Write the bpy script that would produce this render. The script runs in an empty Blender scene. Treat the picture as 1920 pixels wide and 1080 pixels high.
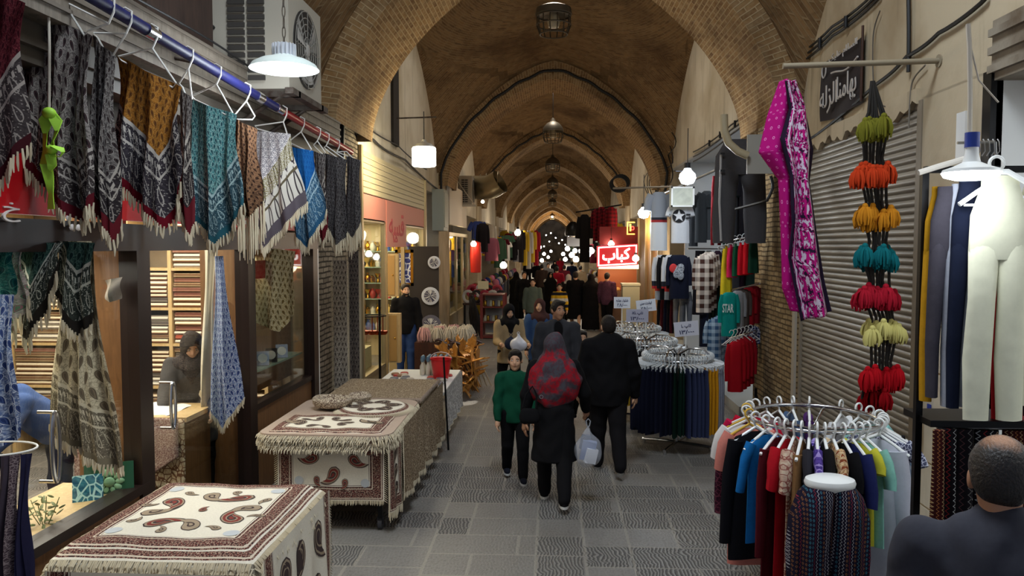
import bpy, math, random
import numpy as np
from mathutils import Vector, Matrix, Euler
random.seed(7)
rng = random.Random(11)
PI = math.pi
SC = bpy.context.scene
COL = SC.collection
sin, cos = math.sin, math.cos

# ------------------------------------------------------------ camera
FPX, VPX, VPY, CAMH = 1450.0, 1035.0, 462.0, 2.45
cd = bpy.data.cameras.new('camera')
cam = bpy.data.objects.new('camera', cd)
COL.objects.link(cam)
cd.sensor_fit = 'HORIZONTAL'
cd.sensor_width = 36.0
cd.lens = FPX * 36.0 / 1920.0
cd.clip_start, cd.clip_end = 0.05, 400
yaw = math.atan((VPX - 960) / FPX)
pit = math.atan((540 - VPY) / FPX)
cam.location = (0, 0, CAMH)
cam.rotation_euler = (PI / 2 - pit, 0, yaw)
SC.camera = cam
_R = Euler((PI / 2 - pit, 0, yaw)).to_matrix()

def at(px, py, Y=None, X=None, Z=None):
    """world point seen at a pixel of the photograph, at a given depth, side plane or height"""
    d = _R @ Vector(((px - 960) / FPX, (540 - py) / FPX, -1))
    if Y is not None: t = Y / d.y
    elif X is not None: t = X / d.x
    else: t = (Z - CAMH) / d.z
    return Vector((d.x * t, d.y * t, CAMH + d.z * t))

# ------------------------------------------------------------ mesh builder
class MB:
    def __init__(s):
        s.v, s.f, s.uv, s.uv2, s.mi = [], [], [], [], []
    def add(s, vs, fs, uv=None, uv2=None, m=0):
        b = len(s.v)
        s.v.extend([tuple(p) for p in vs])
        n = len(vs)
        s.uv.extend(uv if uv is not None else [(0, 0)] * n)
        s.uv2.extend(uv2 if uv2 is not None else [(0, 0)] * n)
        s.f.extend([tuple(i + b for i in f) for f in fs])
        s.mi.extend([m] * len(fs))
        return s
    def box(s, c, size, rot=None, m=0):
        c = Vector(c); h = Vector(size) / 2
        R = Euler(rot).to_matrix() if rot is not None else None
        vs = []
        for x in (-1, 1):
            for y in (-1, 1):
                for z in (-1, 1):
                    p = Vector((x * h.x, y * h.y, z * h.z))
                    vs.append(c + (R @ p if R else p))
        uv = [((v - c).x + (v - c).y, (v - c).z) for v in vs]
        return s.add(vs, [(0, 1, 3, 2), (4, 6, 7, 5), (0, 4, 5, 1), (2, 3, 7, 6), (0, 2, 6, 4), (1, 5, 7, 3)], uv, None, m)
    def span(s, a, b, m=0):
        a, b = Vector(a), Vector(b)
        return s.box((a + b) / 2, [abs(q) for q in (b - a)], None, m)
    def cyl(s, a, b, r, r2=None, n=12, m=0, cap=True):
        return s.loft([(Vector(a), r), (Vector(b), r if r2 is None else r2)], n, m, cap)
    def loft(s, rings, n=12, m=0, cap=True):
        """tube through (centre, radius) rings"""
        pts = [Vector(p) for p, _ in rings]
        vs, fs, uv = [], [], []
        prev = None
        L = 0
        for i, (p, r) in enumerate(rings):
            p = pts[i]
            t = (pts[min(i + 1, len(pts) - 1)] - pts[max(i - 1, 0)])
            if t.length < 1e-9: t = Vector((0, 0, 1))
            t.normalize()
            if prev is None:
                a = Vector((0, 0, 1)) if abs(t.z) < .9 else Vector((1, 0, 0))
                u = t.cross(a).normalized()
            else:
                u = (prev - t * prev.dot(t))
                u = u.normalized() if u.length > 1e-6 else t.orthogonal().normalized()
            prev = u
            w = t.cross(u)
            if i: L += (pts[i] - pts[i - 1]).length
            for k in range(n):
                an = 2 * PI * k / n
                vs.append(p + u * (r * cos(an)) + w * (r * sin(an)))
                uv.append((k / n, L))
        for i in range(len(rings) - 1):
            for k in range(n):
                k2 = (k + 1) % n
                fs.append((i * n + k, i * n + k2, (i + 1) * n + k2, (i + 1) * n + k))
        if cap:
            fs.append(tuple(range(n - 1, -1, -1)))
            fs.append(tuple((len(rings) - 1) * n + k for k in range(n)))
        return s.add(vs, fs, uv, None, m)
    def tube(s, pts, r, n=6, m=0):
        return s.loft([(p, r) for p in pts], n, m)
    def lathe(s, prof, c=(0, 0, 0), n=20, m=0, cap=False, sx=1, sy=1):
        c = Vector(c); vs, fs, uv = [], [], []
        for i, (r, z) in enumerate(prof):
            for k in range(n):
                a = 2 * PI * k / n
                vs.append(c + Vector((r * cos(a) * sx, r * sin(a) * sy, z))); uv.append((k / n, z))
        for i in range(len(prof) - 1):
            for k in range(n):
                k2 = (k + 1) % n
                fs.append((i * n + k, i * n + k2, (i + 1) * n + k2, (i + 1) * n + k))
        if cap:
            fs.append(tuple(range(n - 1, -1, -1))); fs.append(tuple((len(prof) - 1) * n + k for k in range(n)))
        return s.add(vs, fs, uv, None, m)
    def ell(s, c, r, n=14, nv=8, m=0, rot=None):
        c = Vector(c); r = r if hasattr(r, '__len__') else (r, r, r)
        R = Euler(rot).to_matrix() if rot is not None else None
        vs, fs, uv = [], [], []
        for i in range(nv + 1):
            ph = PI * i / nv
            for k in range(n):
                th = 2 * PI * k / n
                p = Vector((r[0] * sin(ph) * cos(th), r[1] * sin(ph) * sin(th), r[2] * cos(ph)))
                vs.append(c + (R @ p if R else p)); uv.append((k / n, i / nv))
        for i in range(nv):
            for k in range(n):
                k2 = (k + 1) % n
                fs.append((i * n + k, (i + 1) * n + k, (i + 1) * n + k2, i * n + k2))
        return s.add(vs, fs, uv, None, m)
    def grid(s, fn, nu, nv, m=0, fuv=None, fuv2=None):
        vs, uv, uv2, fs = [], [], [], []
        for j in range(nv + 1):
            for i in range(nu + 1):
                u, v = i / nu, j / nv
                vs.append(fn(u, v)); uv.append(fuv(u, v) if fuv else (u, v)); uv2.append(fuv2(u, v) if fuv2 else (0, 0))
        for j in range(nv):
            for i in range(nu):
                a = j * (nu + 1) + i
                fs.append((a, a + 1, a + nu + 2, a + nu + 1))
        return s.add(vs, fs, uv, uv2, m)
    def prism(s, outline, fr, depth, m=0):
        """2-D outline extruded: fr(x, y, d) gives the 3-D point"""
        n = len(outline)
        vs = [fr(x, y, 0) for x, y in outline] + [fr(x, y, depth) for x, y in outline]
        uv = [tuple(p) for p in outline] * 2
        fs = [tuple(range(n - 1, -1, -1)), tuple(range(n, 2 * n))]
        fs += [(i, (i + 1) % n, n + (i + 1) % n, n + i) for i in range(n)]
        return s.add(vs, fs, uv, None, m)
    def build(s, name, mat, parent=None, loc=None, rotz=0, smooth=True, world=False, auto=None, **props):
        """link as ONE object. auto origin at the base when top-level and no loc is given"""
        vs = np.array(s.v, dtype=float).reshape(-1, 3)
        if parent is None and loc is None:
            lo, hi = vs.min(0), vs.max(0)
            o0 = np.array(((lo[0] + hi[0]) / 2, (lo[1] + hi[1]) / 2, lo[2]))
            vs = vs - o0; loc = tuple(o0)
        if parent is not None and world:
            w = Vector(parent.location); p = parent.parent
            while p is not None: w = w + Vector(p.location); p = p.parent
            vs = vs - np.array(w)
        me = bpy.data.meshes.new(name)
        me.from_pydata(vs.tolist(), [], s.f)
        me.update()
        if smooth:
            me.polygons.foreach_set('use_smooth', [True] * len(me.polygons))
            if smooth == 'auto' or smooth is True:
                try: me.set_sharp_from_angle(angle=math.radians(38))
                except Exception: pass
        li = np.zeros(len(me.loops), dtype=np.int32); me.loops.foreach_get('vertex_index', li)
        for nm, src in (('UVMap', s.uv), ('edge', s.uv2)):
            if nm == 'edge' and not any(q != (0, 0) for q in s.uv2): continue
            l = me.uv_layers.new(name=nm)
            l.data.foreach_set('uv', np.array(src, dtype=np.float32).reshape(-1, 2)[li].ravel())
        for q in (mat if isinstance(mat, (list, tuple)) else [mat]): me.materials.append(q)
        if any(s.mi): me.polygons.foreach_set('material_index', s.mi)
        me.validate()
        o = bpy.data.objects.new(name, me)
        COL.objects.link(o)
        if parent is not None: o.parent = parent
        if loc is not None: o.location = loc
        if rotz: o.rotation_euler = (0, 0, rotz)
        for k, q in props.items(): o[k] = q
        return o

def tag(o, label=None, cat=None, group=None, kind=None):
    if label: o['label'] = label
    if cat: o['category'] = cat
    if group: o['group'] = group
    if kind: o['kind'] = kind
    return o

def thing(name, label, cat, loc=(0, 0, 0), rotz=0, group=None):
    o = bpy.data.objects.new(name, None); COL.objects.link(o)
    o.empty_display_size = .1
    o.location = loc; o.rotation_euler = (0, 0, rotz)
    return tag(o, label, cat, group)

def dup(root, loc=None, rotz=None, label=None, group=None):
    r = root.copy(); COL.objects.link(r)
    if loc is not None: r.location = loc
    if rotz is not None: r.rotation_euler = (0, 0, rotz)
    if label: r['label'] = label
    if group: r['group'] = group
    for ch in list(root.children):
        c = ch.copy(); COL.objects.link(c); c.parent = r
        for g in list(ch.children):
            d = g.copy(); COL.objects.link(d); d.parent = c
    return r

def struct(name, mb, mat, parent=None, smooth=True, label=None, **k):
    o = mb.build(name, mat, parent, smooth=smooth, **k)
    if parent is None: o['kind'] = 'structure'
    if label: o['label'] = label; 
    return o

def recolor(o, mat):
    """give a copied part its own mesh data in another material"""
    o.data = o.data.copy(); o.data.materials.clear(); o.data.materials.append(mat); return o

# ------------------------------------------------------------ Persian lettering
_AR = {'ا': 'FE8D FE8E', 'ب': 'FE8F FE90 FE91 FE92', 'پ': 'FB56 FB57 FB58 FB59', 'ت': 'FE95 FE96 FE97 FE98', 'د': 'FEA9 FEAA', 'ر': 'FEAD FEAE',
       'س': 'FEB1 FEB2 FEB3 FEB4', 'ش': 'FEB5 FEB6 FEB7 FEB8', 'ف': 'FED1 FED2 FED3 FED4', 'ق': 'FED5 FED6 FED7 FED8', 'ک': 'FB8E FB8F FB90 FB91', 'ل': 'FEDD FEDE FEDF FEE0',
       'م': 'FEE1 FEE2 FEE3 FEE4', 'ن': 'FEE5 FEE6 FEE7 FEE8', 'و': 'FEED FEEE', 'ه': 'FEE9 FEEA FEEB FEEC', 'ی': 'FBFC FBFD FBFE FBFF', 'ع': 'FEC9 FECA FECB FECC',
       'ح': 'FEA1 FEA2 FEA3 FEA4', 'خ': 'FEA5 FEA6 FEA7 FEA8', 'ط': 'FEC1 FEC2 FEC3 FEC4', 'ص': 'FEB9 FEBA FEBB FEBC', 'ج': 'FE9D FE9E FE9F FEA0', 'ز': 'FEAF FEB0'}
def shape(t):
    out = []
    for i, ch in enumerate(t):
        if ch not in _AR: out.append(ch); continue
        f = [chr(int(h, 16)) for h in _AR[ch].split()]
        pj = i > 0 and t[i - 1] in _AR and len(_AR[t[i - 1]].split()) == 4
        nj = i + 1 < len(t) and t[i + 1] in _AR and len(f) == 4
        out.append(f[3] if pj and nj else f[2] if nj else f[1] if pj else f[0])
    return ''.join(reversed(out))

_txt = {}
def text_mb(body, ext=.01, bold=0.0):
    """lettering as a mesh builder centred on 0 with unit height, in the xy plane"""
    c = bpy.data.curves.new('lettering', 'FONT'); c.body = body; c.extrude = ext; c.offset = bold; c.resolution_u = 3
    o = bpy.data.objects.new('lettering', c); COL.objects.link(o)
    me = bpy.data.meshes.new_from_object(o.evaluated_get(bpy.context.evaluated_depsgraph_get()))
    vs = [tuple(v.co) for v in me.vertices]; fs = [tuple(p.vertices) for p in me.polygons]
    bpy.data.objects.remove(o); bpy.data.curves.remove(c); bpy.data.meshes.remove(me)
    a = np.array(vs); lo, hi = a.min(0), a.max(0)
    a = (a - (lo + hi) / 2)
    return a, fs, (hi - lo)
def put_text(mb, body, fr, w, h, ext=.01, bold=0.0, m=0):
    """write body into a w by h box; fr(x, y, d) -> 3-D"""
    a, fs, sz = text_mb(body, 0.5, bold)
    mb.add([fr(p[0] / sz[0] * w, p[1] / sz[1] * h, p[2] / max(sz[2], 1e-6) * ext) for p in a], fs, None, None, m)
# ------------------------------------------------------------ node patterns
def lin(c):
    return tuple((x / 12.92 if x <= .04045 else ((x + .055) / 1.055) ** 2.4) for x in c)
def rgb(r, g, b):
    return lin((r / 255, g / 255, b / 255)) + (1,)

class Q:
    """a socket with arithmetic"""
    def __init__(s, t, k): s.t, s.k = t, k
    def _m(s, op, *a, clamp=False):
        n = s.t.nodes.new('ShaderNodeMath'); n.operation = op; n.use_clamp = clamp
        for i, x in enumerate((s,) + a):
            if isinstance(x, Q): s.t.links.new(x.k, n.inputs[i])
            else: n.inputs[i].default_value = x
        return Q(s.t, n.outputs[0])
    def __add__(s, o): return s._m('ADD', o)
    __radd__ = __add__
    def __mul__(s, o): return s._m('MULTIPLY', o)
    __rmul__ = __mul__
    def __sub__(s, o): return s._m('SUBTRACT', o)
    def __rsub__(s, o): return (s * -1) + o
    def __truediv__(s, o): return s._m('DIVIDE', o)
    def frac(s): return s._m('FRACT')
    def floor(s): return s._m('FLOOR')
    def abs(s): return s._m('ABSOLUTE')
    def sin(s): return s._m('SINE')
    def lt(s, o): return s._m('LESS_THAN', o)
    def gt(s, o): return s._m('GREATER_THAN', o)
    def min(s, o): return s._m('MINIMUM', o)
    def max(s, o): return s._m('MAXIMUM', o)
    def pow(s, o): return s._m('POWER', o)
    def sqrt(s): return s._m('SQRT')
    def mod(s, o): return s._m('FLOORED_MODULO', o)
    def clamp(s): return s._m('ADD', 0.0, clamp=True)
    def band(s, a, b): return s.gt(a) * s.lt(b)
    def ramp(s, a, b):
        n = s.t.nodes.new('ShaderNodeMapRange'); n.clamp = True
        s.t.links.new(s.k, n.inputs[0]); n.inputs[1].default_value = a; n.inputs[2].default_value = b
        return Q(s.t, n.outputs[0])

class S:
    """one material's node tree"""
    def __init__(s, m):
        s.t = m.node_tree; s.N = s.t.nodes; s.L = s.t.links
    def uv(s, nm='UVMap'):
        n = s.N.new('ShaderNodeUVMap'); n.uv_map = nm
        return s.split(n.outputs[0])
    def split(s, k):
        x = s.N.new('ShaderNodeSeparateXYZ'); s.L.new(k, x.inputs[0])
        return tuple(Q(s.t, x.outputs[i]) for i in range(3))
    def obj(s):
        n = s.N.new('ShaderNodeTexCoord'); return s.split(n.outputs['Object'])
    def pos(s):
        n = s.N.new('ShaderNodeNewGeometry'); return s.split(n.outputs['Position'])
    def vec(s, x, y, z=0.0):
        c = s.N.new('ShaderNodeCombineXYZ')
        for i, q in enumerate((x, y, z)):
            if isinstance(q, Q): s.L.new(q.k, c.inputs[i])
            else: c.inputs[i].default_value = q
        return c.outputs[0]
    def noise(s, v, scale, detail=3, rough=.55, dist=0.0):
        n = s.N.new('ShaderNodeTexNoise'); s.L.new(v, n.inputs['Vector'])
        n.inputs['Scale'].default_value = scale; n.inputs['Detail'].default_value = detail; n.inputs['Roughness'].default_value = rough; n.inputs['Distortion'].default_value = dist
        return Q(s.t, n.outputs[0])
    def vor(s, v, scale, feat='F1', out='Distance'):
        n = s.N.new('ShaderNodeTexVoronoi'); n.feature = feat; s.L.new(v, n.inputs['Vector']); n.inputs['Scale'].default_value = scale
        return Q(s.t, n.outputs[out])
    def mix(s, f, a, b):
        n = s.N.new('ShaderNodeMix'); n.data_type = 'RGBA'
        if isinstance(f, Q): s.L.new(f.k, n.inputs[0])
        else: n.inputs[0].default_value = f
        for i, c in ((6, a), (7, b)):
            if isinstance(c, tuple): n.inputs[i].default_value = c
            else: s.L.new(c, n.inputs[i])
        return n.outputs[2]
    def hash(s, x, y):
        return ((x * 12.9898 + y * 78.233).sin() * 437.5).frac()

def S_brick(s, v, c1, c2, mort, sx=.21, sy=.055, mw=.012, bias=0.0):
    n = s.N.new('ShaderNodeTexBrick'); s.L.new(v, n.inputs['Vector'])
    n.inputs['Color1'].default_value = c1; n.inputs['Color2'].default_value = c2; n.inputs['Mortar'].default_value = mort
    n.inputs['Scale'].default_value = 1.0; n.inputs['Mortar Size'].default_value = mw; n.inputs['Mortar Smooth'].default_value = .3
    n.inputs['Bias'].default_value = bias; n.inputs['Brick Width'].default_value = sx; n.inputs['Row Height'].default_value = sy
    return n.outputs['Color'], Q(s.t, n.outputs['Fac'])

_M = {}
def mat(name, fn=None, col=(.5, .5, .5, 1), rough=.7, metal=0.0, emit=None, estr=1.0, alpha=None, trans=0.0, spec=.5, sheen=0.0):
    """fn(S, bsdf) may return a colour socket; cached by name"""
    if name in _M: return _M[name]
    m = bpy.data.materials.new(name); m.use_nodes = True
    b = m.node_tree.nodes['Principled BSDF']
    b.inputs['Base Color'].default_value = col; b.inputs['Roughness'].default_value = rough; b.inputs['Metallic'].default_value = metal
    b.inputs['Specular IOR Level'].default_value = spec
    if trans: b.inputs['Transmission Weight'].default_value = trans
    if sheen: b.inputs['Sheen Weight'].default_value = sheen
    if alpha is not None: b.inputs['Alpha'].default_value = alpha
    if emit: b.inputs['Emission Color'].default_value = emit; b.inputs['Emission Strength'].default_value = estr
    if fn:
        s = S(m); c = fn(s, b)
        if c is not None: s.L.new(c, b.inputs['Base Color'])
    _M[name] = m
    return m
def bump(s, b, h, strength=.4, dist=.01):
    n = s.N.new('ShaderNodeBump'); n.inputs['Strength'].default_value = strength; n.inputs['Distance'].default_value = dist
    s.L.new(h.k, n.inputs['Height']); s.L.new(n.outputs[0], b.inputs['Normal'])

def plain(r, g, b, rough=.75, metal=0.0, var=.0):
    nm = f'paint {r} {g} {b} {rough} {metal}'
    return mat(nm, None, rgb(r, g, b), rough, metal)
def cloth(r, g, b, var=.25, rough=.9):
    """woven fabric of one colour with a faint weave"""
    def fn(s, bs):
        x, y, z = s.obj()
        n = s.noise(s.vec(x, y, z), 60, 2)
        n2 = s.noise(s.vec(x, y, z), 6, 2)
        bump(s, bs, n2, .35, .02)
        c = rgb(r, g, b); d = tuple(q * (1 - var) for q in c[:3]) + (1,)
        return s.mix(n, d, c)
    return mat(f'fabric {r} {g} {b}', fn, rgb(r, g, b), rough, spec=.15)

# walls ------------------------------------------------------------
def _vault(c1, c2, mo):
    def fn(s, b):
        u, v, _ = s.uv(); x, y, z = s.pos()
        n = s.noise(s.vec(x, y, z), .7, 4)
        col, f = S_brick(s, s.vec(u, v), c1, c2, mo, .23, .062, .009)
        n3 = s.noise(s.vec(x, y, z), 9, 3)
        col = s.mix(n3.ramp(.35, .75) * .55, col, mo)
        n5 = s.noise(s.vec(x * 1.5, y * 1.5, z * 6), 2.2, 4)
        col = s.mix(n5.ramp(.55, .8) * .55, col, rgb(70, 50, 36))
        col = s.mix(n.ramp(.5, .72) * .75, col, rgb(70, 50, 34))
        bump(s, b, (1 - f) + n3 * .7, .8, .03)
        return col
    return fn
VAULT = mat('vault brick', _vault(rgb(142, 110, 74), rgb(104, 78, 52), rgb(150, 126, 94)), rough=.9, spec=.1)
ARCH = mat('arch brick', _vault(rgb(150, 116, 76), rgb(112, 82, 54), rgb(178, 152, 114)), rough=.9, spec=.1)
def _plaster(c, d, sc=.9):
    def fn(s, b):
        x, y, z = s.pos(); p = s.vec(x, y, z)
        n = s.noise(p, sc, 5); n2 = s.noise(p, 12, 3); n3 = s.noise(s.vec(x * .8, y * 3, z * .35), 1.6, 4)
        bump(s, b, n2 + n, .25, .02)
        col = s.mix(n.ramp(.4, .68), c, d)
        col = s.mix(n3.ramp(.56, .7) * .45, col, tuple(q * .55 for q in d[:3]) + (1,))
        return col
    return fn
PLASTER = mat('stained plaster', _plaster(rgb(196, 180, 152), rgb(160, 140, 110)), rough=.85, spec=.15)
LUNETTE = mat('white plaster', _plaster(rgb(214, 204, 184), rgb(186, 172, 146)), rough=.85, spec=.15)
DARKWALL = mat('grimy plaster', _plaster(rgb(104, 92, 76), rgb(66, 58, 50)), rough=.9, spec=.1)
def _brickwall(c1, c2, mo, sx=.21, sy=.065):
    def fn(s, b):
        x, y, z = s.pos()
        n = s.noise(s.vec(x, y, z), 3, 4)
        col, f = S_brick(s, s.vec(x + y + n * .06, z + n * .05), c1, c2, mo, sx, sy, .011)
        n2 = s.noise(s.vec(x, y, z), 1.1, 4)
        col = s.mix(n2.ramp(.45, .7) * .6, col, rgb(70, 56, 42))
        bump(s, b, (1 - f) + n, .9, .03)
        return col
    return fn
BRICK = mat('rough pier brick', _brickwall(rgb(168, 146, 110), rgb(132, 110, 80), rgb(96, 80, 60)), rough=.9, spec=.1)
GREYBRICK = mat('grey pier brick', _brickwall(rgb(150, 138, 122), rgb(112, 102, 90), rgb(58, 52, 46)), rough=.9, spec=.1)

def _floor(s, b):
    x, y, z = s.pos()
    big = s.noise(s.vec(x, y, 0), .6, 4); pit = s.noise(s.vec(x, y * .8, 0), 42, 3)
    joint = None
    for X0 in (-2.3, -.98, -.12, .27, .64, 1.5, 2.2):       # lengthwise joints of the paving
        j = (x - X0).abs().lt(.012)
        joint = j if joint is None else joint.max(j)
    mid = x.gt(-.12) * x.lt(.64)
    ry_ = (y + x.gt(-.98) * .13 + x.gt(.27) * .2 + x.gt(1.5) * .11) / .41
    row = ry_.floor(); joint = joint.max((ry_.frac() - .5).abs().gt(.474) * (1 - mid * s.hash(row, row * 0 + 2).gt(.5)))
    hx = s.hash(row, row * 0 + 5)
    cx = (x + hx * 3) / .88; joint = joint.max((cx.frac() - .5).abs().gt(.485) * (1 - mid))
    cell = s.hash(row, cx.floor() + mid * 7)
    # chisel ripples running along the street, wandering from slab to slab
    wv = s.noise(s.vec(x * .7, y, cell * 9), 5, 2, dist=.4)
    rip = (x * 215 + wv * 30 + y * 9).sin().ramp(-.8, .3)
    worn = cell.gt(.68).max((y - 8.4).ramp(0, .6) * .75)
    rip = rip.max(worn * .9)
    c = s.mix(rip, rgb(84, 82, 81), rgb(136, 133, 128))
    c = s.mix(pit.ramp(.5, .68) * .5, c, rgb(88, 83, 78))
    c = s.mix(cell * .3, c, rgb(108, 102, 96))
    c = s.mix(big.ramp(.42, .7) * .4, c, rgb(92, 86, 80))
    c = s.mix(joint * .75, c, rgb(150, 144, 134))
    bump(s, b, rip * .9 - pit * .6 - joint * .3, .7, .02)
    r = big * .3 + .2 + (1 - rip) * .2 + pit * .1
    s.L.new(r.k, b.inputs['Roughness'])
    return c
FLOOR = mat('chiselled stone slabs', _floor, rough=.4, spec=.5)

# metals, woods, glass -------------------------------------------------
CHROME = mat('chrome', None, rgb(200, 200, 200), .22, 1.0)
STEEL = mat('dull steel', None, rgb(150, 148, 145), .4, 1.0)
WIRE = mat('white coated wire', None, rgb(225, 222, 214), .4)
BLACK = mat('black cable', None, rgb(18, 17, 17), .6)
BLKMET = mat('black metal', None, rgb(20, 19, 20), .4, .6)
WHITEP = mat('white plastic', None, rgb(236, 236, 232), .35)
DARKFRAME = mat('dark brown frame', None, rgb(38, 24, 20), .35)
ALU = mat('champagne aluminium', None, rgb(190, 172, 134), .35, .7)
def _wood(c1, c2, sc=1.0):
    def fn(s, b):
        x, y, z = s.obj()
        n = s.noise(s.vec(x * 9 * sc, y * 9 * sc, z * 1.2 * sc), 3, 4, dist=1.2)
        return s.mix(n.ramp(.3, .7), c1, c2)
    return fn
BROWNP = mat('brown panel', _wood(rgb(138, 96, 58), rgb(112, 76, 44)), rough=.45)
PINE = mat('pale shelf wood', _wood(rgb(206, 176, 124), rgb(186, 152, 100)), rough=.5)
CANEW = mat('varnished wood', _wood(rgb(196, 138, 62), rgb(150, 96, 38)), rough=.35)
DKWOOD = mat('dark wood', _wood(rgb(70, 38, 24), rgb(44, 24, 16)), rough=.4)
def _rust(s, b):
    x, y, z = s.obj(); n = s.noise(s.vec(x, y, z), 14, 4)
    return s.mix(n.ramp(.4, .65), rgb(88, 80, 72), rgb(58, 40, 30))
RUST = mat('weathered iron', _rust, rough=.6, metal=.4)
def _glass(s, b):
    # clear pane: mostly see-through with a mirror glint that grows at grazing angles
    t = s.N.new('ShaderNodeBsdfTransparent'); t.inputs[0].default_value = (.93, .95, .93, 1)
    g = s.N.new('ShaderNodeBsdfGlossy'); g.inputs['Roughness'].default_value = .02; g.inputs['Color'].default_value = (.9, .9, .9, 1)
    lw = s.N.new('ShaderNodeLayerWeight'); lw.inputs[0].default_value = .5
    f = (Q(s.t, lw.outputs['Facing']).pow(3.0) * .38 + .02)
    mx = s.N.new('ShaderNodeMixShader')
    s.L.new(f.k, mx.inputs[0]); s.L.new(t.outputs[0], mx.inputs[1]); s.L.new(g.outputs[0], mx.inputs[2])
    s.L.new(mx.outputs[0], s.N['Material Output'].inputs[0])
GLASS = mat('window glass', _glass)
def _poly(s, b):
    t = s.N.new('ShaderNodeBsdfTransparent')
    mx = s.N.new('ShaderNodeMixShader'); mx.inputs[0].default_value = .26
    s.L.new(t.outputs[0], mx.inputs[1]); s.L.new(b.outputs[0], mx.inputs[2]); s.L.new(mx.outputs[0], s.N['Material Output'].inputs[0])
POLY = mat('thin clear plastic', _poly, rgb(222, 226, 236), .15)
def glow(name, c, k):
    return mat(name, None, (0, 0, 0, 1), .5, emit=c, estr=k)
BULB = glow('cool lit bulb', (.86, .93, 1, 1), 16)
WBULB = glow('warm lit bulb', (1, .82, .55, 1), 30)
FBULB = glow('far lit bulb', (1, .92, .8, 1), 22)

# printed fabrics --------------------------------------------------------
def paisley_d(s, u, v, sx, sy, flip=True, jit=.12):
    """teardrop field: <0 inside; also the cell hash"""
    yy = v / sy; r = yy.floor()
    xx = u / sx + (r * .5).frac()
    cx = xx.floor(); h = s.hash(cx, r)
    x = xx.frac() * 2 - 1; y = yy.frac() * 2 - 1
    if flip: x = x * ((h.gt(.5)) * 2 - 1)
    t = (y + .85) / 1.7
    x = x - (t * t * .55 - .15)
    w = (1 - t) * t.max(0.0).pow(.5) * 1.15
    d = x.abs() - w
    d = d.max(y.abs() - .86)
    return d, h
def m_paisley(name, base, ink, lite, acc, sx=.09, sy=.13, border=None, bw=.16, fold=None):
    """all-over paisley with a patterned border above the hem ('edge' layer holds metres from the hem)"""
    def fn(s, b):
        u, v, _ = s.uv()
        n = s.noise(s.vec(u, v), 70, 2)
        d, h = paisley_d(s, u, v, sx * .62, sy * .62)
        c = s.mix(n.ramp(.42, .6), base, tuple((p * .5 + q * .5) for p, q in zip(base, lite)))
        vo = s.vor(s.vec(u, v), 55)
        ve = s.vor(s.vec(u, v), 42, 'DISTANCE_TO_EDGE'); vf = s.vor(s.vec(u, v + u * .3), 95)
        c = s.mix(ve.lt(.05) * .6, c, ink)
        c = s.mix(vf.lt(.3) * .75, c, lite)
        c = s.mix(d.lt(.10), c, lite)
        c = s.mix(d.lt(.0), c, ink)
        c = s.mix(d.lt(-.14), c, acc)
        c = s.mix(d.lt(-.26), c, ink)
        if border:
            e, _, _ = s.uv('edge')
            col, bg, fg = border
            inb = e.lt(bw)
            d2, _ = paisley_d(s, u + e * .2, e, .036, bw * .3, True)
            cb = s.mix(n.ramp(.4, .6), bg, tuple(q * .6 for q in bg[:3]) + (1,))
            cb = s.mix(d2.band(-.12, .06) * .8, cb, fg); cb = s.mix(vf.lt(.26) * .7, cb, fg)
            cb = s.mix((e / bw).band(.66, .70).max((e / bw).band(.94, 1.0)), cb, fg)
            dots = ((u * 300 + e * 60).sin() * 1.0).gt(.2) * (e / bw).band(.8, .88)
            cb = s.mix(dots, cb, fg)
            c = s.mix(inb, c, cb)
            c = s.mix(e.lt(.045), c, col)
        return c
    return mat(name, fn, rough=.92, spec=.1)
def m_check(name, a, b_, w=.06, cross=.5):
    def fn(s, bs):
        u, v, _ = s.uv()
        p = (u / w).frac().gt(.5); q = (v / w).frac().gt(.5)
        f = p * .5 + q * .5
        return s.mix(f, a, b_)
    return mat(name, fn, rough=.9, spec=.1)
def m_tilework(name, base, line, w=.075):
    """net of rounded medallions with a flowery filling"""
    def fn(s, bs):
        u, v, _ = s.uv()
        x = (u / w).frac() * 2 - 1; y = (v / w).frac() * 2 - 1
        r = (x * x + y * y).sqrt()
        n = s.noise(s.vec(u, v), 110, 2)
        c = s.mix(r.band(.72, .88), base, line)
        c = s.mix(r.lt(.62) * n.gt(.52), c, line)
        c = s.mix((x.abs().gt(.93)).max(y.abs().gt(.93)), c, line)
        e, _, _ = s.uv('edge')
        d2, _ = paisley_d(s, u + e * .25, e - .03, .08, .12)
        cb = s.mix(d2.band(-.14, .12), rgb(196, 190, 178), rgb(66, 58, 60))
        cb = s.mix((e / .26).band(.5, .54).max((e / .3).band(.9, 1)), cb, rgb(90, 80, 62))
        cb = s.mix(e.lt(.05), cb, rgb(86, 78, 84))
        cb = s.mix((e.band(.17, .26)) * n.gt(.5), cb, rgb(122, 112, 70))
        return s.mix(e.lt(.25), c, cb)
    return mat(name, fn, rough=.92, spec=.1)
def m_rug(name, c1, c2, c3, sc=40):
    def fn(s, bs):
        u, v, _ = s.uv()
        vo = s.vor(s.vec(u, v), sc, 'DISTANCE_TO_EDGE'); n = s.noise(s.vec(u, v), sc * 1.6, 2)
        c = s.mix(n.ramp(.4, .6), c1, c2)
        return s.mix(vo.lt(.07), c, c3)
    return mat(name, fn, rough=.92, spec=.1)
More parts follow.
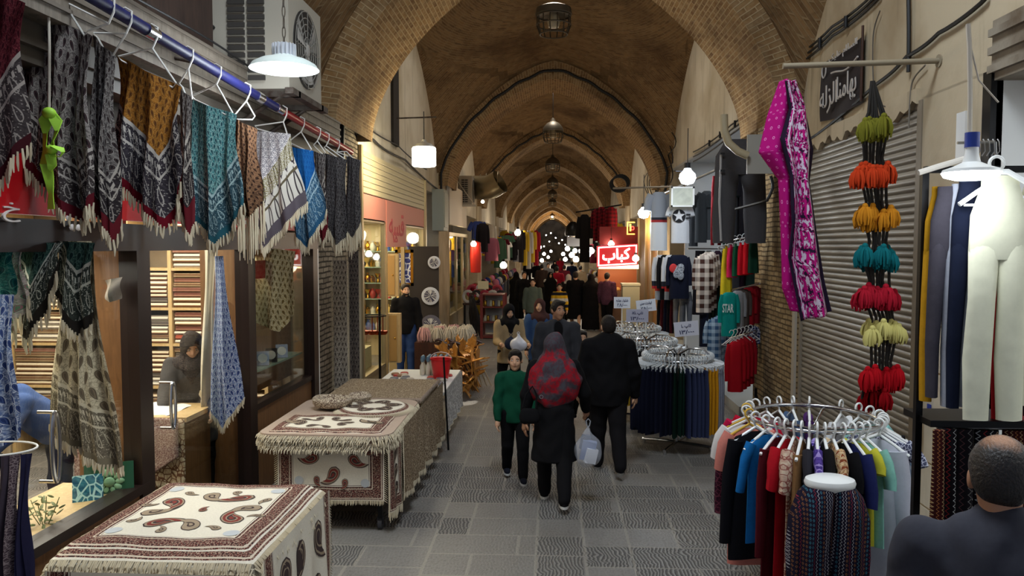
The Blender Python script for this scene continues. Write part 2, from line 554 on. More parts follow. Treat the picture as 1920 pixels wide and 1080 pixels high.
def m_zig(name, base, cols, w=.035):
    """vertical bands of zigzags and diamonds, as on a patterned knit"""
    def fn(s, bs):
        u, v, _ = s.uv()
        k = (u / w).floor(); x = (u / w).frac() * 2 - 1; h = s.hash(k, k * 0 + 3)
        zz = ((v / (w * .9)).frac() * 2 - 1).abs() * 2 - 1
        d = (x - zz * .55).abs()
        dm = x.abs() + ((v / (w * 1.1)).frac() * 2 - 1).abs()
        c = base
        col = s.mix(h.gt(.25), cols[0], cols[1]); col = s.mix(h.gt(.5), col, cols[2]); col = s.mix(h.gt(.75), col, cols[3])
        isd = h.band(.3, .7)
        mk = d.lt(.13) * (1 - isd) + dm.band(.5, .72) * isd + dm.lt(.16) * isd
        return s.mix(mk, base, col)
    return mat(name, fn, rough=.9, spec=.1)
def m_stripe(name, cols, w, axis='v'):
    def fn(s, bs):
        u, v, _ = s.uv(); q = (v if axis == 'v' else u) / (w * len(cols)); q = q.frac() * len(cols)
        c = cols[0]
        for i in range(1, len(cols)): c = s.mix(q.gt(float(i)), c, cols[i])
        return c
    return mat(name, fn, rough=.9, spec=.1)
FRINGE = mat('cream fringe', None, rgb(204, 190, 162), .95, spec=.1)
CREAM = cloth(226, 216, 194, .12)
# ------------------------------------------------------------ the vaulted street
XL, XR = -2.9, 2.95
ZS, RISE = 4.0, 3.05            # springing of the vaults and height of their boundary arches
ARCHES = [(9.4, 11.3)] + [(19.5 + 10.1 * i, 21.3 + 10.1 * i) for i in range(11)]
YEND = ARCHES[-1][1]
def prof(t):
    t = min(1.0, abs(t)); return max(0.0, 1 - t ** 1.45) ** .6

def vault_bay(y0, y1, nu=40, nv=44, hole=.32):
    yc, hy, hx = (y0 + y1) / 2, (y1 - y0) / 2, (XR - XL) / 2
    xc = (XR + XL) / 2
    mb = MB()
    def tt(q):                                   # denser samples near the springing
        return math.sin((q - .5) * PI)
    def z_at(u, v):
        a, b = prof(u), prof(v)
        z = ZS + RISE * math.sqrt(max(0, a * a + b * b - .42 * a * a * b * b))
        r = math.hypot(u * 1.0, v * 1.0)
        return z - .1 * (1 if r < .8 else 0) * 0
    def fn(i, j):
        u, v = tt(i), tt(j)
        return (xc + u * hx, yc + v * hy, z_at(u, v))
    def fuv(i, j):
        u, v = tt(i), tt(j)
        r = math.hypot(u * hx, v * hy)
        if abs(u) + abs(v) > 1.32:               # corner fans: courses run diagonally
            sg = (1 if u > 0 else -1) * (1 if v > 0 else -1)
            return (abs(u) * hx * .7 + abs(v) * hy * .7, (u * hx * sg - v * hy) * .7 + z_at(u, v) * .5)
        return (math.atan2(v * hy, u * hx) * max(r, .8), r * 1.15)
    mb.grid(fn, nu, nv, fuv=fuv)
    keep = []
    for f in mb.f:
        cx = sum(mb.v[i][0] for i in f) / 4 - xc; cy = sum(mb.v[i][1] for i in f) / 4 - yc
        if math.hypot(cx, cy) > hole: keep.append(f)
    mb.f = keep; mb.mi = [0] * len(keep)
    return mb

def arch_rib(y0, y1, n=44):
    hw, apex = 2.66, 6.62
    xc = (XR + XL) / 2
    def pt(t, s):                                # s=0 intrados, s=1 extrados
        w = hw + .42 * s; a = apex + .55 * s
        th = (t - .5) * 2
        q = math.copysign(1 - (1 - abs(th)) ** 1.6, th)
        if abs(q) >= 1: return xc + math.copysign(w, q), 0
        return xc + w * q, ZS + (a - ZS) * prof(q)
    mb = MB(); L = [0]
    for i in range(n):
        a, b = pt(i / n, 0), pt((i + 1) / n, 0); L.append(L[-1] + math.hypot(b[0] - a[0], max(a[1], b[1]) - min(a[1], b[1])) if 0 < i < n - 1 else L[-1] + .3)
    def P(i, s, y):
        x, z = pt(i / n, s)
        return (x, y, max(z, ZS - .02) if 0 < i < n else ZS - .02)
    for (sa, ya, sb, yb, kind) in ((0, y0, 0, y1, 'in'), (0, y0, 1, y0, 'face'), (0, y1, 1, y1, 'face')):
        vs, uv, fs = [], [], []
        for i in range(n + 1):
            vs += [P(i, sa, ya), P(i, sb, yb)]
            uv += [(0, L[i]), (y1 - y0, L[i])] if kind == 'in' else [(0, L[i]), (.45, L[i])]
        for i in range(n):
            q = (2 * i, 2 * i + 1, 2 * i + 3, 2 * i + 2)
            fs.append(q)
        mb.add(vs, fs, uv)
    return mb

floor_mb = MB().span((XL - 4.0, -3, -.12), (XR + 4.0, YEND + 4, 0))
struct('floor', floor_mb, FLOOR, smooth=False)
struct('ceiling', vault_bay(-2.0, 9.4, hole=1.15), VAULT)
for i, (a, b) in enumerate(ARCHES):
    struct('ceiling', arch_rib(a, b, 44 if i < 3 else 28), ARCH)
    if i + 1 < len(ARCHES):
        struct('ceiling', vault_bay(b, ARCHES[i + 1][0], *( (40, 44) if i < 2 else (22, 22))), VAULT)
# piers under the arches
for i, (a, b) in enumerate(ARCHES):
    m = (GREYBRICK, BRICK) if i == 0 else (PLASTER, PLASTER)
    struct('wall_left', MB().span((XL - .9, a - .05, 0), (XL + .04, b + .05, ZS + .3)), m[0], smooth=False)
    struct('wall_right', MB().span((XR - .02, a - .05, 0), (XR + .9, b + .05, ZS + .3)), m[1], smooth=False)
# upper walls closing the side lunettes
ups = [(-2.0, 9.35)] + [(ARCHES[i][1] + .05, ARCHES[i + 1][0] - .05) for i in range(len(ARCHES) - 1)]
for i, (a, b) in enumerate(ups):
    zl = 3.9 if i == 0 else (3.75 if i == 1 else 3.5)
    struct('wall_left', MB().span((XL - .35, a, zl), (XL, b, 7.6)), PLASTER if i == 0 else LUNETTE, smooth=False)
    zr = 3.62 if i == 0 else (4.35 if i == 1 else 3.5)
    struct('wall_right', MB().span((XR, a, zr), (XR + .35, b, 7.6)), PLASTER if i == 0 else LUNETTE, smooth=False)
# back rooms of the deeper shops, both sides, one continuous dark wall behind the stalls
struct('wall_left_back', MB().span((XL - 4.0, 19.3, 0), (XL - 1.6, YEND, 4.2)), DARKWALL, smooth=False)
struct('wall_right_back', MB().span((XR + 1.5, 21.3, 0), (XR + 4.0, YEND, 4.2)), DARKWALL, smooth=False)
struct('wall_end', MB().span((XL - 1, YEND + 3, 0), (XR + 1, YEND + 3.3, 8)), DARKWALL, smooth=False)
# small window slot high on the first side wall, with its dark frame
w = MB()
c = at(740, 190, X=XL + .02)
w.span((XL - .02, c.y - .25, c.z - .8), (XL + .05, c.y + .25, c.z + .85))
struct('window_1', w, mat('dark niche', None, rgb(30, 24, 20), .8), smooth=False)
# ============================================================ LEFT SIDE: the cloth shop
# ---- shop shell
struct('wall_left_shop', MB().span((-6.6, 1.0, 0), (-6.4, 9.4, 3.9)), PLASTER, smooth=False)
struct('wall_left_shop', MB().span((-6.6, 9.22, 0), (-2.95, 9.34, 3.9)), PLASTER, smooth=False)
struct('wall_left_shop', MB().span((-6.6, .9, 0), (-2.95, 1.0, 3.9)), PLASTER, smooth=False)
struct('ceiling_shop', MB().span((-6.6, .9, 2.95), (-3.0, 9.4, 3.05)), PLASTER, smooth=False)
# ---- timber frame, sill wall and glazing
fr = MB()
P1, P2, P3 = 5.22, 7.15, 9.12                    # the three posts
def post(mb, y, w=.17): mb.span((XL - .055, y - w / 2, 0), (XL + .074, y + w / 2, 2.5))
for y in (1.6, P1, P2, P3): post(fr, y)
fr.span((XL - .06, 1.5, 2.42), (XL + .08, P3 + .1, 2.6))
fr.span((XL - .06, 1.5, .74), (XL + .08, P1, .80))
fr.span((XL - .06, P2, .86), (XL + .05, P3, .92))
fr.span((XL - .06, P1, .02), (XL + .05, P2, .12))
struct('trim_1', fr, DARKFRAME, smooth=False)
struct('wall_left_sill', MB().span((XL - .04, 1.5, 0), (XL + .05, P1, .74)).span((XL - .04, P2, 0), (XL + .03, P3, .86)), BROWNP, smooth=False)
for k, (a, b, z0) in enumerate(((1.65, P1 - .08, .8), (P1 + .08, P2 - .08, .12), (P2 + .08, P3 - .08, .92))):
    struct(f'window_{k + 2}', MB().span((XL - .004, a, z0), (XL + .004, b, 2.42)), GLASS, smooth=False)
struct('trim_2', MB().span((XL - .05, P3 + .09, 0), (XL + .06, P3 + .17, 2.6)), WHITEP, smooth=False)
# wooden partitions of the display boxes, seen end-on through the glass
for y in (P1 + .02, P2 + .02):
    struct('wall_partition', MB().span((-3.32, y - .03, 0), (XL - .07, y + .03, 2.7)), BROWNP, smooth=False)
# display floor inside the first and third window
struct('trim_3', MB().span((-3.45, 1.5, .72), (XL - .05, P1, .78)), PINE, smooth=False)
# door handles: chrome hoops
for px, py, h in ((315, 760, .17), (92, 838, .2)):
    c = at(px, py, X=XL + .05)
    hb = MB(); pts = [(c.x + .04, c.y + .035 * sin(a), c.z + h * cos(a)) for a in [2 * PI * k / 24 for k in range(25)]]
    hb.tube(pts, .012, 8); hb.cyl((c.x + .04, c.y, c.z + h), (c.x - .06, c.y, c.z + h), .01); hb.cyl((c.x + .04, c.y, c.z - h), (c.x - .06, c.y, c.z - h), .01)
    tag(hb.build('door_handle_hoop', CHROME), 'oval chrome pull on the glass door ' + ('before the saleswoman' if px > 200 else 'below the cream cloth with brown paisleys'), 'door handle')
# ---- fascia: red sign band with white ornament
sg = thing('shop_sign', 'red signboard with white flourishes above the cloth shop windows, behind the hanging scarves', 'sign', (XL + .1, 4.8, 2.62))
RED = plain(190, 14, 26, .4)
MB().span((XL + .06, 1.6, 2.62), (XL + .11, 9.1, 3.04)).build('board', RED, sg, world=True, smooth=False)
orn = MB()
def frL(x, y, d): return (XL + .112 + d, x, y)
for px, t in ((20, 'خ'), (195, 'ه'), (338, 'ون'), (480, 'ر')):
    c = at(px, 398, X=XL + .11)
    put_text(orn, shape(t), lambda x, y, d: (XL + .112 + d, c.y + x, c.z + y), .13, .1, .012)
    for k in range(6):
        a = 2 * PI * k / 6
        orn.ell((XL + .113, c.y - .3 + .06 * cos(a), c.z - .05 + .06 * sin(a)), (.006, .03, .02), 8, 4)
orn.build('lettering', plain(236, 226, 220, .5), sg, world=True)
# ---- shutter housing and boards above
bx = MB()
def beam(mb, x0, x1, z0, z1, y0=.5, y1=9.3): mb.span((x0, y0, z0), (x1, y1, z1))
WBOARD = mat('weathered grey board', _wood(rgb(132, 122, 108), rgb(98, 88, 76), .6), rough=.7)
hs = thing('shutter_housing', 'long grey shutter housing with ribbed face above the scarf rail', 'shutter', (XL + .2, 5, 3.55))
b1 = MB(); beam(b1, XL, XL + .34, 3.62, 3.95); b1.build('housing', WBOARD, hs, world=True, smooth=False)
b2 = MB(); beam(b2, XL, XL + .2, 3.4, 3.62); beam(b2, XL, XL + .24, 3.48, 3.52); b2.build('lower_rail', plain(92, 84, 74, .6), hs, world=True, smooth=False)
b3 = MB()
for z in (3.68, 3.76, 3.84, 3.92): beam(b3, XL + .33, XL + .352, z, z + .022)
b3.build('ribbing', plain(112, 102, 90, .6), hs, world=True, smooth=False)
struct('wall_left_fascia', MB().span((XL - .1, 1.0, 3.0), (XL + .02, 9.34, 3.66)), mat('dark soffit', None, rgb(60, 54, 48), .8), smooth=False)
# ---- scarf rail
RX = -2.35
def rail_z(y): return 3.72 - (y - 4) * .034
BLUE = mat('blue wrapping film', _wood(rgb(26, 30, 92), rgb(14, 16, 56), 3), rough=.5, spec=.25)
rl = thing('scarf_rail', 'long rail wrapped in blue film with a red end, scarves hung along it', 'rail', (RX, 2.4, rail_z(2.4)))
r1 = MB(); r1.tube([(RX, 2.4 + k * .46, rail_z(2.4 + k * .46)) for k in range(10)], .036, 10); r1.build('blue_wrap', BLUE, rl, world=True)
r2 = MB(); r2.tube([(RX, 6.5 + k * .5, rail_z(6.5 + k * .5)) for k in range(6)], .034, 10); r2.build('red_wrap', plain(176, 22, 36, .3), rl, world=True, label='red wrapped end of the rail')
r3 = MB()
for y in (4.42, 6.1, 6.55): r3.cyl((RX, y, rail_z(y)), (RX, y + .12, rail_z(y + .12)), .041)
r3.build('silver_tape', CHROME, rl, world=True, label='silver tape band', kind='stuff')
r4 = MB()
for y in (2.6, 5.2, 8.8): r4.cyl((RX, y, rail_z(y)), (XL + .1, y, rail_z(y) + .1), .012)
r4.build('bracket', RUST, rl, world=True)

def hanger_mb(w=.4, drop=.16, r=.006, hook=.07):
    """wire hanger in the xz plane, hook top at z=0"""
    mb = MB()
    hk = [(.0 + hook * .5 * cos(a) - hook * .5 * 0, 0, -hook * .5 + hook * .5 * sin(a)) for a in [PI * (1.15 - 1.5 * k / 9) for k in range(10)]]
    mb.tube([(x, 0, z) for x, _, z in hk] + [(0, 0, -hook * 1.6)], r, 6)
    mb.tube([(0, 0, -hook * 1.6), (-w / 2, 0, -hook * 1.6 - drop), (-w / 2 + .01, 0, -hook * 1.6 - drop - .02), (w / 2 - .01, 0, -hook * 1.6 - drop - .02), (w / 2, 0, -hook * 1.6 - drop), (0, 0, -hook * 1.6)], r, 6)
    return mb

def fold_scarf(name, label, cat, TL, TR, RL, BP, LL, Y, mtl, folds=3, amp=.03, fringe=True, fl=.07, group=None, seed=0, fmat=None, nu=36, nv=36, yaw=0.0, wide=1.25):
    """folded square hung by its top edge; the five pixel corners give its outline at depth Y"""
    TL, TR, RL, BP, LL = [at(p[0], p[1], Y=Y) for p in (TL, TR, RL, BP, LL)]
    R = random.Random(seed); ph = R.random() * 6
    ub = (BP.x - LL.x) / max(1e-6, (RL.x - LL.x)); ub = min(.95, max(.05, ub))
    def bot(u):
        return LL.lerp(BP, u / ub) if u < ub else BP.lerp(RL, (u - ub) / (1 - ub))
    if wide != 1:
        m = (TL + TR) / 2; TL = m + (TL - m) * wide; TR = m + (TR - m) * wide
    W_ = (RL - LL).length
    def fn(u, v):
        t = TL.lerp(TR, u); b = bot(u); p = t.lerp(b, v)
        off = amp * (.25 + v) * (sin(u * 2 * PI * folds + ph) + .5 * sin(u * 2 * PI * folds * 2.3 + ph * 2 + v * 2)) + .02 * sin(v * 5 + u * 3)
        edge = .05 * (1 - abs(2 * u - 1)) 
        return Vector((p.x + amp * .3 * sin(v * 7 + u * 9), p.y + off - edge + yaw * (u - .5), p.z))
    def fuv(u, v):
        t = TL.lerp(TR, u); b = bot(u)
        return ((u - .5) * W_ * 1.2, (t.z - b.z) * v)
    slope = abs((LL.z - BP.z)) / max(.05, abs(BP.x - LL.x))
    def fuv2(u, v):
        t = TL.lerp(TR, u); b = bot(u)
        return (max(1e-4, (1 - v) * (t.z - b.z) / math.sqrt(1 + slope * slope) * 1.05), u)
    mb = MB(); mb.grid(fn, nu, nv, fuv=fuv, fuv2=fuv2)
    o = mb.build(name, mtl); tag(o, label, cat, group)
    if fringe:
        fm = MB(); n = int(W_ * 1.6 / .018) + 8
        for k in range(n):
            u = k / (n - 1); p = fn(u, 1.0); q = Vector((p.x + R.uniform(-.012, .012), p.y + R.uniform(-.01, .01), p.z - fl * R.uniform(.75, 1.15)))
            fm.loft([(p + Vector((0, 0, .015)), .006), (p.lerp(q, .5) + Vector((R.uniform(-.006, .006), 0, 0)), .0085), (q, .003)], 4, cap=False)
        f = fm.build('fringe', fmat or FRINGE, o, world=True, kind='stuff')
    return o

def wire_hanger(a, b, hookpx, Y, label):
    """hanger whose bar ends are at pixels a, b and whose hook sits on the rail"""
    A, B = at(a[0], a[1], Y=Y), at(b[0], b[1], Y=Y)
    Hk = Vector((RX, Y, rail_z(Y)))
    mb = MB()
    top = Hk + Vector((0, 0, .04)); nk = Hk - Vector((0, 0, .09))
    mb.tube([Hk + Vector((-.045, 0, .0)), Hk + Vector((-.03, 0, .035)), top + Vector((0, 0, .01)), Hk + Vector((.035, 0, .03)), Hk + Vector((.03, 0, -.03)), nk], .006, 6)
    mb.tube([nk, A, A + Vector((.02, 0, -.025)), B + Vector((-.02, 0, -.025)), B, nk], .006, 6)
    return tag(mb.build('wire_hanger', WIRE), label, 'hanger')

K = rgb(34, 30, 32)
GR = m_paisley('grey paisley print', rgb(122, 114, 110), K, rgb(168, 160, 152), rgb(84, 60, 62), .075, .11, (rgb(88, 22, 32), rgb(70, 62, 62), rgb(176, 168, 160)), .2)
GR2 = m_paisley('dark paisley print', rgb(88, 82, 80), K, rgb(150, 144, 138), rgb(70, 56, 54), .05, .07, (rgb(96, 26, 34), rgb(54, 48, 50), rgb(170, 162, 152)), .15)
GOLD = m_paisley('gold paisley print', rgb(160, 102, 38), rgb(74, 48, 30), rgb(182, 130, 62), rgb(134, 82, 32), .06, .085, (rgb(104, 16, 30), rgb(66, 60, 66), rgb(190, 182, 172)), .3)
TEAL = m_paisley('teal paisley print', rgb(58, 128, 132), rgb(30, 66, 78), rgb(170, 208, 200), rgb(64, 112, 116), .05, .07, (rgb(40, 86, 98), rgb(62, 92, 104), rgb(170, 196, 196)), .26)
LEO = m_paisley('leopard print', rgb(98, 70, 50), rgb(34, 22, 18), rgb(120, 88, 64), rgb(62, 40, 30), .045, .05)
BLU = m_paisley('blue print', rgb(28, 92, 158), rgb(22, 74, 136), rgb(40, 108, 170), rgb(26, 84, 150), .06, .08, (rgb(40, 80, 110), rgb(60, 100, 130), rgb(160, 186, 196)), .3)
MAR = m_paisley('maroon print', rgb(84, 24, 34), rgb(50, 14, 22), rgb(120, 58, 62), rgb(66, 20, 28), .05, .07, (rgb(60, 20, 26), rgb(70, 62, 62), rgb(160, 150, 142)), .3)
WT = m_tilework('white medallion print', rgb(214, 208, 204), rgb(96, 92, 102))
DK = m_paisley('black paisley print', rgb(58, 54, 56), rgb(24, 22, 24), rgb(110, 106, 104), rgb(70, 64, 62), .05, .07)
ry = lambda px: 1450 * 2.35 / (1035 - px)
fold_scarf('patterned_scarf', 'dark maroon patterned scarf with grey border, first on the blue rail', 'scarf', (-70, -40), (32, 0), (42, 270), (-30, 420), (-110, 330), 3.55, MAR, 2, .03, seed=1)
fold_scarf('patterned_scarf', 'large grey scarf with black paisleys and cream fringe behind the yellow-green ribbon', 'scarf', (52, 12), (160, 62), (176, 385), (148, 425), (30, 275), 4.06, GR, 3, .035, seed=2)
fold_scarf('patterned_scarf', 'narrow grey-black scarf hung close beside the large grey scarf', 'scarf', (176, 68), (210, 100), (216, 415), (212, 455), (168, 360), 4.22, GR2, 2, .03, seed=3)
fold_scarf('patterned_scarf', 'gold paisley scarf with dark red border and black patterned edge', 'scarf', (230, 110), (328, 158), (338, 345), (309, 430), (214, 325), 4.5, GOLD, 2.4, .035, seed=4)
fold_scarf('patterned_scarf', 'narrow pale grey scarf between the gold one and the teal one', 'scarf', (336, 162), (358, 182), (362, 420), (357, 445), (338, 370), 4.95, GR2, 1.5, .02, seed=5)
fold_scarf('patterned_scarf', 'teal paisley scarf with white fringe', 'scarf', (362, 188), (434, 212), (458, 385), (412, 462), (366, 415), 5.37, TEAL, 2.2, .03, seed=6)
fold_scarf('patterned_scarf', 'brown leopard-print scarf with a long cream tail', 'scarf', (440, 222), (476, 240), (490, 380), (472, 412), (446, 400), 5.9, LEO, 2, .03, seed=7, fl=.32)
fold_scarf('patterned_scarf', 'white scarf with grey medallions and a broad patterned border', 'scarf', (480, 246), (536, 250), (572, 380), (500, 468), (476, 415), 6.72, WT, 2, .03, seed=8, fl=.08)
fold_scarf('patterned_scarf', 'bright blue scarf with patterned blue hem', 'scarf', (545, 276), (582, 282), (612, 395), (578, 468), (552, 440), 7.2, BLU, 2, .03, seed=9)
fold_scarf('patterned_scarf', 'grey patterned narrow scarf just past the blue one', 'scarf', (590, 284), (608, 290), (614, 430), (606, 460), (592, 410), 7.7, GR2, 1.5, .02, seed=10)
fold_scarf('patterned_scarf', 'black patterned scarf with ragged cream fringe near the rail end', 'scarf', (610, 288), (645, 298), (650, 440), (634, 462), (612, 420), 8.0, DK, 2, .03, seed=11, fl=.12)
fold_scarf('patterned_scarf', 'last black scarf on the rail, long cream fringe hanging', 'scarf', (652, 292), (673, 300), (676, 420), (662, 448), (648, 430), 8.4, DK, 1.5, .02, seed=12, fl=.2)
for a, b, y, w in (((115, 0), (165, 58), 4.05, 'large grey'), ((176, 62), (212, 104), 4.22, 'narrow grey-black'), ((222, 106), (330, 156), 4.5, 'gold'), ((336, 156), (360, 186), 4.95, 'narrow pale grey'),
                   ((360, 180), (436, 212), 5.37, 'teal'), ((438, 218), (478, 218), 5.9, 'leopard-print'), ((478, 236), (538, 250), 6.72, 'white medallion'), ((543, 264), (584, 280), 7.2, 'bright blue'),
                   ((588, 272), (610, 286), 7.7, 'grey patterned narrow'), ((608, 276), (646, 298), 8.0, 'ragged fringed black'), ((650, 284), (675, 302), 8.4, 'last black')):
    wire_hanger(a, b, None, y, f'white wire hanger holding the {w} scarf')
# yellow-green ribbon on a white cord
c0, c1 = at(90, -30, Y=3.9), at(92, 210, Y=3.9)
MB().tube([c0, c0.lerp(c1, .5) + Vector((.004, 0, 0)), c1], .007, 6).build('cord', plain(214, 206, 190)).update_tag()
cord = bpy.data.objects['cord']; cord.name = 'hanging_string'; tag(cord, 'thin white cord hanging in front of the large grey scarf', 'cord')
rb = MB(); NEON = mat('yellow-green ribbon', None, rgb(176, 232, 70), .6)
def strip(pts, w, mb, Y, tw=.02):
    P = [at(x, y, Y=Y) for x, y in pts]; n = len(P)
    vs = []; fs = []
    for i, p in enumerate(P):
        o = Vector((w / 2 * (1 + .3 * sin(i * 2.1)), tw * sin(i * 1.7), 0)); vs += [p - o, p + o, p + o + Vector((0, .006, 0)), p - o + Vector((0, .006, 0))]
    for i in range(n - 1):
        for k in range(4): fs.append((4 * i + k, 4 * i + (k + 1) % 4, 4 * i + 4 + (k + 1) % 4, 4 * i + 4 + k))
    mb.add(vs, fs)
strip([(92, 208), (86, 225), (84, 250), (83, 280), (86, 308), (91, 335), (95, 365), (95, 392)], .042, rb, 3.9)
strip([(96, 208), (104, 225), (106, 245), (98, 265), (94, 290), (97, 310), (92, 322)], .035, rb, 3.9)
strip([(95, 272), (108, 276), (118, 285), (112, 294), (98, 292)], .03, rb, 3.89)
rb.ell(at(92, 212, Y=3.9), (.035, .03, .03)); rb.ell(at(97, 280, Y=3.9), (.03, .025, .025))
tag(rb.build('ribbon', NEON), 'knotted yellow-green ribbon dangling on the white cord', 'ribbon')

# ---- pendant lamp with ribbed heat sink
c = at(533, 125, Y=5.6)
pl = thing('pendant_lamp', 'white bell-shaped lamp with ribbed top hanging on a chain beside the air conditioner', 'lamp', c)
LAMPW = mat('white enamel shade', None, rgb(226, 236, 230), .35)
MB().lathe([(.065, .09), (.07, .08), (.1, .065), (.17, .045), (.225, .015), (.248, -.02), (.238, -.02), (.21, .005), (.15, .03), (.07, .045)], (0, 0, 0), 32).build('lamp_shade', LAMPW, pl)
hsk = MB(); hsk.cyl((0, 0, .07), (0, 0, .16), .07, n=20)
for k in range(18):
    a = 2 * PI * k / 18; hsk.box((.075 * cos(a), .075 * sin(a), .115), (.022, .008, .09), (0, 0, a))
hsk.build('heat_sink', plain(206, 208, 214, .35), pl)
MB().cyl((0, 0, .0), (0, 0, .046), .1, .07, n=24).build('led_plate', BULB, pl)
chn = MB()
for k in range(14):
    z = .17 + k * .075
    pts = [(.011 * cos(a) * (1 if k % 2 else 0), .011 * cos(a) * (0 if k % 2 else 1), z + .045 * sin(a)) for a in [2 * PI * q / 10 for q in range(11)]]
    chn.tube(pts, .0045, 5)
chn.build('chain', STEEL, pl)
# ---- AC condenser on its bracket
A0 = at(488, 60, Y=6.2)
acx0, acx1, acy0, acy1, acz0, acz1 = XL + .05, XL + .7, 6.45, 7.35, at(560, 168, Y=6.5).z, at(560, 168, Y=6.5).z + .85
def ac_unit(name_label, x0, x1, y0, y1, z0, z1, face='x'):
    ac = thing('air_conditioner', name_label, 'air conditioner', ((x0 + x1) / 2, (y0 + y1) / 2, z0))
    MB().span((x0, y0, z0), (x1, y1, z1)).build('casing', plain(164, 157, 143, .5), ac, world=True, smooth=False)
    lv = MB()
    for k in range(11):
        for cx in (.24, .5):
            lv.box((x0 + (x1 - x0) * (cx + .08), y0 - .008, z0 + .09 + k * (z1 - z0 - .16) / 11), ((x1 - x0) * .22, .02, (z1 - z0) * .045))
    lv.build('louver_slots', plain(52, 48, 44, .6), ac, world=True, smooth=False)
    yc, zc = (y0 + y1) / 2, (z0 + z1) / 2; R = (z1 - z0) * .4
    d = MB(); d.cyl((x1 - .03, yc, zc), (x1 + .006, yc, zc), R, n=32); d.build('fan_well', plain(40, 38, 36, .6), ac, world=True)
    g = MB()
    for q in range(1, 7):
        r = R * q / 6.2; g.tube([(x1 + .02, yc + r * cos(a), zc + r * sin(a)) for a in [2 * PI * k / 32 for k in range(33)]], .004, 4)
    for k in range(12):
        a = 2 * PI * k / 12; g.tube([(x1 + .02, yc, zc), (x1 + .02, yc + R * cos(a), zc + R * sin(a))], .004, 4)
    g.build('grille', plain(120, 116, 108, .5), ac, world=True)
    f = MB()
    for k in range(3):
        a = 2 * PI * k / 3 + .5
        f.grid(lambda u, v: (x1 + .004 + .02 * v, yc + R * .88 * (.2 + .8 * u) * cos(a + (v - .5) * .9), zc + R * .88 * (.2 + .8 * u) * sin(a + (v - .5) * .9)), 5, 5)
    f.ell((x1 + .01, yc, zc), (.02, .07, .07)); f.build('fan', plain(156, 152, 146, .5), ac, world=True)
    return ac
ac_unit('large pale outdoor air conditioner above the pendant lamp and scarf rail', acx0, acx1, acy0, acy1, acz0, acz1)
bk = thing('wall_bracket', 'rusty iron bracket carrying the large pale air conditioner', 'bracket', ((acx0 + acx1) / 2, 6.9, acz0 - .3))
bm = MB()
for y in (acy0 + .12, acy1 - .12):
    bm.span((XL, y - .025, acz0 - .05), (acx1 + .05, y + .025, acz0)); bm.cyl((XL, y, acz0 - .4), (acx1 - .1, y, acz0 - .03), .02)
bm.span((acx1 - .02, acy0 - .05, acz0 - .05), (acx1 + .05, acy1 + .05, acz0)); bm.span((XL + .1, acy0 - .05, acz0 - .05), (XL + .16, acy1 + .05, acz0))
bm.build('strut', RUST, bk, world=True, smooth=False)
# dark wooden recess beside the AC, cables along the wall
struct('trim_4', MB().span((XL - .02, 5.3, 3.98), (XL + .1, 6.35, 5.6)), mat('dark stained board', _wood(rgb(66, 48, 38), rgb(46, 32, 26)), rough=.7), smooth=False)
def cable(pts, r, label, m=BLACK, name='electric_cable', sag=.0, n=4, cat='cable', group=None):
    out = []
    pts = [Vector(q) for q in pts]; n = 6
    for i, (a, b) in enumerate(zip(pts[:-1], pts[1:])):
        c0, c3 = pts[max(0, i - 1)], pts[min(len(pts) - 1, i + 2)]
        for k in range(n):
            t = k / n; p = .5 * (2 * a + (b - c0) * t + (2 * c0 - 5 * a + 4 * b - c3) * t * t + (3 * a - c0 - 3 * b + c3) * t ** 3); p.z -= sag * 4 * t * (1 - t); out.append(p)
    out.append(Vector(pts[-1]))
    mb = MB(); mb.tube(out, r, 6)
    return tag(mb.build(name, m), label, cat, group)
cable([at(300, -20, X=XL + .06), at(430, 70, X=XL + .06), at(520, 140, X=XL + .06), at(640, 228, X=XL + .06)], .018, 'thick black cable running along the wall above the shutter housing', sag=.02)
cable([at(225, -20, X=XL + .37), at(420, 92, X=XL + .37), at(560, 196, X=XL + .37)], .008, 'thin black wire along the top of the shutter housing')
cable([at(620, 205, X=XL + .08), at(700, 262, X=XL + .08), at(760, 300, X=XL + .08), at(830, 360, X=XL + .08)], .02, 'bundle of cables sagging along the white wall towards the lit cylinder lamp', sag=.06)
cable([at(640, 200, X=XL + .05), at(640, 300, X=XL + .05), at(645, 420, X=XL + .05)], .05, 'black trunk of cables running down the brick pier')
cable([at(690, 238, X=XL + .1), at(745, 272, X=XL + .1), at(800, 318, X=XL + .1)], .012, 'thin knotted wire on the white wall above the roller shutter', sag=.04)

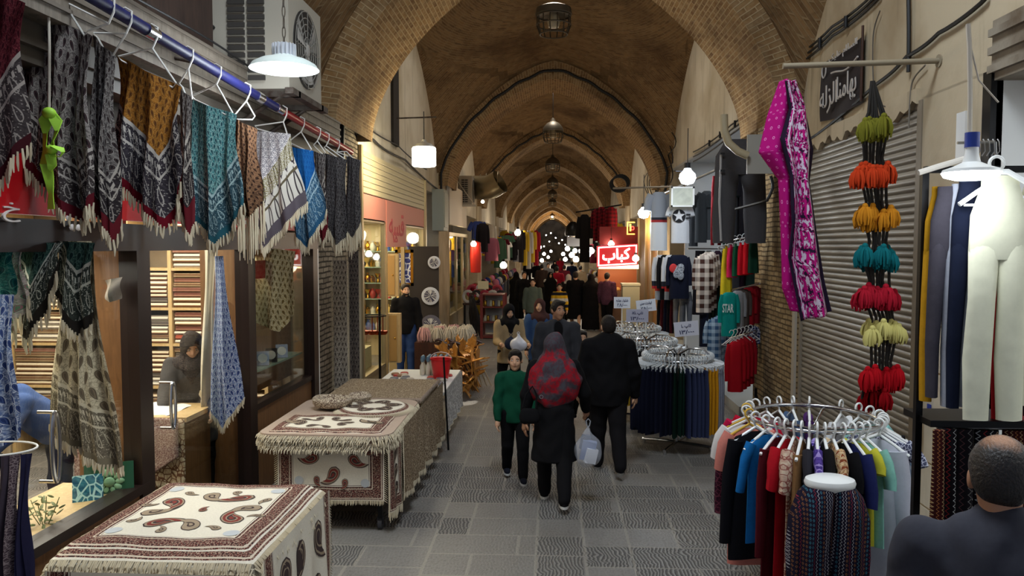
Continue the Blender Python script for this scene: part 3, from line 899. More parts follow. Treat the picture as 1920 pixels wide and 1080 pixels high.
# ---- folded cloth stock on the far shelves
SHX0, SHX1, SHY = -6.35, -3.3, 8.72
shelf = thing('shelf_unit', 'tall pale wood shelving packed with folded cloths, behind the saleswoman', 'shelf', ((SHX0 + SHX1) / 2, SHY + .2, 0))
ups_ = [SHX0, -5.62, -4.92, -4.42, -3.98, SHX1]
for x in ups_: MB().span((x - .02, SHY, 0), (x + .02, SHY + .45, 2.93)).build('upright', PINE, shelf, world=True, smooth=False)
SHZ = [.32, .82, 1.32, 1.74, 2.2, 2.62]
for z in SHZ: MB().span((SHX0, SHY + .006, z - .03), (SHX1, SHY + .45, z)).build('shelf_board', PINE, shelf, world=True, smooth=False)
PRT = [m_rug('beige printed stock', rgb(196, 174, 140), rgb(150, 124, 92), rgb(96, 66, 46), 26), m_rug('cream printed stock', rgb(222, 206, 176), rgb(190, 166, 132), rgb(120, 84, 62), 24),
       m_rug('grey printed stock', rgb(170, 160, 146), rgb(124, 114, 104), rgb(70, 60, 54), 26), m_rug('gold printed stock', rgb(206, 150, 62), rgb(170, 116, 44), rgb(110, 66, 30), 26),
       m_rug('white printed stock', rgb(228, 222, 208), rgb(206, 196, 176), rgb(120, 104, 96), 22), m_rug('red printed stock', rgb(150, 40, 40), rgb(190, 120, 90), rgb(90, 20, 26), 60),
       m_rug('rose printed stock', rgb(196, 150, 128), rgb(160, 112, 92), rgb(96, 56, 48), 26)]
PNM = ['beige', 'cream', 'grey', 'gold', 'white', 'red', 'rose']
def folded_mb(w, d, h):
    mb = MB()
    rr = h * .48
    o = [(-d / 2 + rr * (1 - cos(a)), -h / 2 + h / 2 * (1 + 0) + h / 2 * -cos(0) * 0 + sin(a) * h / 2) for a in [PI * (k / 6 - .5) for k in range(7)]]
    o = [(x, z) for x, z in o] + [(d / 2, h / 2), (d / 2, -h / 2)]
    mb.prism(o, lambda x, y, dd: (-w / 2 + dd, x, y + h / 2), w)
    return mb
_fold = {}
shn = ['lowest', 'second', 'third', 'fourth', 'fifth', 'top']
for ci in range(5):
    w = ups_[ci + 1] - ups_[ci] - .06; xc = (ups_[ci] + ups_[ci + 1]) / 2
    for si, z in enumerate(SHZ):
        top = (SHZ[si + 1] - .05 if si < 5 else 2.92)
        if ci in (1, 2) and si > 3 or ci == 0 and (si > 3): continue
        zz = z + .002
        while zz < top - .05:
            h = rng.choice((.045, .055, .06)); k = rng.choice((0, 0, 1, 1, 1, 2, 4, 4, 6, 3 if si > 3 else 1, 5 if (ci, si) in ((3, 2), (4, 4), (3, 4)) else 1))
            if ci == 4 and si == 3 and zz < 1.9: k = 4
            key = (round(w, 2), h, k)
            dx = rng.uniform(-.01, .01)
            if key not in _fold:
                o = folded_mb(w - .02, .36, h - .004).build('folded_cloth', PRT[k], loc=(xc + dx, SHY + .2, zz)); _fold[key] = o
            else:
                o = _fold[key].copy(); COL.objects.link(o); o.location = (xc + dx, SHY + .2 + rng.uniform(-.012, .012), zz)
            tag(o, f'{PNM[k]} patterned cloth folded in the stacks of shelving behind the saleswoman', 'folded cloth', f'{PNM[k]} folded cloths on the shelves')
            zz += h
# ---- counter with cloths hung over its front
ct = thing('sales_counter', 'low wooden sales counter inside the cloth shop behind the glass door', 'counter', (-3.5, 6.5, 0))
MB().span((-3.95, 6.3, 0), (-3.1, 6.8, .98)).build('body', BROWNP, ct, world=True, smooth=False)
MB().span((-4.0, 6.25, .98), (-3.05, 6.85, 1.02)).build('worktop', PINE, ct, world=True, smooth=False)
def sheet(name, label, cat, c, wmat, fn, nu=24, nv=20, fuv=None, fuv2=None, solid=.006, group=None):
    mb = MB(); mb.grid(fn, nu, nv, fuv=fuv, fuv2=fuv2); o = mb.build(name, wmat); tag(o, label, cat, group)
    if solid:
        md = o.modifiers.new('thickness', 'SOLIDIFY'); md.thickness = solid; md.offset = 0
    return o
RUG1 = m_rug('rose woven print', rgb(164, 128, 118), rgb(120, 84, 80), rgb(206, 184, 168), 46)
RUG2 = m_rug('brown woven print', rgb(150, 132, 104), rgb(98, 82, 62), rgb(190, 176, 150), 46)
def draped(y, x0, x1, z1, zl, zr, amp=.015):
    return lambda u, v: (x0 + (x1 - x0) * u, y - .02 - amp * (1 + sin(u * 14 + v)), z1 + ((zl + (zr - zl) * u) - z1) * v)
sheet('counter_cloth', 'rose patterned cloth slanting over the counter front', 'cloth', None, RUG1, draped(6.25, -4.0, -3.1, 1.02, .1, .7), fuv=lambda u, v: (u * .75, v * .8))
sheet('counter_cloth', 'short cream patterned cloth beneath the rose one on the counter front', 'cloth', None, PRT[1], draped(6.28, -3.6, -3.06, 1.01, .45, .4), fuv=lambda u, v: (u * .5, v * .5))
wc = MB(); wc.grid(lambda u, v: (-3.85 + .62 * u, 6.3 + .45 * v, 1.022 + .05 * sin(PI * u) * sin(PI * v) + .015 * sin(u * 13) * cos(v * 9)), 24, 16)
wcl = wc.build('white_cloth', cloth(236, 234, 228, .1)); tag(wcl, 'crumpled white cloth spread on the counter under the saleswoman\'s hands', 'cloth')
# ---- cloths hung inside the windows
VINE = m_paisley('cream cloth with brown paisleys', rgb(206, 192, 160), rgb(96, 84, 68), rgb(176, 164, 134), rgb(120, 106, 84), .13, .15, (rgb(120, 110, 90), rgb(120, 110, 92), rgb(200, 188, 160)), .3)
BW = m_paisley('blue and white print', rgb(96, 116, 158), rgb(44, 58, 104), rgb(206, 212, 222), rgb(70, 88, 136), .07, .09)
DKG = m_paisley('dark green print', rgb(44, 70, 62), rgb(24, 40, 38), rgb(90, 120, 108), rgb(34, 56, 52), .07, .09, (rgb(40, 36, 32), rgb(60, 66, 60), rgb(190, 190, 176)), .2)
TLD = m_paisley('deep teal print', rgb(30, 104, 100), rgb(18, 66, 70), rgb(90, 150, 140), rgb(26, 88, 90), .08, .1)
Yd = lambda px, X: 1450 * -X / (1035 - px)
fold_scarf('display_cloth', 'long cream cloth with brown paisleys hanging in the first window', 'cloth', (120, 452), (168, 452), (228, 880), (214, 886), (92, 800), 4.35, VINE, 2.4, .03, seed=21, fl=.05)
fold_scarf('display_cloth', 'dark paisley cloth with fringed tip draped over the cream paisley cloth', 'cloth', (112, 452), (170, 455), (174, 612), (150, 630), (108, 560), 4.28, DKG, 2, .02, seed=22, fl=.05)
fold_scarf('display_cloth', 'dark green folded cloth with a cream fringe along its slanting edge', 'cloth', (45, 455), (112, 455), (108, 512), (66, 640), (28, 590), 4.2, DKG, 2, .02, seed=23)
fold_scarf('display_cloth', 'pale pink and green cloth hung between the teal and the dark green', 'cloth', (20, 455), (42, 455), (52, 560), (30, 630), (16, 560), 4.1, m_paisley('pink green print', rgb(196, 176, 170), rgb(120, 150, 120), rgb(222, 212, 202), rgb(190, 120, 140), .07, .09), 2, .02, seed=24)
fold_scarf('display_cloth', 'deep teal cloth in the corner of the first window', 'cloth', (-40, 452), (20, 455), (24, 545), (0, 580), (-40, 560), 4.0, TLD, 2, .02, seed=25, fringe=False)
fold_scarf('display_cloth', 'long navy and white paisley scarf at the near end of the first window', 'cloth', (-30, 552), (20, 552), (38, 820), (10, 835), (-30, 820), 3.75, BW, 2, .02, seed=26, fringe=False)
fold_scarf('display_cloth', 'blue and white scarf knotted in the glass door, hanging to a point', 'cloth', (404, 480), (416, 480), (454, 750), (420, 805), (398, 770), 6.6, BW, 1.6, .02, seed=27, fl=.05)
fold_scarf('display_cloth', 'cream fringed cloth hanging beside the blue and white scarf', 'cloth', (385, 460), (404, 470), (400, 740), (388, 760), (376, 735), 6.75, CREAM, 1.6, .02, seed=28, fl=.05)
fold_scarf('display_cloth', 'cream and gold flowered cloth hung in the third window', 'cloth', (476, 460), (545, 470), (550, 590), (525, 622), (470, 600), 7.75, m_paisley('cream gold flowers', rgb(216, 200, 150), rgb(120, 106, 70), rgb(230, 220, 180), rgb(160, 130, 70), .08, .09), 2, .02, seed=29, fringe=False)
fold_scarf('display_cloth', 'white paper-like slip stuck inside the first window', 'cloth', (200, 525), (226, 520), (226, 560), (213, 566), (200, 560), 5.0, cloth(150, 140, 128), 1, .001, seed=30, fringe=False)
# ring of dark velvet cloths by the near window edge
c = at(25, 842, Y=3.55)
rk = tag(MB().tube([(c.x - .1 + .2 * cos(a), c.y + .14 * sin(a), c.z) for a in [2 * PI * k / 28 for k in range(29)]], .005, 6).build('hanging_ring', WIRE), 'white wire ring holding dark striped scarves inside the first window', 'rack')
for k, (px, m, nm) in enumerate(((-8, cloth(34, 46, 44), 'dark green'), (10, cloth(70, 60, 70), 'dusty purple'), (28, m_rug('speckled mauve', rgb(96, 80, 84), rgb(60, 46, 54), rgb(140, 124, 124), 90), 'speckled mauve'), (48, cloth(40, 38, 66), 'dark indigo'))):
    fold_scarf('ring_scarf', f'{nm} scarf hanging from the white wire ring inside the window', 'scarf', (px - 9, 850), (px + 9, 850), (px + 12, 1090), (px, 1100), (px - 12, 1090), 3.5 + k * .02, m, 2, .012, seed=40 + k, fringe=False, nu=12, nv=20)
# display pieces low in the first window
def block(name, label, cat, c, sz, m, rot=(0, 0, 0)):
    return tag(MB().box(c, sz, rot).build(name, m, smooth=False), label, cat)
TQ = m_rug('turquoise tile glaze', rgb(52, 120, 140), rgb(30, 84, 110), rgb(170, 210, 210), 16)
c = at(165, 922, X=-3.05); tl = block('painted_tile', 'small turquoise painted tile leaning in the first window', 'tile', (c.x, c.y, c.z), (.18, .02, .22), TQ, (-.25, 0, .5))
c = at(178, 895, X=-3.1); block('painted_tile', 'pale green tile behind the turquoise one', 'tile', (c.x - .02, c.y + .12, c.z + .02), (.2, .02, .26), m_rug('pale green glaze', rgb(150, 190, 150), rgb(120, 160, 130), rgb(70, 110, 100), 12), (-.25, 0, .3))
c = at(205, 902, X=-3.0)
pt = thing('plate_on_box', 'dark green boxed plate with a pale flower in the first window', 'plate', c, .5)
MB().box((0, 0, 0), (.3, .03, .24), (-.2, 0, 0)).build('backing', plain(24, 76, 48, .4), pt, smooth=False)
fl = MB()
for k in range(10):
    a = 2 * PI * k / 10; fl.ell((.065 * cos(a), -.022 - .2 * .065 * sin(a) * 0, .065 * sin(a)), (.03, .008, .02), 8, 5, rot=(0, -a, 0))
fl.ell((0, -.025, 0), (.035, .012, .035)); fl.build('flower', plain(150, 196, 150, .5), pt)
# potted sprig
c = at(235 / 2.84, 970, X=-3.05)
pp = thing('potted_plant', 'small leafy plant in a green bowl low in the first window', 'plant', (c.x, c.y, c.z - .14))
MB().lathe([(.03, 0), (.07, .03), (.085, .07), (.075, .07), (.02, .05)], (0, 0, 0), 18).build('pot', plain(34, 70, 56, .3), pp)
lf = MB()
for k in range(46):
    a = rng.uniform(0, 2 * PI); q = rng.uniform(.02, .12); z = rng.uniform(.07, .26)
    lf.ell((q * cos(a), q * sin(a), z), (.026, .012, .005), 6, 4, rot=(rng.uniform(-.7, .7), rng.uniform(-.7, .7), a))
for k in range(6):
    a = k; lf.tube([(0, 0, .05), (.05 * cos(a), .05 * sin(a), .15), (.09 * cos(a), .09 * sin(a), .24)], .003, 4)
lf.build('foliage', plain(110, 120, 70, .6), pp)
# third window: glass shelf with small framed plaques, red card
c = at(515, 668, X=-3.15)
gs = tag(MB().span((-3.13, P2 + .12, c.z - .02), (XL - .06, P3 - .12, c.z)).build('glass_shelf', mat('green glass edge', None, rgb(150, 176, 160), .1), smooth=False), 'glass shelf across the third window holding three plaques', 'shelf')
for px, nm in ((492, 'silver-framed plaque with pale ground'), (508, 'dark plaque with white medallion'), (528, 'small silver-framed round plaque')):
    p = at(px, 645, X=-3.03)
    q = thing('framed_plaque', nm + ' on the glass shelf of the third window', 'plaque', (p.x, p.y, c.z), .35)
    MB().box((0, 0, .075), (.13, .02, .15), (-.18, 0, 0)).build('frame', CHROME if 'silver' in nm else BLKMET, q, smooth=False)
    MB().lathe([(0, .0), (.045, 0), (.048, .008), (0, .01)], (0, 0, 0), 18).build('medallion', WHITEP, q)
    md = q.children[-1]; md.rotation_euler = (PI / 2 - .18, 0, 0); md.location = (0, -.012, .078)
c = at(488, 505, X=XL - .03); block('red_card', 'red card stuck high inside the third window', 'card', (XL - .02, c.y, c.z), (.012, .3, .18), RED)
# back wall panel of the third window
struct('wall_partition', MB().span((-3.2, P2 + .06, .9), (-3.14, P3, 2.9)), BROWNP, smooth=False)
# ============================================================ printed cloths on carts
def _block(s, b):
    """cream ground; 'edge' layer = metres from the hem, giving the block-printed border"""
    u, v, _ = s.uv(); e, _, _ = s.uv('edge')
    n = s.noise(s.vec(u, v), 90, 2)
    vo = s.vor(s.vec(u, v), 62, 'DISTANCE_TO_EDGE')
    c = s.mix(n.ramp(.4, .62) * .35, rgb(228, 219, 200), rgb(206, 196, 176))
    bd = s.mix(vo.lt(.09), rgb(100, 50, 46), rgb(160, 134, 116)); bd = s.mix(n.gt(.54), bd, rgb(62, 42, 40))
    c = s.mix(e.band(.012, .115), c, bd)
    c = s.mix(e.band(.02, .028).max(e.band(.1, .107)), c, rgb(206, 190, 168))
    c = s.mix(e.band(.115, .122).max(e.band(.13, .134)), c, rgb(70, 40, 40))
    return c
BLOCK = mat('block printed cotton', _block, rough=.92, spec=.1)
INK = mat('black block print', None, rgb(74, 62, 60), .95, spec=.05)
OXB = mat('oxblood block print', m_rug('oxblood speck', rgb(134, 52, 46), rgb(104, 36, 36), rgb(190, 140, 120), 70) and None, rgb(128, 62, 56), .95, spec=.05)
GOLDP = mat('stone block print', None, rgb(158, 140, 118), .95, spec=.05)
BLUEP = mat('pale blue block print', None, rgb(192, 194, 194), .95, spec=.05)
CLM = [BLOCK, INK, OXB, GOLDP, BLUEP]
def tear(k=15):
    """drop with a curled tip, as (x, y) outline about its head"""
    l, r = [], []
    for i in range(k + 1):
        t = i / k; w = .5 * max(0, sin(PI * t ** .6)) ** .85 * (1 - .25 * t)
        x, y = .95 * t ** 3, -1 + 2.0 * t - .42 * t ** 4; tx, ty = 2.85 * t * t, 2.0 - 1.68 * t ** 3; q = math.hypot(tx, ty)
        l.append((x - ty / q * w, y + tx / q * w)); r.append((x + ty / q * w, y - tx / q * w))
    return l + r[-2:0:-1]
def paisley_on(mb, sf, cx, cy, ang, L, flip=1, core=2):
    """nested teardrops lying on the cloth: sf(x, y, lift)"""
    base = tear()
    mx, my = 0.05, -.3
    for sc, m, lift in ((1.0, 1, .0012), (.9, 3, .0018), (.76, core, .0024), (.5, 3, .003), (.4, 1, .0036), (.22, core, .0042)):
        vs = []
        for x, y in base:
            x, y = mx + (x - mx) * sc, my + (y - my) * sc
            x *= flip; X = (x * cos(ang) - y * sin(ang)) * L / 2; Y = (x * sin(ang) + y * cos(ang)) * L / 2
            vs.append(sf(cx + X, cy + Y, lift))
        mb.add(vs, [tuple(range(len(vs)))], None, None, m)
def disc_on(mb, sf, cx, cy, r, m=4, ry_=None):
    vs = [sf(cx + r * cos(2 * PI * k / 20), cy + (ry_ or r) * sin(2 * PI * k / 20), .0012) for k in range(20)]
    mb.add(vs, [tuple(range(20))], None, None, m)
def rosette(mb, sf, cx, cy, S, n=8):
    for k in range(n):
        a = 2 * PI * k / n + .2
        L = S * (.36 if k % 2 else .31)
        paisley_on(mb, sf, cx + S * .33 * cos(a), cy + S * .33 * sin(a) * .9, a + (PI / 2 if k % 2 else -PI / 2) * .0 + PI / 2, L, 1 if k % 2 else -1, 2 if k % 2 else 3)
    for k in range(n):
        a = 2 * PI * (k + .5) / n + .2
        paisley_on(mb, sf, cx + S * .5 * cos(a), cy + S * .5 * sin(a) * .9, a + PI / 2, S * .16, -1, 3)
    paisley_on(mb, sf, cx, cy, .6, S * .15, 1, 2)
def edge_fringe(mb, pts, step=.012, L=.06, out=None, R=random):
    """cream threads hanging from a polyline"""
    for a, b in zip(pts[:-1], pts[1:]):
        a, b = Vector(a), Vector(b); n = max(1, int((b - a).length / step))
        for k in range(n):
            p = a.lerp(b, (k + R.random() * .6) / n); o = Vector(out) if out else Vector((0, 0, 0))
            q = p + o * L * R.uniform(.4, .8) + Vector((R.uniform(-.01, .01), R.uniform(-.01, .01), -L * R.uniform(.7, 1.15)))
            m = p.lerp(q, .5) + o * L * .25
            mb.loft([(p, .0045), (m, .006), (q, .0025)], 4, cap=False)
def flat_cloth(name, label, x0, x1, y0, y1, z, motifs, wav=.006, thick=.022, sag=.0, seed=0, group=None, matset=None, hem=.05, fr_sides='nwse'):
    R = random.Random(seed); W_, H_ = x1 - x0, y1 - y0; cx, cy = (x0 + x1) / 2, (y0 + y1) / 2
    ph = R.random() * 6
    def zz(x, y):
        ex = max(0, abs(x - cx) / (W_ / 2) - .9) / .1; ey = max(0, abs(y - cy) / (H_ / 2) - .9) / .1
        return z + wav * (sin(x * 9 + ph) * cos(y * 7 + ph) + .4 * sin(x * 23 + y * 17)) - .03 * max(ex, ey) ** 2
    mb = MB()
    mb.grid(lambda u, v: (x0 + W_ * u, y0 + H_ * v, zz(x0 + W_ * u, y0 + H_ * v)), 40, 36, fuv=lambda u, v: (u * W_, v * H_),
            fuv2=lambda u, v: (max(1e-4, min(u * W_, (1 - u) * W_, v * H_, (1 - v) * H_)), 0))
    # rolled hem closing the thickness
    rim = []
    for k in range(4): rim += [[(x0, y0), (x1, y0)], [(x1, y0), (x1, y1)], [(x1, y1), (x0, y1)], [(x0, y1), (x0, y0)]][k:k + 1]
    for (a, b) in rim:
        n = 30
        pts = [(a[0] + (b[0] - a[0]) * k / n, a[1] + (b[1] - a[1]) * k / n) for k in range(n + 1)]
        vs = []
        for x, y in pts: vs += [(x, y, zz(x, y)), (x, y, zz(x, y) - thick)]
        mb.add(vs, [(2 * i, 2 * i + 2, 2 * i + 3, 2 * i + 1) for i in range(n)], None, [(.005, 0)] * len(vs))
    sf = lambda x, y, l: (x, y, zz(x, y) + l + .001)
    if motifs: motifs(mb, sf, cx, cy)
    o = mb.build(name, matset or CLM); tag(o, label, 'tablecloth', group)
    f = MB()
    S_ = {'s': ([(x0, y0, z - .03), (x1, y0, z - .03)], (0, -1, 0)), 'n': ([(x0, y1, z - .03), (x1, y1, z - .03)], (0, 1, 0)), 'e': ([(x1, y0, z - .03), (x1, y1, z - .03)], (1, 0, 0)), 'w': ([(x0, y0, z - .03), (x0, y1, z - .03)], (-1, 0, 0))}
    for q in fr_sides: edge_fringe(f, S_[q][0], .011, hem, S_[q][1], R)
    f.build('fringe', FRINGE, o, world=True, kind='stuff')
    return o
def hung_cloth(name, label, A, B, drop, motifs, amp=.012, folds=3, seed=0, matset=None, fl=.05, lean=.0, cat='tablecloth', group=None):
    """cloth hanging from the top edge A-B; motifs drawn in its own x (along), y (up) metres"""
    A, B = Vector(A), Vector(B); R = random.Random(seed); ax = (B - A); W_ = ax.length; ax.normalize()
    nrm = Vector((ax.y, -ax.x, 0)); ph = R.random() * 6
    def P(x, y, l=0):                           # x 0..W, y 0..-drop
        v = -y / drop
        return A + ax * x + Vector((0, 0, y)) + nrm * (l + lean * v + amp * v * (1 + sin(x / W_ * folds * 2 * PI + ph) + .4 * sin(x / W_ * folds * 5 + v * 3)))
    mb = MB()
    mb.grid(lambda u, v: P(u * W_, -v * drop), 44, 30, fuv=lambda u, v: (u * W_, v * drop), fuv2=lambda u, v: (max(1e-4, min(u * W_, (1 - u) * W_, (1 - v) * drop)), 0))
    if motifs: motifs(mb, lambda x, y, l: P(x, y, l + .002), W_, drop)
    o = mb.build(name, matset or CLM); tag(o, label, cat, group)
    f = MB()
    for k in range(int(W_ / .012)):
        p = P(W_ * (k + .5) / int(W_ / .012), -drop); q = p + Vector((R.uniform(-.008, .008), R.uniform(-.006, .006), -fl * R.uniform(.7, 1.1)))
        f.loft([(p + Vector((0, 0, .01)), .004), (p.lerp(q, .5), .006), (q, .002)], 4, cap=False)
    for x in (0, W_):
        for k in range(int(drop / .018)):
            p = P(x, -drop * (k + .5) / int(drop / .018)); q = p + ax * (.03 if x else -.03) + Vector((0, 0, -.022)); f.loft([(p, .004), (q, .002)], 4, cap=False)
    f.build('fringe', FRINGE, o, world=True, kind='stuff')
    return o
def cart(label, x0, x1, y0, y1, z):
    c = thing('display_cart', label, 'cart', ((x0 + x1) / 2, (y0 + y1) / 2, 0))
    MB().span((x0, y0, z - .04), (x1, y1, z)).build('cart_top', BLKMET, c, world=True, smooth=False)
    for x in (x0 + .06, x1 - .06):
        for y in (y0 + .05, y1 - .05):
            l = MB().span((x - .02, y - .02, .1), (x + .02, y + .02, z - .04)).build('leg', BLKMET, c, world=True, smooth=False)
            k = MB().cyl((x - .018, y, .05), (x + .018, y, .05), .05, n=16); k.span((x - .026, y - .015, .05), (x - .02, y + .015, .11)); k.span((x + .02, y - .015, .05), (x + .026, y + .015, .11))
            k.build('caster', plain(60, 60, 64, .4), l, world=True)
    MB().span((x0 + .04, y0 + .04, .3), (x1 - .04, y1 - .04, .33)).build('lower_shelf', BLKMET, c, world=True, smooth=False)
    return c
# ---- nearest cart
cart('black cart with casters under the nearest pile of printed tablecloths', -2.54, -1.56, 3.85, 4.92, .76)
def mot_a(mb, sf, cx, cy):
    rosette(mb, sf, cx, cy, .72)
    for a in (-1, 1):
        for b in (-1, 1): disc_on(mb, sf, cx + a * .33, cy + b * .36, .045)
for i, z in enumerate((.79, .815, .84, .862)):
    flat_cloth('folded_tablecloth', ('lowest', 'second', 'third', 'fourth')[i] + ' fringed tablecloth of the nearest pile, under the paisley rosette one', -2.62 + .01 * i, -1.51 - .008 * (i % 2), 3.76 + .01 * i, 4.98, z, None, .004, .03, seed=50 + i, fr_sides='se', hem=.055)
flat_cloth('printed_tablecloth', 'cream tablecloth printed with a paisley rosette and red border, top of the nearest pile', -2.57, -1.57, 3.86, 4.96, .888, mot_a, .005, .022, seed=55)
def mot_side(mb, sf, W_, D_):
    for k in range(3):
        paisley_on(mb, sf, W_ * (.25 + .25 * k), -D_ * .38, PI + (.2 if k % 2 else -.2), .3, 1 if k % 2 else -1, 1)
        paisley_on(mb, sf, W_ * (.25 + .25 * k), -D_ * .78, PI, .16, -1, 2)
hung_cloth('draped_tablecloth', 'cream paisley cloth draped down the aisle side of the nearest cart', (-1.47, 3.8, .84), (-1.47, 4.97, .84), .66, mot_side, .02, 4, 56)
def mot_front(mb, sf, W_, D_):
    for k in range(4): paisley_on(mb, sf, W_ * (.2 + .2 * k), -D_ * .45, PI + .2, .25, 1, 2)
hung_cloth('draped_tablecloth', 'printed cloth hanging over the front of the nearest cart', (-2.57, 3.72, .8), (-1.52, 3.72, .8), .5, mot_front, .012, 3, 57)
# ---- second cart
cart('black cart with casters under the second pile, its round-edged printed cloths overhanging', -2.38, -1.42, 6.48, 7.8, .74)
def slab(x0, x1, y0, y1, z, mb, th, rr=.16, n=6):
    o = []
    for cx, cy, a0 in ((x1 - rr, y1 - rr, 0), (x0 + rr, y1 - rr, PI / 2), (x0 + rr, y0 + rr, PI), (x1 - rr, y0 + rr, 1.5 * PI)):
        o += [(cx + rr * cos(a0 + PI / 2 * k / n), cy + rr * sin(a0 + PI / 2 * k / n)) for k in range(n + 1)]
    return o
STK = [cloth(206, 194, 170, .15), cloth(192, 174, 150, .2), cloth(170, 150, 132, .2), cloth(212, 200, 178, .15), cloth(186, 164, 146, .2)]
for i in range(5):
    z = .745 + i * .024
    o = slab(-2.5 - .012 * (i % 3), -1.36 + .012 * (i % 2), 6.34 + .01 * (i % 3), 7.9, z, None, .022)
    mb = MB(); mb.prism(o, lambda x, y, d: (x + .006 * sin(y * 13 + i), y + .006 * sin(x * 11 + i * 2), z + d + .004 * sin(x * 9 + i)), .021)
    t = mb.build('folded_tablecloth', STK[i]); tag(t, ('lowest', 'second', 'middle', 'fourth', 'uppermost plain') [i] + ' round-cornered folded cloth of the second pile', 'tablecloth')
    f = MB(); R = random.Random(60 + i)
    pl_ = [(x, y, z + .01) for x, y in o]
    c0 = Vector((-1.93, 7.1, z))
    for a, b in zip(pl_, pl_[1:] + pl_[:1]):
        if (a[1] + b[1]) / 2 > 7.7: continue
        d = (Vector(a) - c0).normalized(); edge_fringe(f, [a, b], .016, .05, (d.x, d.y, 0), R)
    f.build('fringe', FRINGE, t, world=True, kind='stuff')
def mot_b(mb, sf, cx, cy):
    for q in range(10):
        a = 2 * PI * q / 10; paisley_on(mb, sf, cx - .1 + .2 * cos(a), cy + .12 * sin(a), a + PI / 2, .16, 1 if q % 2 else -1, 1)
    for sx in (-.4, .3): paisley_on(mb, sf, cx + sx, cy - .02, PI / 2, .3, 1, 3)
flat_cloth('printed_tablecloth', 'cream cloth with dark paisley rosette lying on the second pile', -2.44, -1.44, 6.42, 7.1, .878, mot_b, .008, .02, seed=66, fr_sides='sew')
def oval_cloth():
    c = Vector((-1.72, 7.36, .885)); a_, b_ = .34, .36
    mb = MB(); vs = [c + Vector((0, 0, .02))]; uv2 = [(.95, 0)]
    for r in (.33, .66, .86, 1.0):
        for k in range(36):
            t = 2 * PI * k / 36; vs.append(c + Vector((a_ * r * cos(t), b_ * r * sin(t), .02 - .02 * max(0, r - .9) * 10))); uv2.append(((1 - r) * .95 + .0005, 0))
    fs = [(0, 1 + k, 1 + (k + 1) % 36) for k in range(36)]
    for j in range(3): fs += [(1 + 36 * j + k, 1 + 36 * (j + 1) + k, 1 + 36 * (j + 1) + (k + 1) % 36, 1 + 36 * j + (k + 1) % 36) for k in range(36)]
    mb.add(vs, fs, [(p.x, p.y) for p in vs], uv2)
    sf = lambda x, y, l: (x, y, c.z + .021 + l)
    for q in range(12):
        t = 2 * PI * q / 12; paisley_on(mb, sf, c.x + .2 * cos(t), c.y + .2 * sin(t), t - PI / 2, .19, 1 if q % 2 else -1, 1)
    o = mb.build('oval_tablecloth', CLM); tag(o, 'oval cream cloth with a ring of dark petals at the back of the second pile', 'tablecloth')
    f = MB(); R = random.Random(4)
    for k in range(140):
        t = 2 * PI * k / 140; d = Vector((cos(t), sin(t), 0)); p = c + Vector((a_ * cos(t), b_ * sin(t), 0)); q = p + d * .05 + Vector((0, 0, -.02)); f.loft([(p, .005), (q, .002)], 4, cap=False)
    f.build('fringe', FRINGE, o, world=True, kind='stuff')
oval_cloth()
c = at(602, 750, Y=7.15)
rc = MB(); rc.lathe([(.1, 0), (.16, .0), (.19, .03), (.195, .07), (.17, .09), (.14, .08), (.12, .04), (.1, .03), (0, .03)], (-2.13, 7.36, .895), 28, sx=1.0, sy=.8)
for q in range(12):
    a = q * .7; rc.tube([(-2.13 + (.15 + .004 * q) * cos(a + t), 7.36 + (.12 + .003 * q) * sin(a + t), .925 + .004 * q + .012 * sin(t * 3 + q)) for t in [k * .25 for k in range(8)]], .012, 5)
COILM = m_rug('coil print', rgb(206, 192, 168), rgb(170, 152, 130), rgb(96, 76, 66), 46)
tag(rc.build('coiled_cloth', COILM), 'cream cloth coiled like a bowl on the second pile', 'cloth')
rc2 = MB(); rc2.lathe([(.05, 0), (.11, .01), (.125, .05), (.1, .08), (.07, .05), (0, .04)], (-1.93, 7.62, .895), 20)
tag(rc2.build('coiled_cloth', COILM), 'smaller brownish coiled cloth beside the bowl-like one', 'cloth')
def mot_c(mb, sf, W_, D_):
    for (x, y, a, L, fl_) in ((.3, -.18, 2.3, .2, 1), (.52, -.34, 2.9, .22, 1), (.74, -.2, 3.7, .2, -1), (.36, -.38, 3.0, .12, -1), (.64, -.4, 3.3, .12, 1), (.2, -.06, 2, .12, 1), (.86, -.1, 4, .12, -1), (.5, -.08, 3.1, .1, 1)):
        paisley_on(mb, sf, x * W_, y * D_ / .55, a, L, fl_, 2)
    disc_on(mb, sf, .2 * W_, -.36 * D_ / .55, .038); disc_on(mb, sf, .82 * W_, -.38 * D_ / .55, .038)
hung_cloth('draped_tablecloth', 'cream cloth with red paisleys hanging square over the front of the second cart', (-2.34, 6.42, .78), (-1.42, 6.42, .78), .5, mot_c, .006, 2, 67, fl=.04)
def mot_d(mb, sf, W_, D_):
    for k in range(3): paisley_on(mb, sf, W_ * .5, -D_ * (.25 + .25 * k), PI, .17, 1, 1)
hung_cloth('draped_tablecloth', 'narrow cream cloth with black drops hanging at the corner of the second cart', (-1.37, 6.38, .8), (-1.33, 6.72, .8), .62, mot_d, .015, 2, 68, fl=.07)
BROWNC = m_rug('brown woven cloth', rgb(142, 122, 98), rgb(104, 86, 66), rgb(176, 158, 132), 34)
hung_cloth('draped_tablecloth', 'brown patterned cloth draped along the aisle side behind the second pile', (-1.32, 6.75, .84), (-1.3, 9.1, .84), .62, None, .025, 7, 69, BROWNC, fl=.05)
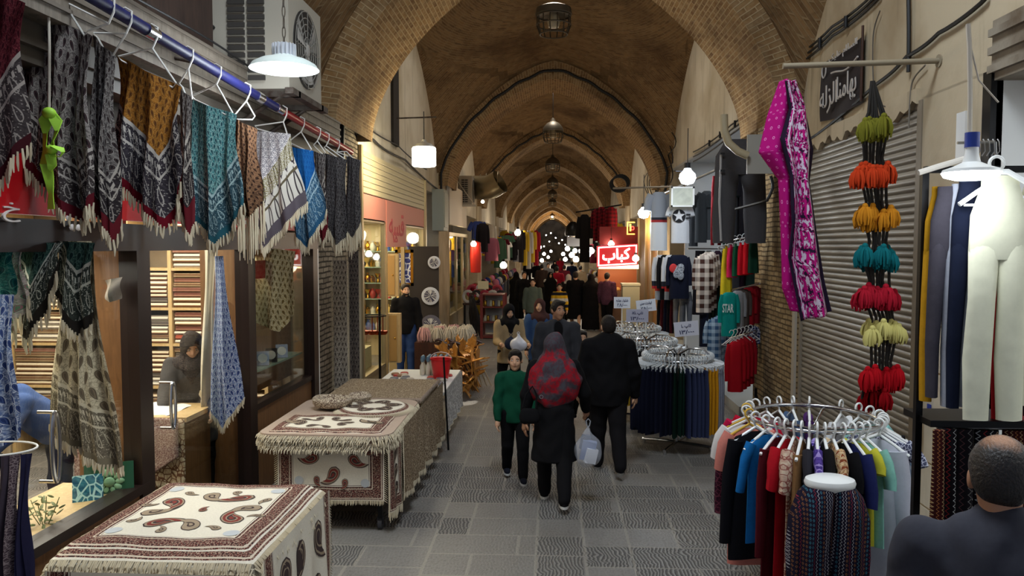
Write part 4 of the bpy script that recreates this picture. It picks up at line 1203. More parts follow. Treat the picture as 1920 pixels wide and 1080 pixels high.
# ---- third, brown pile
cart('black cart under the brown patterned pile beyond the second pile', -2.36, -1.42, 8.0, 9.15, .62)
for i in range(5):
    z = .63 + i * .045
    mb = MB(); mb.prism(slab(-2.42 + .01 * (i % 2), -1.37, 7.97, 9.2, z, None, .04, .08), lambda x, y, d: (x + .008 * sin(y * 17 + i), y, z + d + .006 * sin(x * 14 + y * 9 + i)), .042)
    tag(mb.build('folded_cloth_slab', BROWNC if i % 2 == 0 else RUG2), ('lowest', 'second', 'middle', 'fourth', 'topmost')[i] + ' brown patterned cloth of the third pile', 'tablecloth')
tf = MB(); edge_fringe(tf, [(-2.4, 7.97, .86), (-1.37, 7.97, .86), (-1.35, 9.2, .86)], .008, .06, (0, -.6, .3), random.Random(8))
tag(tf.build('woolly_fringe', STK[2]), 'shaggy beige fringe along the edge of the brown pile', 'fringe', kind='stuff')
# ---- runners on the pier
c = at(637, 600, Y=9.25)
def runner(label, pxl, pxr, pyt, pyb, Y, m, seed):
    A, B = at(pxl, pyt, Y=Y), at(pxr, pyt, Y=Y); z = at(pxl, pyb, Y=Y).z
    hung_cloth('hanging_runner', label, A, B, A.z - z, None, .008, 1.5, seed, m, .04, cat='runner')
runner('long grey-brown patterned runner hanging on the brick pier', 624, 650, 488, 728, 9.22, m_paisley('runner weave', rgb(128, 118, 106), rgb(62, 54, 50), rgb(176, 166, 150), rgb(92, 82, 74), .07, .1), 70)
runner('dark runner hanging at the inner edge of the brick pier', 653, 672, 470, 715, 9.3, m_paisley('dark runner weave', rgb(76, 68, 62), rgb(36, 32, 30), rgb(112, 102, 94), rgb(56, 50, 46), .06, .09), 71)

# ============================================================ the souvenir shop
SY0, SY1 = 11.45, 17.2
struct('wall_left_souvenir', MB().span((-5.6, SY1 + .02, 0), (XL - .02, SY1 + .14, 3.3)), mat('cream shop wall', None, rgb(222, 206, 166), .6), smooth=False)
struct('wall_left_souvenir', MB().span((-5.6, SY0, 0), (-5.5, SY1, 3.3)), mat('cream shop wall', None), smooth=False)
struct('ceiling_souvenir', MB().span((-5.6, SY0 - .1, 3.0), (XL - .1, SY1, 3.1)), mat('cream shop wall', None), smooth=False)
rs = thing('roller_shutter', 'half-raised pale roller shutter lit yellow above the pink banner', 'shutter', (XL + .05, 14.3, 3.25))
m = MB()
for k in range(7):
    z = 3.27 + k * .092; m.span((XL + .02, SY0, z), (XL + .05, SY1, z + .08)); m.cyl((XL + .05, SY0, z + .004), (XL + .05, SY1, z + .004), .012, n=6)
m.build('slat_curtain', plain(206, 190, 150, .4), rs, world=True, smooth=False)
for y in (SY0 - .04, SY1 + .04): MB().span((XL, y - .05, 0), (XL + .09, y + .05, 3.95)).build('guide_rail', ALU, rs, world=True, smooth=False)
PINK = plain(214, 138, 118, .6)
bn = thing('shop_banner', 'pink banner with dark pink Persian letters over the souvenir shop door', 'banner', (XL + .03, 14.2, 2.45))
MB().span((XL + .03, SY0 + .05, 2.86), (XL + .05, SY1 - .05, 3.25)).span((XL + .045, 13.2, 2.44), (XL + .065, 14.95, 3.24)).build('panel', PINK, bn, world=True, smooth=False)
lt = MB(); put_text(lt, shape('قسه'), lambda x, y, d: (XL + .068 + d, 14.05 + x, 2.84 + y), 1.35, .4, .006, .01)
put_text(lt, '۱۵', lambda x, y, d: (XL + .068 + d, 13.9 + x, 2.58 + y), .4, .12, .006, .01)
lt.build('lettering', plain(198, 70, 74, .6), bn, world=True)
g = MB()
for y in (SY0 + .1, 13.1, 13.28, 14.85, 15.0, SY1 - .1): g.span((XL - .02, y - .03, .05), (XL + .05, y + .03, 2.86))
for z in (.4, 2.83): g.span((XL - .02, SY0 + .1, z), (XL + .05, 13.1, z + .05)); g.span((XL - .02, 15.0, z), (XL + .05, SY1 - .1, z + .05))
struct('trim_5', g, ALU, smooth=False)
struct('window_5', MB().span((XL, SY0 + .12, .43), (XL + .006, 13.1, 2.84)), GLASS, smooth=False)
struct('window_6', MB().span((XL, 15.0, .43), (XL + .006, SY1 - .12, 2.84)), GLASS, smooth=False)
struct('wall_left_sill', MB().span((XL - .3, SY0, 0), (XL + .03, 13.1, .4)).span((XL - .3, 15.0, 0), (XL + .03, SY1, .4)), ALU, smooth=False)
# shelves of trinkets on its end wall
sv = thing('trinket_shelves', 'glass shelves of small brass and white wares on the souvenir shop end wall', 'shelf', (-4.2, SY1 - .2, .4))
VZ = [.6, .95, 1.3, 1.65, 2.0, 2.35]
for z in VZ: MB().span((-5.4, SY1 - .36, z - .02), (XL - .1, SY1 - .02, z)).build('shelf_board', mat('green glass edge', None), sv, world=True, smooth=False)
for x in (-5.4, -4.2, -3.05): MB().span((x - .02, SY1 - .06, .3), (x + .02, SY1 - .01, 2.7)).build('upright', ALU, sv, world=True, smooth=False)
BRASS = mat('brass', None, rgb(196, 150, 60), .25, 1.0)
vps = [[(.0, 0), (.04, 0), (.05, .02), (.07, .08), (.05, .15), (.025, .18), (.035, .22), (.0, .22)], [(0, 0), (.06, 0), (.03, .03), (.02, .08), (.06, .12), (.09, .2), (.08, .2), (0, .1)], [(0, 0), (.05, 0), (.06, .1), (.04, .12), (.04, .14), (.0, .17)]]
vm = [BRASS, plain(228, 222, 206, .3), plain(60, 90, 160, .3), plain(170, 60, 50, .35), plain(214, 180, 100, .3)]
vn = ['brass', 'white', 'blue', 'red', 'amber']; sn = ['vase', 'goblet', 'jar']
_vp = {}
for zi, z in enumerate(VZ):
    for k in range(17):
        a, b = rng.randrange(3), rng.choice((0, 0, 1, 1, 2, 3, 4)); x = -4.9 + k * .115
        if x > XL - .12: break
        if (a, b) not in _vp: o = _vp[(a, b)] = MB().lathe(vps[a], (0, 0, 0), 12).build(sn[a], vm[b], loc=(x, SY1 - .2, z))
        else: o = _vp[(a, b)].copy(); COL.objects.link(o)
        o.location = (x, SY1 - .2 + rng.uniform(-.05, .05), z); tag(o, f'small {vn[b]} {sn[a]} on the end-wall shelves of the souvenir shop', sn[a], f'{vn[b]} {sn[a]} trinkets')
# counter behind left pane with white and blue wares
cb = thing('glass_counter', 'low lit display counter behind the first souvenir shop pane', 'counter', (-3.35, 12.5, 0))
MB().span((-3.7, 11.7, .0), (-3.1, 13.1, .75)).build('body', plain(214, 200, 150, .4), cb, world=True, smooth=False)
for k in range(16):
    a, b = k % 3, (1, 2, 1, 0)[k % 4]
    o = _vp.get((a, b)) or MB().lathe(vps[a], (0, 0, 0), 12).build(sn[a], vm[b], loc=(0, 0, 0))
    if (a, b) in _vp: o = o.copy(); COL.objects.link(o)
    _vp.setdefault((a, b), o)
    o.location = (-3.25 - .16 * (k % 2), 11.8 + k * .078, .752); tag(o, f'small {vn[b]} {sn[a]} on the low lit counter of the souvenir shop', sn[a], f'{vn[b]} {sn[a]} on the counter')
# wooden boxes, framed picture by the door
def facing(name, label, cat, px0, px1, py0, py1, Y, th, m, **k):
    a, b = at(px0, py1, Y=Y), at(px1, py0, Y=Y)
    return tag(MB().span((a.x, Y, a.z), (b.x, Y + th, b.z)).build(name, m, smooth=False), label, cat)
for (x0, x1, y0, y1, Y, nm) in ((722, 746, 476, 556, 13.6, 'upper pale wooden box hung at the souvenir shop doorway'), (727, 750, 588, 680, 13.3, 'lower pale wooden box with a drawer by the shopkeeper')):
    a, b = at(x0, y1, Y=Y), at(x1, y0, Y=Y)
    q = thing('wooden_box', nm, 'box', ((a.x + b.x) / 2, Y + .06, a.z))
    MB().span((a.x, Y, a.z), (b.x, Y + .14, b.z)).build('body', PINE, q, world=True, smooth=False)
    MB().span((a.x + .03, Y - .012, a.z + .03), (b.x - .06, Y, b.z - .03)).build('lid', plain(178, 136, 76, .5), q, world=True, smooth=False)
    MB().ell((b.x - .09, Y - .015, (a.z + b.z) / 2), .015).build('clasp', BRASS, q, world=True)
a, b = at(742, 536, Y=14.9), at(775, 468, Y=14.9)
q = thing('framed_picture', 'gold-framed blue picture hanging above the shopkeeper', 'picture', ((a.x + b.x) / 2, 14.9, a.z))
f = MB()
for (u0, v0, u1, v1) in ((a.x, a.z, b.x, a.z + .06), (a.x, b.z - .06, b.x, b.z), (a.x, a.z, a.x + .05, b.z), (b.x - .05, a.z, b.x, b.z)): f.span((u0, 14.86, v0), (u1, 14.92, v1))
f.build('frame', BRASS, q, world=True, smooth=False)
MB().span((a.x + .05, 14.89, a.z + .06), (b.x - .05, 14.91, b.z - .06)).build('canvas', m_rug('blue and white picture', rgb(60, 64, 120), rgb(90, 96, 150), rgb(226, 226, 230), 9), q, world=True, smooth=False)
# copper pans on a pole stand
pc = at(712, 640, Y=12.0)
ps = thing('pole_stand', 'thin black pole stand with a ring of hooks in front of the souvenir window', 'stand', (pc.x, 12.0, 0))
MB().cyl((pc.x, 12, .02), (pc.x, 12, 1.62), .02).cyl((pc.x, 12, 0), (pc.x, 12, .03), .2, n=20).build('pole', BLKMET, ps, world=True)
zt = at(700, 592, Y=12).z
MB().tube([(pc.x - .12 + .22 * cos(a), 12 + .2 * sin(a), zt) for a in [2 * PI * k / 20 for k in range(21)]], .01).build('hook_ring', BLKMET, ps, world=True)
COP = mat('copper', None, rgb(168, 76, 50), .3, 1.0)
for k, px in enumerate((670, 684, 698, 708, 718)):
    p = at(px, 625, Y=11.9 + .05 * k)
    q = thing('copper_pan', 'small copper pan hanging by its handle from the ring stand', 'pan', (p.x, p.y, p.z - .02), group='copper pans on the ring stand')
    MB().lathe([(.0, 0), (.05, .0), (.075, .03), (.08, .06), (.07, .06), (.0, .02)], (0, 0, 0), 16).build('bowl', COP, q)
    MB().cyl((0, 0, .05), (0, .0, zt - p.z + .02), .009).build('handle', COP, q)
# lit cylinder lamp
c = at(795, 293, Y=12.2)
cl = thing('cylinder_lamp', 'glowing white cylinder lamp hanging under the arch by the roller shutter', 'lamp', c)
MB().lathe([(.0, -.16), (.17, -.16), (.19, -.14), (.19, .12), (.17, .14), (.0, .14)], (0, 0, 0), 24).build('diffuser', glow('lamp drum glow', (1, .95, .82, 1), 9), cl)
MB().lathe([(.18, .14), (.13, .19), (.05, .22), (.03, .26), (0, .26)], (0, 0, 0), 20).build('cap', plain(170, 166, 156, .4), cl)
MB().cyl((0, 0, .25), (0, 0, .7), .008).build('cord', BLACK, cl)
ib = tag(MB().cyl(at(742, 222, X=XL + .03) , at(742, 222, X=XL + .03) + Vector((.75, 0, .02)), .014).build('iron_arm', RUST), 'thin iron arm jutting from the white wall beside the slot window', 'bracket')

# ---- goods table, bucket, bottles
gt = thing('goods_table', 'low table in a pale cloth holding trinkets and the red bucket', 'table', (-1.78, 10.2, 0))
MB().span((-2.3, 9.35, .62), (-1.32, 11.1, .66)).build('tabletop', WHITEP, gt, world=True, smooth=False)
for x in (-2.22, -1.4):
    for y in (9.42, 11.0): MB().span((x - .02, y - .02, 0), (x + .02, y + .02, .62)).build('leg', BLKMET, gt, world=True, smooth=False)
hung_cloth('draped_cloth', 'pale printed cloth hanging down the aisle side of the goods table', (-1.3, 9.35, .655), (-1.3, 11.1, .655), .5, None, .015, 5, 77, m_rug('pale grey print', rgb(176, 172, 168), rgb(140, 136, 134), rgb(206, 204, 200), 20), fl=.0, cat='cloth')
rbk = thing('red_bucket', 'small red plastic bucket on the goods table', 'bucket', (-1.5, 10.35, .662))
MB().lathe([(0, 0), (.1, 0), (.14, .26), (.15, .26), (.15, .28), (.13, .27), (.1, .03), (0, .03)], (0, 0, 0), 20).build('pail', plain(206, 26, 30, .4), rbk)
MB().tube([(.145 * cos(a), 0, .27 + .09 * sin(a)) for a in [PI * k / 10 for k in range(11)]], .005).build('handle', WIRE, rbk)
bt = None
for k in range(14):
    x, y = -1.48 - .08 * (k % 5), 10.62 + .09 * (k // 5)
    if bt is None:
        bt = thing('small_bottle', 'little white bottle with a blue-grey top in the rows behind the red bucket', 'bottle', (x, y, .662), group='little bottles behind the red bucket')
        MB().lathe([(0, 0), (.032, 0), (.036, .02), (.036, .12), (.014, .16), (.014, .19), (0, .19)], (0, 0, 0), 12).build('body', plain(214, 204, 180, .3), bt)
        MB().lathe([(.018, .18), (.03, .21), (.02, .26), (0, .27)], (0, 0, 0), 10).build('cap', plain(96, 124, 140, .4), bt)
    else: dup(bt, (x, y, .662))
for k in range(44):
    x, y = rng.uniform(-2.22, -1.42), rng.uniform(9.5, 10.9)
    j = rng.randrange(4); m = [plain(200, 190, 176, .4), plain(150, 110, 80, .5), plain(176, 60, 54, .4), plain(120, 120, 126, .4)][j]; nm = ['white', 'brown', 'red', 'grey'][j]
    tag(MB().lathe([(0, 0), (.05, 0), (.06, .015), (.045, .03), (0, .035)], (0, 0, 0), 12).build('trinket_dish', m, loc=(x, y, .662)), f'little {nm} trinket dish scattered on the goods table', 'dish', f'{nm} trinket dishes')
# ---- pile of folding wooden book stands (two notched boards crossed)
def bookstand():
    t = thing('folding_bookstand', 'varnished crossed-board wooden book stand in the pile beside the aisle', 'book stand', group='piled wooden book stands')
    for s in (-1, 1):
        mb = MB(); w, h, th = .15, .4, .016
        o = [(-w / 2, -h / 2), (-w / 2 + .05, -h / 2 + .05), (0, -h / 2 + .02), (w / 2 - .05, -h / 2 + .05), (w / 2, -h / 2), (w / 2 - .02, 0), (w / 2, h / 2 - .04), (w / 2 - .05, h / 2 - .01), (0, h / 2 + .03), (-w / 2 + .05, h / 2 - .01), (-w / 2, h / 2 - .04), (-w / 2 + .02, 0)]
        mb.prism(o, lambda x, y, d: (x, s * y * .62 + (d - th / 2) * .78, y * .78 - s * (d - th / 2) * .62 + .2), th)
        mb.build('board', CANEW, t, smooth=False)
    return t
b0 = bookstand(); first = True
for k in range(40):
    lay = k // 8
    Y = 12.2 + (k % 4) * .3 + rng.uniform(-.1, .1); X = -1.66 + ((k // 4) % 2) * .24 - .02 * lay + rng.uniform(-.07, .07) + (Y - 12) * .1
    q = b0 if first else dup(b0); first = False
    q.location = (X, Y, .0 + lay * .14); q.rotation_euler = (rng.uniform(-.15, .15) + (.6 if lay else 0) * rng.choice((-1, 1)), rng.uniform(-.2, .2), rng.uniform(0, 3.1))
# walking sticks: dark knobbed ones and pale ones leaning on the pile
def stick(a, b, label, m, knob=True, group=None):
    t = thing('walking_stick', label, 'walking stick', a, group=group)
    a, b = Vector(a), Vector(b); d = b - a
    MB().loft([((0, 0, 0), .012), (d * .5, .015), (d, .017)], 8).build('shaft', m, t)
    if knob: MB().tube([d + Vector((-.09, 0, .01)), d + Vector((-.03, 0, .03)), d + Vector((.05, 0, .0))], .022, 8).build('handle', m, t)
    return t
for k in range(6): stick((-1.62 + .07 * k, 12.1 + .1 * k, .35), at(826 + 6 * k, 640 + (k % 3) * 4, Y=12.3 + .12 * k), 'dark wooden walking stick standing in the bundle behind the book stands', DKWOOD, True, 'dark bundled walking sticks')
for px, nm in ((857, 'single dark walking stick upright at the middle of the pile'),): stick((-1.45, 12.5, .3), at(px, 645, Y=12.5), nm, DKWOOD)
stick((-1.5, 13.4, .35), at(898, 642, Y=13.2), 'dark walking stick leaning out over the aisle', DKWOOD)
for k in range(8): stick((-1.6 + .08 * k, 13.2, .05), at(862 + 3.4 * k, 642 + 3 * (k % 3), Y=13.4), 'pale thin stick standing behind the book stands', plain(186, 170, 142, .6), False, 'pale thin sticks')
# shaggy white bundles on a crate behind
cr = thing('goods_crate', 'wooden crate under the shaggy pale whisks', 'crate', (-1.95, 14.6, 0))
MB().span((-2.5, 13.9, 0), (-1.5, 15.4, .7)).build('crate_body', DKWOOD, cr, world=True, smooth=False)
for k in range(12):
    mb = MB(); R = random.Random(k)
    for q in range(80):
        a = R.uniform(0, 2 * PI); q_ = R.uniform(.05, .14); mb.loft([((0, 0, .2), .006), ((q_ * .7 * cos(a), q_ * .7 * sin(a), .23 + R.uniform(-.02, .03)), .007), ((q_ * 1.2 * cos(a), q_ * 1.2 * sin(a), .12), .007), ((q_ * 1.1 * cos(a) , q_ * 1.1 * sin(a), R.uniform(0, .05)), .004)], 4, cap=False)
    mb.cyl((0, 0, .0), (0, 0, .24), .02)
    tag(mb.build('whisk', plain(200, 188, 168, .9) if k % 5 else plain(196, 150, 146, .9), loc=(-2.35 + .24 * (k % 4), 14.05 + .3 * (k // 4), .7)), ('pale shaggy whisk standing on the crate' if k % 5 else 'pinkish shaggy whisk standing on the crate'), 'whisk', 'pale whisks' if k % 5 else 'pink whisks')
# iron stake of the goods table
tag(MB().cyl((-1.24, 9.15, 0), (-1.3, 9.2, 1.12), .012).build('thin_rod', BLKMET), 'thin dark rod leaning at the corner of the goods table', 'rod')
# ---- enamel plates on a dark board standing out from the wall
struct('wall_board', MB().span((-2.9, 15.62, .05), (at(822, 500, Y=15.6).x, 15.68, 2.45)), mat('dark display board', None, rgb(44, 34, 30), .7), smooth=False)
for k, (px, py, w, h) in enumerate(((807, 555, 9, 34), (814, 492, 7, 24), (808, 610, 12, 40), (818, 640, 12, 36), (812, 680, 10, 30))):
    p = at(px, py, Y=15.55); r = h / 2900 * p.y
    q = thing('enamel_plate', ('upper white-rimmed', 'topmost small', 'middle large dark', 'dark one nearer the aisle', 'lowest')[k] + ' enamel plate hung on the dark board past the souvenir shop', 'plate', (p.x, p.y, p.z))
    for nm, pr, m in (('rim', [(r * .7, .01), (r, .0), (r, .012), (r * .7, .02)], plain(206, 206, 214, .3) if k < 2 else plain(96, 92, 104, .3)), ('centre', [(0, .015), (r * .72, .012), (r * .72, .0), (0, 0)], m_rug(f'enamel {k}', rgb(60, 60, 84), rgb(90, 84, 100), rgb(214, 210, 206), 22))):
        o = MB().lathe(pr, (0, 0, 0), 24).build(nm, m, q); o.rotation_euler = (PI / 2, 0, .0)
# ============================================================ garments
def ering(mb, rings, n=20, folds=0, amp=.0, m=0, ph=0.0, w0=1.0):
    """stack of horizontal ellipses (cx, cy, z, rx, ry); folds ripple the outline"""
    vs, fs, uv = [], [], []
    L = 0
    for i, (cx, cy, z, rx, ry) in enumerate(rings):
        if i: L += math.dist(rings[i][:3], rings[i - 1][:3])
        a_ = amp * i / max(1, len(rings) - 1)
        for k in range(n):
            t = 2 * PI * k / n; q = 1 + a_ * sin(folds * t + ph + i * .25)
            vs.append((cx + rx * q * cos(t), cy + ry * (1 + a_ * 2 * sin(folds * t + ph)) * sin(t), z)); uv.append((cx * w0 + rx * (cos(t)) * w0 if True else 0, L))
    for i in range(len(rings) - 1):
        for k in range(n):
            k2 = (k + 1) % n; fs.append((i * n + k, (i + 1) * n + k, (i + 1) * n + k2, i * n + k2))
    fs.append(tuple(range(n))); fs.append(tuple((len(rings) - 1) * n + k for k in range(n - 1, -1, -1)))
    return mb.add(vs, fs, uv, None, m)
def g_top(w, h, sleeve=.3, depth=.06, flare=1.0, neck=.16, folds=5, ph=0.0, cut=.75):
    """shirt hanging from z=0 in the xz plane; sleeve = share of the height"""
    mb = MB(); hw = w * .33
    ering(mb, [(0, 0, -.0, neck * w, depth * .35), (0, 0, -.03 * h, hw * .8, depth * .5), (0, 0, -.1 * h, hw, depth * .8), (0, 0, -.3 * h, hw * .97, depth), (0, 0, -.6 * h, hw * (.95 + .05 * flare), depth * 1.05),
               (0, 0, -.85 * h, hw * flare, depth * 1.05), (0, 0, -h, hw * flare * 1.01, depth)], 24, folds, .06, 0, ph)
    for s in (-1, 1):
        ex, ez = w * .5, -sleeve * h
        a = Vector((s * hw * .78, 0, -.06 * h)); b = Vector((s * (ex - .02), 0, ez))
        if sleeve > .5: b.x = s * hw * 1.15
        rr = h * .085 if sleeve < .5 else h * .062
        pts = [(a, rr * 1.05), (a.lerp(b, .3) + Vector((s * .02, 0, 0)), rr * .98), (a.lerp(b, .7) + Vector((s * .015, .01, 0)), rr * .85), (b, rr * .8)]
        q = MB().loft(pts, 12)
        mb.add([(x, y * .55, z) for x, y, z in q.v], q.f, [(x, -z) for x, y, z in q.v])
    return mb
def g_trousers(w, h, depth=.06, gap=.08, ph=0.0, waist=.8, flare=.8):
    mb = MB(); hw = w / 2
    ering(mb, [(0, 0, 0, hw * waist, depth * .7), (0, 0, -.04 * h, hw * waist, depth * .8), (0, 0, -.16 * h, hw * .95, depth), (0, 0, -.3 * h, hw * .98, depth), (0, 0, -.34 * h, hw * .9, depth * .8)], 24, 4, .03, 0, ph)
    for s in (-1, 1):
        ering(mb, [(s * hw * .4, 0, -.2 * h, hw * .3, depth * .4), (s * hw * .46, 0, -.3 * h, hw * .5, depth * .97), (s * hw * (.5 + gap), 0, -.5 * h, hw * .44, depth * .9), (s * hw * (.54 + gap), .01, -.75 * h, hw * .38 * (.6 + flare / 2), depth * .8), (s * hw * (.56 + gap), 0, -h, hw * .36 * (.5 + flare / 2), depth * .75)], 16, 3, .07, 0, ph + s)
    return mb
def g_skirt(w, h, depth=.08, folds=9, ph=0.0, top=.7):
    mb = MB(); hw = w / 2
    return ering(mb, [(0, 0, 0, hw * top, depth * .6), (0, 0, -.06 * h, hw * top, depth * .7), (0, 0, -.3 * h, hw * .85, depth), (0, 0, -.7 * h, hw * .97, depth * 1.1), (0, 0, -h, hw, depth * 1.1)], 40, folds, .1, 0, ph)
def plastic_hanger(w=.38, r=.008, clip=False):
    mb = MB()
    mb.tube([(.03 * cos(a) , 0, .035 + .03 * sin(a)) for a in [PI * (1.1 - 1.35 * k / 10) for k in range(11)]] + [(0, 0, -.02), (0, 0, -.04)], r * .8, 7)
    if clip:
        mb.tube([(-w / 2, 0, -.05), (0, 0, -.035), (w / 2, 0, -.05)], r, 7)
        for s in (-1, 1): mb.box((s * w * .42, 0, -.075), (.025, .016, .05))
    else:
        mb.tube([(-w / 2, 0, -.14), (-w * .25, 0, -.085), (0, 0, -.035), (w * .25, 0, -.085), (w / 2, 0, -.14)], r * 1.15, 7)
        mb.tube([(-w / 2 + .02, 0, -.142), (w / 2 - .02, 0, -.142)], r * .7, 6)
    return mb
def garment(kind, name, label, cat, box, Y, m, yaw=0.0, group=None, depth=.06, **k):
    """a garment fitted to a pixel box at depth Y"""
    a, b = at(box[0], box[1], Y=Y), at(box[2], box[3], Y=Y)
    w, h = b.x - a.x, a.z - b.z
    f = {'top': g_top, 'trousers': g_trousers, 'skirt': g_skirt}[kind](w, h, depth=depth, **k)
    o = f.build(name, m, loc=((a.x + b.x) / 2, Y, a.z), rotz=yaw)
    return tag(o, label, cat, group)

# ============================================================ RIGHT SIDE shell
SH0, SH1 = 6.45, 9.32
rs2 = thing('roller_shutter', 'closed grey ribbed roller shutter behind the tassel garland', 'shutter', (XR + .02, (SH0 + SH1) / 2, 0))
def _shut(s, b):
    x, y, z = s.obj(); n = s.noise(s.vec(x, y * .4, z * 2), 2.2, 4)
    return s.mix(n.ramp(.35, .7), rgb(158, 150, 136), rgb(118, 110, 98))
SHUT = mat('grey shutter paint', _shut, rough=.45, metal=.2)
m = MB(); nz = 60; pitch = 3.62 / nz
def shz(u, v):
    zz = v * 3.62; ph = (zz / pitch) % 1
    return (XR + .03 - .018 * (sin(PI * ph)) ** .7, SH0 + (SH1 - SH0) * u, zz)
m.grid(shz, 1, nz * 6); m.build('slat_curtain', SHUT, rs2, world=True)
MB().span((XR - .01, SH0 - .06, 0), (XR + .06, SH0 + .02, 3.62)).build('guide_rail', plain(140, 128, 110, .6), rs2, world=True, smooth=False)
MB().span((XR - .01, SH1 - .02, 0), (XR + .06, SH1 + .06, 3.62)).build('guide_rail', plain(140, 128, 110, .6), rs2, world=True, smooth=False)
struct('wall_right', MB().span((XR, 5.45, 0), (XR + .3, SH0 - .04, 3.64)), PLASTER, smooth=False)
lw = MB()
for k in range(7):
    lw.span((XR - .012, 5.6, .05 + k * .36), (XR, 6.3 - .05 * (k % 3), .39 + k * .36))
struct('trim_6', lw, LUNETTE, smooth=False)
struct('trim_7', MB().span((XR - .05, SH1 + .06, 0), (XR + .1, SH1 + .16, 2.6)), plain(176, 166, 150, .7), smooth=False)
# ragged edge of plaster over the shutter
rg = MB(); ol = [(SH1, 3.72), (SH0, 3.72)] + [(SH0 + k * (SH1 - SH0) / 40, 3.57 + .035 * sin(k * 1.9) + .03 * sin(k * .7 + 1)) for k in range(41)]
rg.prism(ol, lambda x, y, d: (XR - .03 + d, x, y), .05)
struct('trim_8', rg, PLASTER, smooth=False)
# near opening on the right: post, white board walls, shutter box
struct('wall_right_near', MB().span((XR + .55, .5, 0), (XR + .65, 5.45, 3.6)), mat('white wall board', None, rgb(222, 220, 214), .5), smooth=False)
struct('wall_right_near', MB().span((XR, 5.36, 0), (XR + .6, 5.46, 3.6)), mat('white wall board', None), smooth=False)
struct('trim_9', MB().span((XR - .04, 5.36, .3), (XR + .04, 5.46, 3.62)), BLKMET, smooth=False)
hb = MB(); hb.span((XR - .02, 1, 3.55), (XR + .35, 5.4, 3.95))
for z in (3.6, 3.72, 3.84): hb.span((XR - .05, 1, z), (XR - .02, 5.4, z + .05))
struct('trim_10', hb, mat('rusty housing', _plaster(rgb(150, 140, 124), rgb(104, 88, 70), 3), rough=.6), smooth=False)
block('price_leaflet', 'small white leaflet pinned on the wall edge by the bright lamp', 'leaflet', at(1803, 258, X=XR - .03), (.02, .12, .36), WHITEP)
block('blue_tag', 'tiny blue sticker on the plaster beside the shutter', 'sticker', at(1742, 765, X=XR - .02), (.01, .05, .06), plain(40, 60, 150, .5))
# fuse plate under the banner
block('switch_plate', 'small grey plate on the wall below the black banner', 'plate', at(1575, 237, X=XR - .01), (.03, .13, .16), plain(110, 108, 104, .5))

# ---- black banner with white calligraphy
ya, yb = at(1622, 70, X=XR - .02), at(1540, 220, X=XR - .02)
zt, zb = at(1622, 68, X=XR).z, at(1622, 192, X=XR).z
bn2 = thing('black_banner', 'black cloth banner with white Arabic calligraphy on the plaster wall', 'banner', (XR - .03, (ya.y + yb.y) / 2, zb))
mb = MB(); mb.grid(lambda u, v: (XR - .03 - .02 * sin(u * 7 + v * 3) * v, yb.y + (ya.y - yb.y) * u, zt + (zb - zt) * v - .03 * sin(PI * u)), 20, 14)
o = mb.build('cloth', plain(34, 24, 26, .85), bn2, world=True)
lt = MB(); yc, zc = (ya.y + yb.y) / 2, (zt + zb) / 2
frB = lambda x, y, d: (XR - .055 - d, yc - x, zc + y)
put_text(lt, shape('بهامنا'), lambda x, y, d: frB(x + .22, y - .1, d), .5, .3, .008); put_text(lt, shape('الزله'), lambda x, y, d: frB(x - .28, y - .12, d), .5, .3, .008)
put_text(lt, shape('السلام علیک'), lambda x, y, d: frB(x + .1, y + .27, d), .75, .1, .006)
lt.tube([frB(.5 - .05 * k, .13 - .04 * sin(k * .32) - .01 * k * .3, 0) for k in range(15)], .01, 5)
lt.tube([frB(-.42 + .06 * cos(a), .2 + .075 * sin(a), 0) for a in [2 * PI * k / 14 for k in range(15)]], .008, 5)
lt.build('lettering', plain(196, 188, 180, .7), bn2, world=True)
MB().cyl((XR - .05, ya.y - .02, zt - .62), (XR - .05, ya.y - .02, zt + .08), .012).build('pole', DKWOOD, bn2, world=True)

# ---- horizontal bar sticking out over the aisle: magenta scarf and garland hang from it
BY = 6.15
b0_, b1_ = at(1468, 124, Y=BY), at(1757, 114, Y=BY)
tag(MB().cyl(b0_, (XR, BY, b1_.z), .022).cyl((XR - .01, BY, b1_.z), (XR, BY, b1_.z), .05).build('wall_bar', plain(150, 138, 116, .5)), 'thin pale bar jutting from the plaster wall with the magenta cloth at its end', 'bar')
def sheet_lr(name, label, cat, Lp, Rp, Y, m, amp=.03, folds=2, seed=0, nu=26, nv=46, uvs=1.0):
    Lw = [at(x, y, Y=Y) for x, y in Lp]; Rw = [at(x, y, Y=Y) for x, y in Rp]; ph = seed * 1.7
    def lerpl(P, v):
        q = v * (len(P) - 1); i = min(int(q), len(P) - 2); t = q - i; t = t * t * (3 - 2 * t); return P[i].lerp(P[i + 1], t)
    def fn(u, v):
        a, b = lerpl(Lw, v), lerpl(Rw, v); p = a.lerp(b, u)
        return p + Vector((0, amp * (sin(u * folds * 2 * PI + ph + v * 2) + .5 * sin(u * 5 * folds + v * 7)) - .06 * sin(PI * u), 0))
    mb = MB(); mb.grid(fn, nu, nv, fuv=lambda u, v: (u * uvs * .5, v * 1.9))
    o = mb.build(name, m); tag(o, label, cat)
    md = o.modifiers.new('thickness', 'SOLIDIFY'); md.thickness = .006
    return o
def _mag(s, b):
    u, v, _ = s.uv(); x = (u / .07 + ((v / .06).floor() * .5)).frac() * 2 - 1; y = (v / .06).frac() * 2 - 1
    r = (x * x + y * y).sqrt(); return s.mix(r.band(.18, .3), rgb(176, 14, 116), rgb(232, 140, 200))
